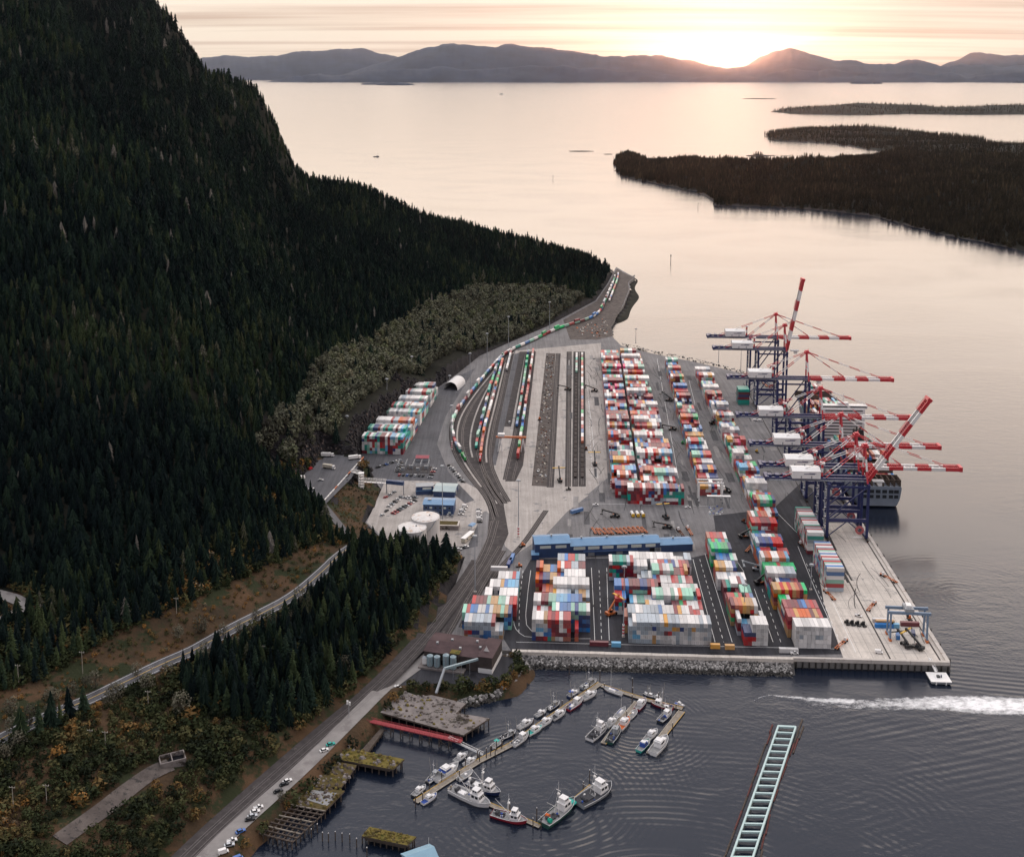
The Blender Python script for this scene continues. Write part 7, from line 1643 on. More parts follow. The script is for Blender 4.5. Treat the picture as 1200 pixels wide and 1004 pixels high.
# gantry crane on the wharf
p = G(1043, 750, 6.05); q = G(1086, 752, 6.05); Lg = (q - p).length; t = thing('wharf_gantry', 'blue-grey portal gantry over the machines at the wharf corner', 'gantry', p, math.atan2(q.y - p.y, q.x - p.x)); mat('gantry_blue', (0.16, 0.22, 0.30), 0.5, vary=.15)
for x in (0, Lg):
    for y in (0, 9): b = MB(); b.bar((x, y, 1.2), (x, y + (.8 if y == 0 else -.8), 18), 1.1, 1.1, 'gantry_blue'); lg = b.build('leg', t); b = MB(); b.box(x - .8, x + .8, y - 1.8, y + 1.8, 0, 1.2, 'orange_paint'); b.build('wheel_bogie', lg)
    b = MB(); b.box(x - .5, x + .5, 0, 9, 2.0, 2.9, 'gantry_blue'); b.build('sill_beam', t)
for y in (.8, 8.2): b = MB(); b.box(-2, Lg + 2, y - .6, y + .6, 18, 19.8, 'gantry_blue'); b.build('beam', t)
b = MB(); b.box(Lg * .38, Lg * .62, 0, 9, 19.8, 22, 'grey_paint'); b.box(Lg * .43, Lg * .57, 2, 7, 22, 23.4, 'white_paint'); b.box(Lg * .44, Lg * .5, 1.5, 4, 15.6, 18, 'glass_dark'); b.build('trolley', t)
# rail portal
p = G(586, 529, 6); q = G(613, 529, 6); Lg = (q - p).length; t = thing('rail_portal', 'orange beamed portal with a white cabin straddling two loaded tracks', 'portal', p, -AN)
for x in (0, Lg): b = MB(); b.bar((x - 2, 0, 0), (x, 0, 14), .9, .9, 'white_paint'); b.bar((x + 2, 0, 0), (x, 0, 14), .9, .9, 'white_paint'); b.build('leg', t)
b = MB(); b.box(-4, Lg + 3, -.9, .9, 14, 15.6, 'orange_paint'); b.build('beam', t); b = MB(); b.box(-2, 4.5, -2, 2, 15.6, 18.4, 'white_paint'); b.build('cabin', t)
# concrete ruin in the brush
p = hit(188, 900); t = thing('concrete_ruin', 'roofless pale concrete box ruin in the brush', 'ruin', p, R(25)); b = MB()
for x0, x1, y0, y1 in ((0, 13, -.3, .3), (0, 13, 7.4, 8.0), (0, .6, .3, 7.4), (12.4, 13, .3, 7.4), (6, 6.5, .3, 7.4)): b.box(x0, x1, y0, y1, -2, 2.4, 'old_concrete')
b.build('wall', t); b = MB(); b.box(.6, 12.4, .3, 7.4, -2, .1, 'dark_void'); b.build('floor_slab', t)
# small structures by the rail curve
p = G(548, 632, 6); t = thing('site_trailer', 'long beige site trailer beside the rail curve', 'trailer', p, R(65)); b = MB(); b.box(-8, 8, -1.8, 1.8, .6, 3.8, 'cream'); b.box(-8.2, 8.2, -2, 2, 3.8, 4.1, 'white_paint'); b.build('body', t); pane(t, -5, -3, -1.82, 1.8, 2.9); pane(t, 2, 4, -1.82, 1.8, 2.9)
p = G(553, 619, 6); t = thing('blue_cabin', 'small cabin with a blue top at the end of the beige trailer', 'cabin', p, R(65)); b = MB(); b.box(-3, 3, -2, 2, .2, 3.2, 'white_paint'); b.build('wall', t); b = MB(); b.frustum((-3.4, 3.4, -2.4, 2.4), (-3, 3, -1, 1), 3.2, 4, 'blue_roof'); b.build('roof', t)
p = G(525, 618, 6); t = thing('low_concrete_building', 'low grey concrete building with a mossy flat roof behind the larger tank', 'building', p, R(-4)); b = MB(); b.box(-9, 9, -5, 5, 0, 3.6, 'old_concrete'); b.build('wall', t); b = MB(); b.box(-9.3, 9.3, -5.3, 5.3, 3.6, 4, 'pale_concrete'); b.box(-8, 8, -4, 4, 4.0, 4.05, 'dead_grass'); b.build('roof', t)

# ---------------------------------------------------------------- light masts and poles
mat('pole_grey', (0.30, 0.31, 0.32), 0.5, vary=.15, scale=.4); mat('pole_wood', (0.30, 0.27, 0.23), 0.85, vary=.2, scale=.6)
def mast(base, ytop, lab, banded=False, z=6.0):
    p = G(base[0], base[1], z); hgt = 10
    for k in range(60):
        if proj(p.x, p.y, z + hgt)[1] <= ytop: break
        hgt += .8
    t = thing('light_mast', lab, 'light mast', p); b = MB()
    if banded:
        for k in range(8): b.tube((0, 0, k * 1.1), (0, 0, (k + 1) * 1.1), .75, n=8, m='crane_red' if k % 2 == 0 else 'white_paint')
    b.box(-.9, .9, -.9, .9, 0, .9, 'pale_concrete'); b.tube((0, 0, .5), (0, 0, hgt), .42, .2, 8, 'pole_grey'); b.build('mast_pole', t); b = MB(); b.tube((0, 0, hgt - .4), (0, 0, hgt), 1.3, n=10, m='pole_grey')
    for k in range(8): a = k * .785; b.box(1.5 * math.cos(a) - .35, 1.5 * math.cos(a) + .35, 1.5 * math.sin(a) - .35, 1.5 * math.sin(a) + .35, hgt - 1.1, hgt - .35, 'galvanised')
    b.build('lamp_ring', t)
for bx, by, yt, lab, bd in ((407.5, 530, 487.5, 'tall light mast at the corner of the upper lot below the rock cut', 0), (454, 486, 444, 'light mast behind the slanting block, midway along the rock cut', 0), (483, 456, 418, 'light mast at the far end of the rock cut', 0), (527, 450, 440, 'short lamp post beside the white fabric shelter', 0), (551, 457, 414, 'light mast beside the outer track just past the fabric shelter', 0), (571, 431, 391, 'light mast where the outer train bends along the alder wood', 0),
                            (596, 408, 371, 'light mast at the far corner of the rail yard', 0), (644, 386, 354, 'farthest light mast beside the long train', 0), (529.5, 527, 475, 'light mast with a red and white base beside the outer curve', 1), (518.7, 610, 546, 'dark light mast in front of the blue office', 0), (607.5, 629, 562, 'light mast with a banded base near the workshop tracks', 1), (556.8, 694, 628, 'light mast between the railway and the conifers', 0),
                            (730.5, 746, 663, 'light mast with a banded base in front of the broad block', 1), (871.5, 729, 684, 'light mast in front of the narrow middle block', 0), (950, 691, 661, 'light mast between the apron block and the wharf', 0), (842, 425, 405, 'small light mast at the far shore edge', 0), (868, 436, 406, 'light mast beside the farthest crane leg', 0), (716, 573, 520, 'light mast with a banded base at the near end of the central block', 1), (745, 402, 385, 'distant mast beyond the central block', 0)):
    mast((bx, by), yt, lab, bd)
def upole(px, py, ytop, lab, arm=True):
    p = hit(px, py); hgt = 6
    for k in range(60):
        if proj(p.x, p.y, p.z + hgt)[1] <= ytop: break
        hgt += .4
    t = thing('utility_pole', lab, 'utility pole', p); b = MB(); b.tube((0, 0, -.5), (0, 0, hgt), .22, .15, 6, 'pole_wood'); b.build('pole_shaft', t)
    if arm: b = MB(); b.bar((-1.5, .3, hgt - .7), (1.5, -.3, hgt - .7), .18, .22, 'pole_wood'); [b.tube((x, 0, hgt - .6), (x, 0, hgt - .2), .09, n=5, m='white_paint') for x in (-1.3, 0, 1.3)]; b.build('cross_arm', t)
for a in ((207, 719, 700, 'utility pole on the bracken strip above the paved road'), (97, 789, 763, 'utility pole with insulators between the bracken and the road bend'), (22, 802, 779, 'utility pole farthest down the bracken strip'), (178, 795, 781, 'utility pole on the downhill edge of the paved road'), (174, 831, 809, 'utility pole in the brush below the paved road'), (308.5, 771, 756, 'utility pole among the conifers of the stand'), (124, 879, 857, 'utility pole beside the track to the concrete ruin'), (106, 870, 855, 'shorter utility pole close to another by the ruin track'), (55, 943, 919, 'utility pole in the brush near the edge of the view'), (16, 950, 921, 'utility pole with white insulators lowest in the brush')): upole(*a)
p = G(409, 840, 7.3); t = thing('rail_signal', 'rail signal with white heads beside the gravel road', 'signal', p); b = MB(); b.tube((0, 0, 0), (0, 0, 9), .16, n=6, m='pole_grey'); b.build('signal_post', t); b = MB(); b.box(-1.2, -.2, -.5, .3, 8, 10.2, 'white_paint'); b.box(.2, 1.0, -.5, .3, 7.4, 9.4, 'white_paint'); b.build('signal_head', t)

# ---------------------------------------------------------------- vehicles
CARC = {'white': 'white_paint', 'black': 'black_paint', 'grey': 'grey_paint', 'silver': 'silver_paint', 'red': 'car_red', 'blue': 'car_blue', 'teal': 'teal_cover'}
mat('silver_paint', (0.42, 0.43, 0.44), 0.3, metal=.3); mat('car_red', (0.34, 0.02, 0.025), 0.3); mat('car_blue', (0.04, 0.12, 0.36), 0.3)
CP = {}
def car(p, hd, col, label, kind='car', group=None):
    key = (col, kind)
    if key not in CP:
        t = thing('parked_car' if kind == 'car' else 'parked_pickup' if kind == 'pickup' else 'parked_van', label, 'car', p, hd); m = CARC[col]; b = MB()
        b.frustum((-2.25, 2.25, -.9, .9), (-2.2, 2.1, -.86, .86), .35, .85, m)
        if kind == 'car': b.frustum((-1.7, 1.0, -.84, .84), (-1.2, .35, -.68, .68), .85, 1.42, 'glass_dark'); b.box(-1.2, .35, -.66, .66, 1.42, 1.48, m)
        elif kind == 'pickup': b.frustum((-.4, 1.2, -.84, .84), (-.25, .55, -.7, .7), .85, 1.65, 'glass_dark'); b.box(-.25, .55, -.68, .68, 1.65, 1.72, m); b.box(-2.2, -.45, -.86, -.76, .85, 1.15, m); b.box(-2.2, -.45, .76, .86, .85, 1.15, m)
        else: b.frustum((-2.2, 1.5, -.88, .88), (-2.15, 1.0, -.78, .78), .85, 2.1, m)
        b.build('body', t); b = MB()
        if kind == 'van': b.box(1.0, 1.38, -.6, .6, 1.35, 1.9, 'glass_dark')
        else: b.frustum((.4, 1.02, -.6, .6), (.3, .42, -.55, .55), .9, 1.44, 'glass_dark')
        b.build('windscreen', t); w0 = None
        for x in (-1.4, 1.4):
            for y in (-.8, .8):
                if w0 is None: b = MB(); b.tube((0, -.1, .34), (0, .1, .34), .34, n=8, m='tyre'); w0 = b.build('wheel', t); c = w0
                else: c = w0.copy(); COL.objects.link(c)
                c.location = (x, y, 0)
        CP[key] = t
    else:
        t = copy_tree(CP[key]); t.location = p; t.rotation_euler = (0, 0, hd)
    tag(t, label, 'car' if kind == 'car' else kind, group); t.scale = (1.12, 1.12, 1.12); return t
def row(x0, y0, x1, y1, n, where, cols, z=6.06, hd=None, kinds=('car',), group='parked cars'):
    for k in range(n):
        f = k / max(1, n - 1); p = G(x0 + (x1 - x0) * f, y0 + (y1 - y0) * f, z); c = cols[k % len(cols)]; kd = kinds[k % len(kinds)]
        h = hd if hd is not None else 0; car(p, h + rng.uniform(-.06, .06), c, '%s %s, %s in the row %s' % (c, kd, ORD[k + 1], where), kd, group)
row(441, 822, 466, 806, 7, 'beside the derelict wharf', ['red', 'white', 'red', 'white', 'black', 'black', 'white'], 4.8, R(-25), ('car', 'car', 'car', 'pickup', 'car', 'car', 'pickup'))
for x, y, c, kd, lab in ((387.5, 873, 'teal', 'car', 'teal car parked on the verge by the mossy pier stub'), (380, 880, 'white', 'car', 'white car parked next to the teal one'), (337, 916, 'white', 'car', 'white car at the roadside by the overgrown pier'), (333, 920, 'black', 'car', 'black car beside a white one by the overgrown pier'), (326, 928, 'black', 'car', 'black car alone between two parked groups on the gravel road'), (303, 947, 'white', 'pickup', 'white pickup, farthest of the group beside the beam grid'), (299, 952, 'white', 'car', 'white car in the group beside the beam grid'), (296, 957, 'silver', 'car', 'silver car in the group beside the beam grid'), (293, 961, 'black', 'car', 'black car, nearest of the group beside the beam grid'), (282, 975, 'blue', 'car', 'blue car alone on the gravel verge'), (272, 986, 'white', 'pickup', 'white pickup just before the white van'), (269, 991, 'silver', 'car', 'silver car between a white pickup and a white van'), (262, 999, 'white', 'van', 'white van at the near end of the gravel road'), (279, 1001, 'blue', 'van', 'blue van beside the white van')):
    p = G(x, y, 7); p.z = max(4.0, float(hz(p.x, p.y))) + .25; car(p, R(25) + rng.uniform(-.15, .15), c, lab, kd, 'cars along the gravel road')
row(461, 602, 486, 587, 9, 'across the office car park', ['red', 'red', 'black', 'grey', 'black', 'silver', 'red', 'white', 'black'], hd=R(-30)); row(448, 604, 453, 599, 2, 'at the corner of the office car park', ['silver', 'black'], hd=R(60)); row(476, 584, 487, 583, 4, 'behind the office car park', ['silver', 'white', 'black', 'grey'], hd=R(-40)); row(540, 603, 545, 594, 4, 'at the end wall of the blue office', ['white', 'silver', 'white', 'white'], hd=R(-10), kinds=('pickup', 'van'))
row(562, 612, 561, 598, 5, 'against the rail curve near the office', ['black', 'white', 'silver', 'white', 'grey'], hd=R(5), kinds=('car', 'van')); row(527, 546, 543, 565, 9, 'along the outer rail curve', ['black', 'silver', 'grey', 'black', 'white', 'silver', 'black', 'grey', 'black'], hd=R(-20)); row(443, 548, 468, 540, 9, 'below the slanting container block', ['black', 'silver', 'black', 'blue', 'grey', 'black', 'silver', 'white', 'grey'], hd=R(40)); row(467, 553, 470, 543, 5, 'on one side of the substation', ['black', 'grey', 'black', 'silver', 'black'], hd=R(0)); row(468, 557, 496, 558, 7, 'on the near side of the substation', ['red', 'black', 'blue', 'black', 'silver', 'black', 'black'], hd=R(80)); row(504, 560, 509, 550, 4, 'on the far side of the substation', ['grey', 'black', 'red', 'silver'], hd=R(10)); row(452, 583, 462, 577, 3, 'under the footbridge end cabin', ['red', 'silver', 'grey'], hd=R(50)); row(525, 604, 530, 605, 2, 'at the blue office door', ['white', 'silver'], hd=R(80)); row(538, 644, 546, 641, 3, 'beside the beige site trailer', ['white', 'black', 'white'], hd=R(10)); row(505, 572, 509, 569, 2, 'beside the small site office', ['red', 'white'], hd=R(10)); row(456, 594, 470, 583, 5, 'in the middle of the office car park', ['white', 'silver', 'black', 'white', 'grey'], hd=R(-30), kinds=('car', 'pickup'))
for x, y, hd, c, kd, lab in ((698, 592, 5, 'white', 'pickup', 'white pickup crossing below the central block'), (806, 595, 5, 'white', 'pickup', 'white pickup in the lane below the far-lane block'), (1006, 722, -35, 'white', 'pickup', 'white pickup beside the row of wharf tractors'), (1030, 765, -10, 'white', 'van', 'white van at the wharf front edge'), (931, 766, 0, 'white', 'pickup', 'white pickup behind the sea wall near the white trailer'), (912, 706, 80, 'white', 'pickup', 'white pickup in the lane beside the apron block'), (888, 583, 80, 'white', 'van', 'white van below the far block behind the cranes'), (885, 493, 0, 'white', 'van', 'white van, farther of a pair near the crane legs'), (891, 493.5, 0, 'white', 'van', 'white van, nearer the quay of a pair by the crane legs'), (631, 552, 80, 'white', 'pickup', 'white pickup on the strip beside the dirt band'), (597, 495, 85, 'white', 'car', 'white car on the pale strip beside the portal tracks'), (365, 573, 10, 'white', 'car', 'white car at the near side of the upper lot'), (376, 563, 0, 'silver', 'car', 'silver car in the middle of the upper lot'), (364, 550, 60, 'red', 'van', 'red van at the cut side of the upper lot')):
    car(G(x, y, 22.1 if x < 400 else 6.07), R(hd), c, lab, kd)
# lorries on the upper lot
def lorry(p, hd, lab, box='white_paint'):
    t = thing('lorry', lab, 'lorry', p, hd); b = MB(); b.box(-6, 5.8, -1.1, 1.1, .7, 1.1, 'black_paint'); b.build('chassis', t); b = MB(); b.box(-6, 2.8, -1.25, 1.25, 1.1, 3.9, box); b.build('cargo_box', t); b = MB(); b.frustum((3.3, 5.9, -1.2, 1.2), (3.4, 5.4, -1.15, 1.15), .7, 3.3, 'white_paint'); c = b.build('cab', t); b = MB(); b.box(5.55, 5.75, -1, 1, 1.9, 2.8, 'glass_dark'); b.build('windscreen', c)
    for x in (-4.6, -3.3, 4.4):
        for y in (-1, 1): b = MB(); b.tube((x, y - .15, .5), (x, y + .15, .5), .5, n=9, m='tyre'); b.build('wheel', t)
lorry(G(385.7, 549, 22.1), R(-20), 'cream lorry standing in the middle of the upper lot', 'cream'); lorry(G(351.5, 563, 22.1), R(60), 'white lorry at the cut-side edge of the upper lot'); lorry(G(384, 535, 22.1), R(0), 'white lorry at the head of the upper lot'); lorry(G(416, 538, 22.1), R(20), 'white lorry at the corner of the upper lot by the light mast')
b = MB()
for k in range(16): p0 = G(426 - k * 3.1, 536 + k * 3.4, 22.1); p1 = G(426 - (k + .9) * 3.1, 536 + (k + .9) * 3.4, 22.1); b.bar(p0 + Vector((0, 0, .4)), p1 + Vector((0, 0, .4)), .6, .85, 'white_paint' if k % 5 else 'orange_paint')
tag(b.build('roadside_barrier'), 'white concrete barrier with orange ends along the edge of the upper lot', 'barrier')
# yard machines
def wheels(b, xs, w, r):
    for x in xs:
        for y in (-w, w): b.tube((x, y - .35, r), (x, y + .35, r), r, n=10, m='tyre')
def stacker(px, py, hd, lab, m='black_paint', up=24, z=6.06, lift=1.0):
    t = thing('reach_stacker', lab, 'reach stacker', G(px, py, z), R(hd), 'reach stackers in the yard'); b = MB(); b.box(-4.2, 3.4, -1.6, 1.6, .9, 1.9, m); b.box(-4.8, -3.0, -1.9, 1.9, 1.1, 3.0, m); b.box(-1, 1.8, -1.9, -1.2, 1.9, 2.3, 'orange_paint'); b.build('chassis', t)
    b = MB(); wheels(b, (2.6,), 1.7, .9); wheels(b, (-2.8,), 1.4, .75); b.build('wheel_set', t); b = MB(); b.frustum((-1.6, .4, -.9, .9), (-1.4, .1, -.8, .8), 1.9, 3.9, 'glass_dark'); b.box(-1.6, .3, -1, 1, 3.9, 4.05, m); b.build('cab', t)
    a = R(up); q = Vector((-3 + 13.5 * lift * math.cos(a), 0, 3.2 + 13.5 * lift * math.sin(a))); b = MB(); b.bar((-3.2, 0, 3.2), q, .95, 1.0, m); b.bar(Vector((-3.2, 0, 3.2)).lerp(q, .5), q, .7, .7, 'rust' if m != 'black_paint' else 'grey_paint'); b.bar((1.2, -.6, 1.8), Vector((-3.2, 0, 3.2)).lerp(q, .5), .35, .35, 'galvanised'); b.build('lift_boom', t)
    b = MB(); b.box(q.x - .6, q.x + .6, -6, 6, q.z - 1.9, q.z - 1.4, 'yellow_paint' if up > 30 else m); b.box(q.x - .4, q.x + .4, -.5, .5, q.z - 1.5, q.z + .2, m)
    for y in (-5.9, 5.6): b.box(q.x - 1.2, q.x + 1.2, y, y + .3, q.z - 2.1, q.z - 1.4, m)
    b.build('spreader', t)
for a in ((696, 459, 175, 'black reach stacker facing the far end of the central block', 'black_paint', 20), (784, 470, 150, 'black reach stacker in the lane between two far blocks', 'black_paint', 30), (787.5, 504, 180, 'black reach stacker with level boom beside the central block', 'black_paint', 12), (836.5, 497, 20, 'black reach stacker turned to the far crane-side block', 'black_paint', 25), (851, 577, 165, 'black reach stacker beside the white straddle frame', 'black_paint', 25), (717, 720, 35, 'orange based reach stacker lifting its boom beside the broad block', 'orange_paint', 48), (872, 630, 10, 'black reach stacker with long boom between the two near-quay blocks', 'black_paint', 25),
          (891, 684, 25, 'black reach stacker, nearest of three between the two near-quay blocks', 'black_paint', 30), (887, 668, 175, 'grey topped reach stacker among three between the blocks', 'grey_paint', 15), (665, 457, 170, 'black reach stacker beside the dirt band in the rail yard', 'black_paint', 10), (656, 564, 95, 'black reach stacker at the near end of the rail strips', 'black_paint', 40), (697, 545, 90, 'black top-lifter alone in the lane left of the central block', 'black_paint', 40), (780, 607, 100, 'black reach stacker, farther of a parked pair behind the workshop', 'black_paint', 35), (781, 619, 175, 'black reach stacker with lowered boom, nearer the workshop of a pair', 'black_paint', 8), (720, 606, 170, 'black machine parked above the row of orange trailers', 'black_paint', 12),
          (1074, 760, 130, 'black reach stacker with raised boom on the wharf corner', 'black_paint', 35), (1061, 757, 100, 'black machine standing under the grey wharf gantry', 'black_paint', 15)): stacker(*a[:5], up=a[5])
TP = []
def tractor(px, py, hd, lab, trailer=True, m='orange_paint', z=6.06):
    t = thing('yard_tractor', lab, 'yard tractor', G(px, py, z), R(hd), 'yard tractors'); b = MB(); b.box(-2.4, 2.4, -1.1, 1.1, .6, 1.05, 'black_paint'); b.box(.6, 2.4, -1.1, 1.1, 1.05, 1.6, m); b.build('chassis', t); b = MB(); b.frustum((-.4, 1.2, -.85, .85), (-.3, .8, -.75, .75), 1.05, 3.1, m if not trailer else 'white_paint'); c = b.build('cab', t); b = MB(); b.box(1.0, 1.12, -.6, .6, 1.9, 2.8, 'glass_dark'); b.build('windscreen', c); b = MB(); wheels(b, (1.7, -1.5), 1.0, .52); b.build('wheel_set', t)
    if trailer:
        b = MB(); b.box(-14, -1.4, -.9, -.55, 1.15, 1.5, m); b.box(-14, -1.4, .55, .9, 1.15, 1.5, m)
        for x in (-13.8, -10, -6, -2): b.box(x, x + .4, -1.2, 1.2, 1.1, 1.5, m)
        wheels(b, (-12.4, -11.2), 1.0, .5); b.build('trailer_frame', t)
for a in ((881, 640, 60, 'orange yard tractor with empty trailer between the two near-quay blocks', 1), (889, 650, 75, 'orange yard tractor just below another in the same lane', 1), (938, 638, 100, 'dark red yard tractor beside the wharf stack by the cranes', 1, 'rust'), (968, 694, 100, 'orange yard tractor at the side of the nearer wharf stack', 1), (1035, 675, 115, 'orange yard tractor alone in the middle of the pale wharf', 1), (1024, 708, 55, 'orange yard tractor turning on the pale wharf', 1), (990, 752, 50, 'orange yard tractor at the near end of the dark lane', 1), (993, 731, 100, 'black yard tractor, first of four in a rank on the wharf', 0, 'black_paint'), (999, 731.7, 100, 'black yard tractor, second of four in a rank on the wharf', 0, 'black_paint'), (1005.5, 732.4, 100, 'black yard tractor, third of four in a rank on the wharf', 0, 'black_paint'), (1012, 733.2, 100, 'black yard tractor, last of four in a rank on the wharf', 0, 'black_paint'),
          (795, 622, 100, 'dark red yard tractor beside the parked black stackers', 1, 'rust'), (806, 620, 95, 'orange yard tractor nearest the middle lane behind the workshop', 1), (676, 601, 40, 'blue yard tractor pulling a blue box near the rail corner', 0, 'car_blue'), (687, 527, 90, 'dark red yard tractor in the lane by the loaded rail string', 0, 'rust'), (800, 520, 95, 'green yard tractor in the lane beside the central block', 0, 'loco_green'), (872, 612, 110, 'dark red yard tractor with white cab by the near-quay blocks', 0, 'rust'), (887, 530, 95, 'yellow yard tractor beside the far block near the cranes', 0, 'yellow_paint'), (632, 492, 80, 'orange digger-like tractor on the dirt band', 0), (895, 450, 95, 'orange yard tractor under the far cranes', 1), (903, 455, 95, 'dark red yard tractor under the far cranes', 1, 'rust'), (1066, 726, 95, 'orange yard tractor behind the red box on the wharf', 0), (640, 648, 10, 'orange loader by the end of the workshop', 0), (612, 640, 30, 'orange loader beside the tracks left of the workshop', 0), (608, 664, 5, 'orange trailer cab lying across behind the looped-lane block', 0), (666, 574, 0, 'dark low cart at the near end of the rail strips', 0, 'black_paint')): tractor(*a)
# orange skeletal trailers parked in a fan
b = MB(); b.box(-6, 6, -.75, -.4, 1.0, 1.35, 'trailer_orange' if 'trailer_orange' in M else 'orange_paint'); b.box(-6, 6, .4, .75, 1.0, 1.35, 'orange_paint')
for x in (-6, -2, 2, 5.6): b.box(x, x + .4, -1.2, 1.2, .95, 1.3, 'orange_paint')
b.box(4.6, 5.2, -1, 1, .2, 1.0, 'rust'); wheels(b, (-4.6, -3.3), .95, .5); ch = b.build('skeletal_trailer')
for k in range(13):
    o = ch if k == 0 else ch.copy()
    if k: COL.objects.link(o)
    o.location = G(696 + k * 4.9, 623.5 - k * .15 + rng.uniform(-.6, .6), 6.07); o.rotation_euler = (0, 0, R(108 + rng.uniform(-9, 9))); tag(o, 'orange skeletal trailer, %s from left in the fan behind the workshop' % ORD[k + 1], 'trailer', 'orange trailers behind the workshop')
for k in range(3):
    p = G(741 + k * 6, 604, 6.07); t = thing('tank_trailer', '%s white tank trailer with yellow ends in the short rank behind the workshop' % ORD[k + 1], 'trailer', p, R(95)); b = MB(); b.tube((-3.5, 0, 2.0), (3.5, 0, 2.0), 1.2, n=14, m='white_paint'); b.build('tank', t); b = MB(); b.box(-4.2, 4.2, -1, 1, .6, .9, 'yellow_paint'); b.box(-4.4, -3.7, -1.2, 1.2, .6, 3.2, 'yellow_paint'); wheels(b, (-3, 2.6), 1, .5); b.build('frame', t)
# road roller-like plant and spoil by the curve
p = G(530, 668, 6.3); t = thing('timber_stack', 'row of yellow ended pipes stacked beside the railway under the conifers', 'stack', p, R(70)); 
for k in range(6): b = MB(); b.tube((-5 + k * 2, -1, .8), (-5 + k * 2, 1.6, .8), .8, n=10, m='yellow_paint' if k % 2 == 0 else 'black_paint'); b.build('pipe', t)
# painted lines
def line(px, w=.3, z=6.055, dash=None, m='line_paint', into=None):
    P = [G(x, y, z) for x, y in px]; b = into or MB(); tot = length(P); s = 0
    st_ = dash or max(6.0, tot / 40)
    while s < tot - .1:
        e = min(tot, s + (st_ * .5 if dash else st_)); p, h = along(P, s); q, _ = along(P, e); d = (q - p).normalized(); n = Vector((-d.y, d.x, 0)) * w / 2; b.add([p - n, q - n, q + n, p + n], [(0, 1, 2, 3)], m); s += st_
    return b
lb = MB()
for px in ([(610, 664), (604, 690), (601, 720), (603, 735), (612, 745), (640, 748), (692, 748)], [(693, 665), (695, 700), (697, 750)], [(711, 665), (712, 700), (714, 750)], [(622, 668), (619, 690), (616, 720), (617, 732), (624, 740)], [(812, 655), (838, 752)], [(826, 648), (858, 752)], [(884, 690), (906, 752)], [(862, 655), (872, 670)], [(955, 660), (1003, 764)], [(935, 640), (955, 690), (985, 755)], [(605, 752), (735, 755), (840, 757), (985, 760)], [(770, 420), (795, 560)], [(806, 440), (836, 560)], [(700, 590), (840, 593)], [(690, 470), (700, 560)], [(900, 590), (950, 640)]): line(px, .32, into=lb)
for px in ([(613, 668), (609, 700), (608, 740)], [(702, 668), (705, 750)], [(820, 655), (848, 752)], [(893, 690), (915, 752)], [(945, 660), (990, 764)], [(783, 430), (816, 560)], [(688, 440), (694, 560)]): line(px, .32, dash=9, into=lb)
tag(lb.build('lane_lines'), kind='structure')
# joints in the concrete of the wharf and the paint on it
mat('joint', (0.20, 0.185, 0.17), 0.9); jb = MB()
for a in range(184, 234, 7): 
    p, q = T(a, 686, 6.045), T(a, 900, 6.045); d = Vector((ca, -sa, 0)) * .09; jb.add([p - d, p + d, q + d, q - d], [(0, 1, 2, 3)], 'joint')
for b_ in range(694, 900, 12):
    p, q = T(182 if b_ < 780 else 196, b_, 6.048), T(233, b_, 6.048); d = Vector((sa, ca, 0)) * .09; jb.add([p - d, q - d, q + d, p + d], [(0, 1, 2, 3)], 'joint')
tag(jb.build('deck_joints'), kind='structure')
mat('tyre_marks', (0.05, 0.047, 0.047), 0.8, vary=.4, scale=.3); kb = MB()
for k in range(26):
    a = 196 + rng.uniform(0, 9); b0 = 792 + rng.uniform(0, 60); p = T(a, b0, 6.05 + k * .0012); q = T(a + rng.uniform(-2, 2), b0 + rng.uniform(18, 45), 6.05 + k * .0012); d = Vector((ca, -sa, 0)) * rng.uniform(.3, .9); kb.add([p - d, p + d, q + d, q - d], [(0, 1, 2, 3)], 'tyre_marks')
tag(kb.build('tyre_marks'), kind='structure')

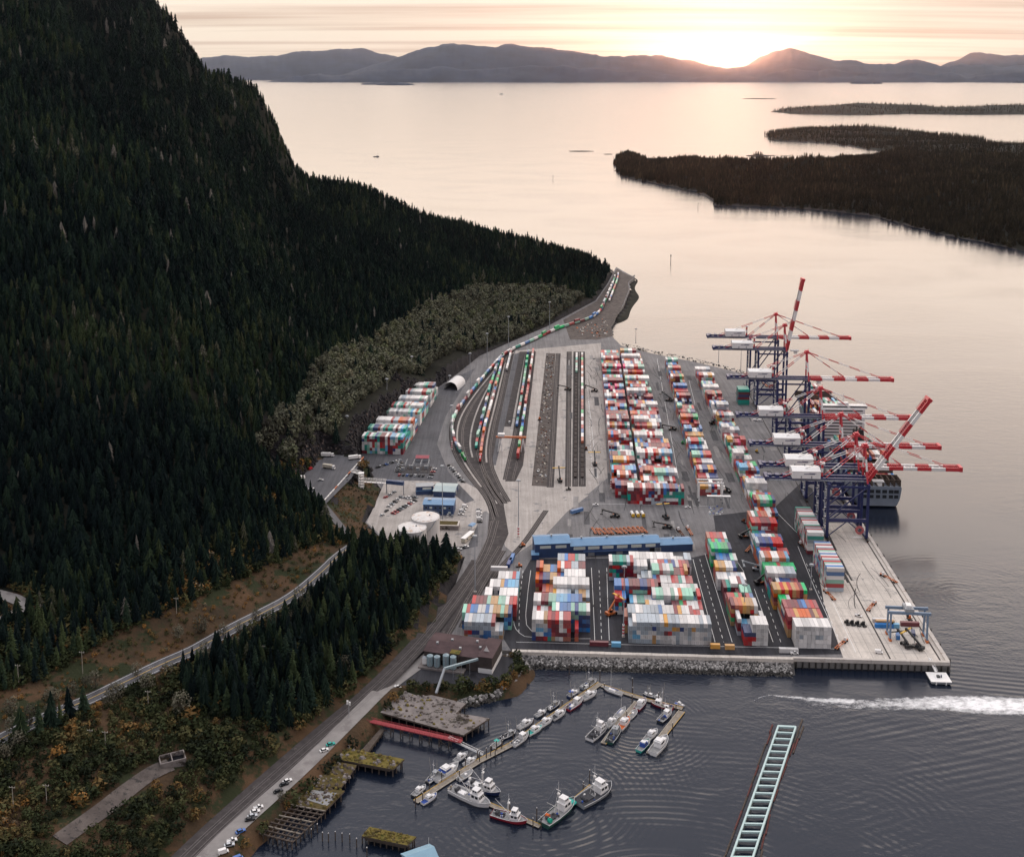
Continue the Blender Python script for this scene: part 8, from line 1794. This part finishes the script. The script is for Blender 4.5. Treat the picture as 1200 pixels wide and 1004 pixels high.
# patched and worn paving
mat('patch_dark', (0.085, 0.082, 0.084), 0.8, vary=.3, scale=.2, streak=.2); mat('patch_pale', (0.27, 0.25, 0.235), 0.8, vary=.2, scale=.2, streak=.15); pb = MB(); qb = MB(); zz = 6.0
for k in range(60):
    lane = rng.choice([(16, 40, 930, 1440), (97, 108, 930, 1400), (131, 147, 930, 1380), (176, 200, 905, 1300), (-10, 100, 835, 925), (-12, 5, 900, 1440), (17, 28, 900, 1440)]); a = rng.uniform(lane[0], lane[1] - 2); b_ = rng.uniform(lane[2], lane[3]); w = rng.uniform(1.5, 7); l = rng.uniform(5, 34); w = min(w, lane[1] - a); z = 6.056 + k * .0007
    P = [T(a, b_, z), T(a + w, b_, z), T(a + w, b_ + l, z), T(a, b_ + l, z)]; (pb if k % 3 else qb).add(P, [(0, 1, 2, 3)], 'patch_dark' if k % 3 else 'patch_pale')
tag(pb.build('paving_patch'), kind='structure'); tag(qb.build('paving_patch'), kind='structure')
kb = MB()
for k in range(150):                                            # tyre marks curving along the lanes and across the apron
    lane = rng.choice([(16, 40, 930, 1440), (97, 108, 930, 1400), (131, 147, 930, 1380), (178, 230, 700, 900), (176, 200, 905, 1300), (-10, 130, 835, 925), (17, 28, 900, 1440), (-5, 33, 700, 830)]); a = rng.uniform(lane[0], lane[1]); b_ = rng.uniform(lane[2], lane[3]); h_ = rng.gauss(0, .12) if rng.random() < .75 else rng.uniform(-1, 1); cv = rng.gauss(0, .012); w = rng.uniform(.25, .6); z = 6.100 + k * .0004; pa = []
    for i in range(9): pa.append((a, b_)); a += math.sin(h_) * 4; b_ += math.cos(h_) * 4; h_ += cv * 4
    for (a0, b0), (a1, b1) in zip(pa, pa[1:]):
        if not (lane[0] - 2 < a1 < lane[1] + 2): break
        kb.add([T(a0 - w / 2, b0, z), T(a0 + w / 2, b0, z), T(a1 + w / 2, b1, z), T(a1 - w / 2, b1, z)], [(0, 1, 2, 3)], 'tyre_marks')
tag(kb.build('tyre_marks'), kind='structure')

rubble_on([(641, 416), (650, 416), (641, 566), (625, 566)], 6.04, 330, ['dirt', 'ballast', 'cream', 'rust', 'galvanised', 'dirt'], .4, 1.5, '', 'track_debris')
rubble_on([(669, 385), (712, 372), (716, 392), (690, 398)], 6.04, 90, ['dirt', 'cream', 'rust', 'white_paint', 'hull_dark', 'orange_paint'], .6, 2.0, '', 'stored_parts')
finish_boxes()
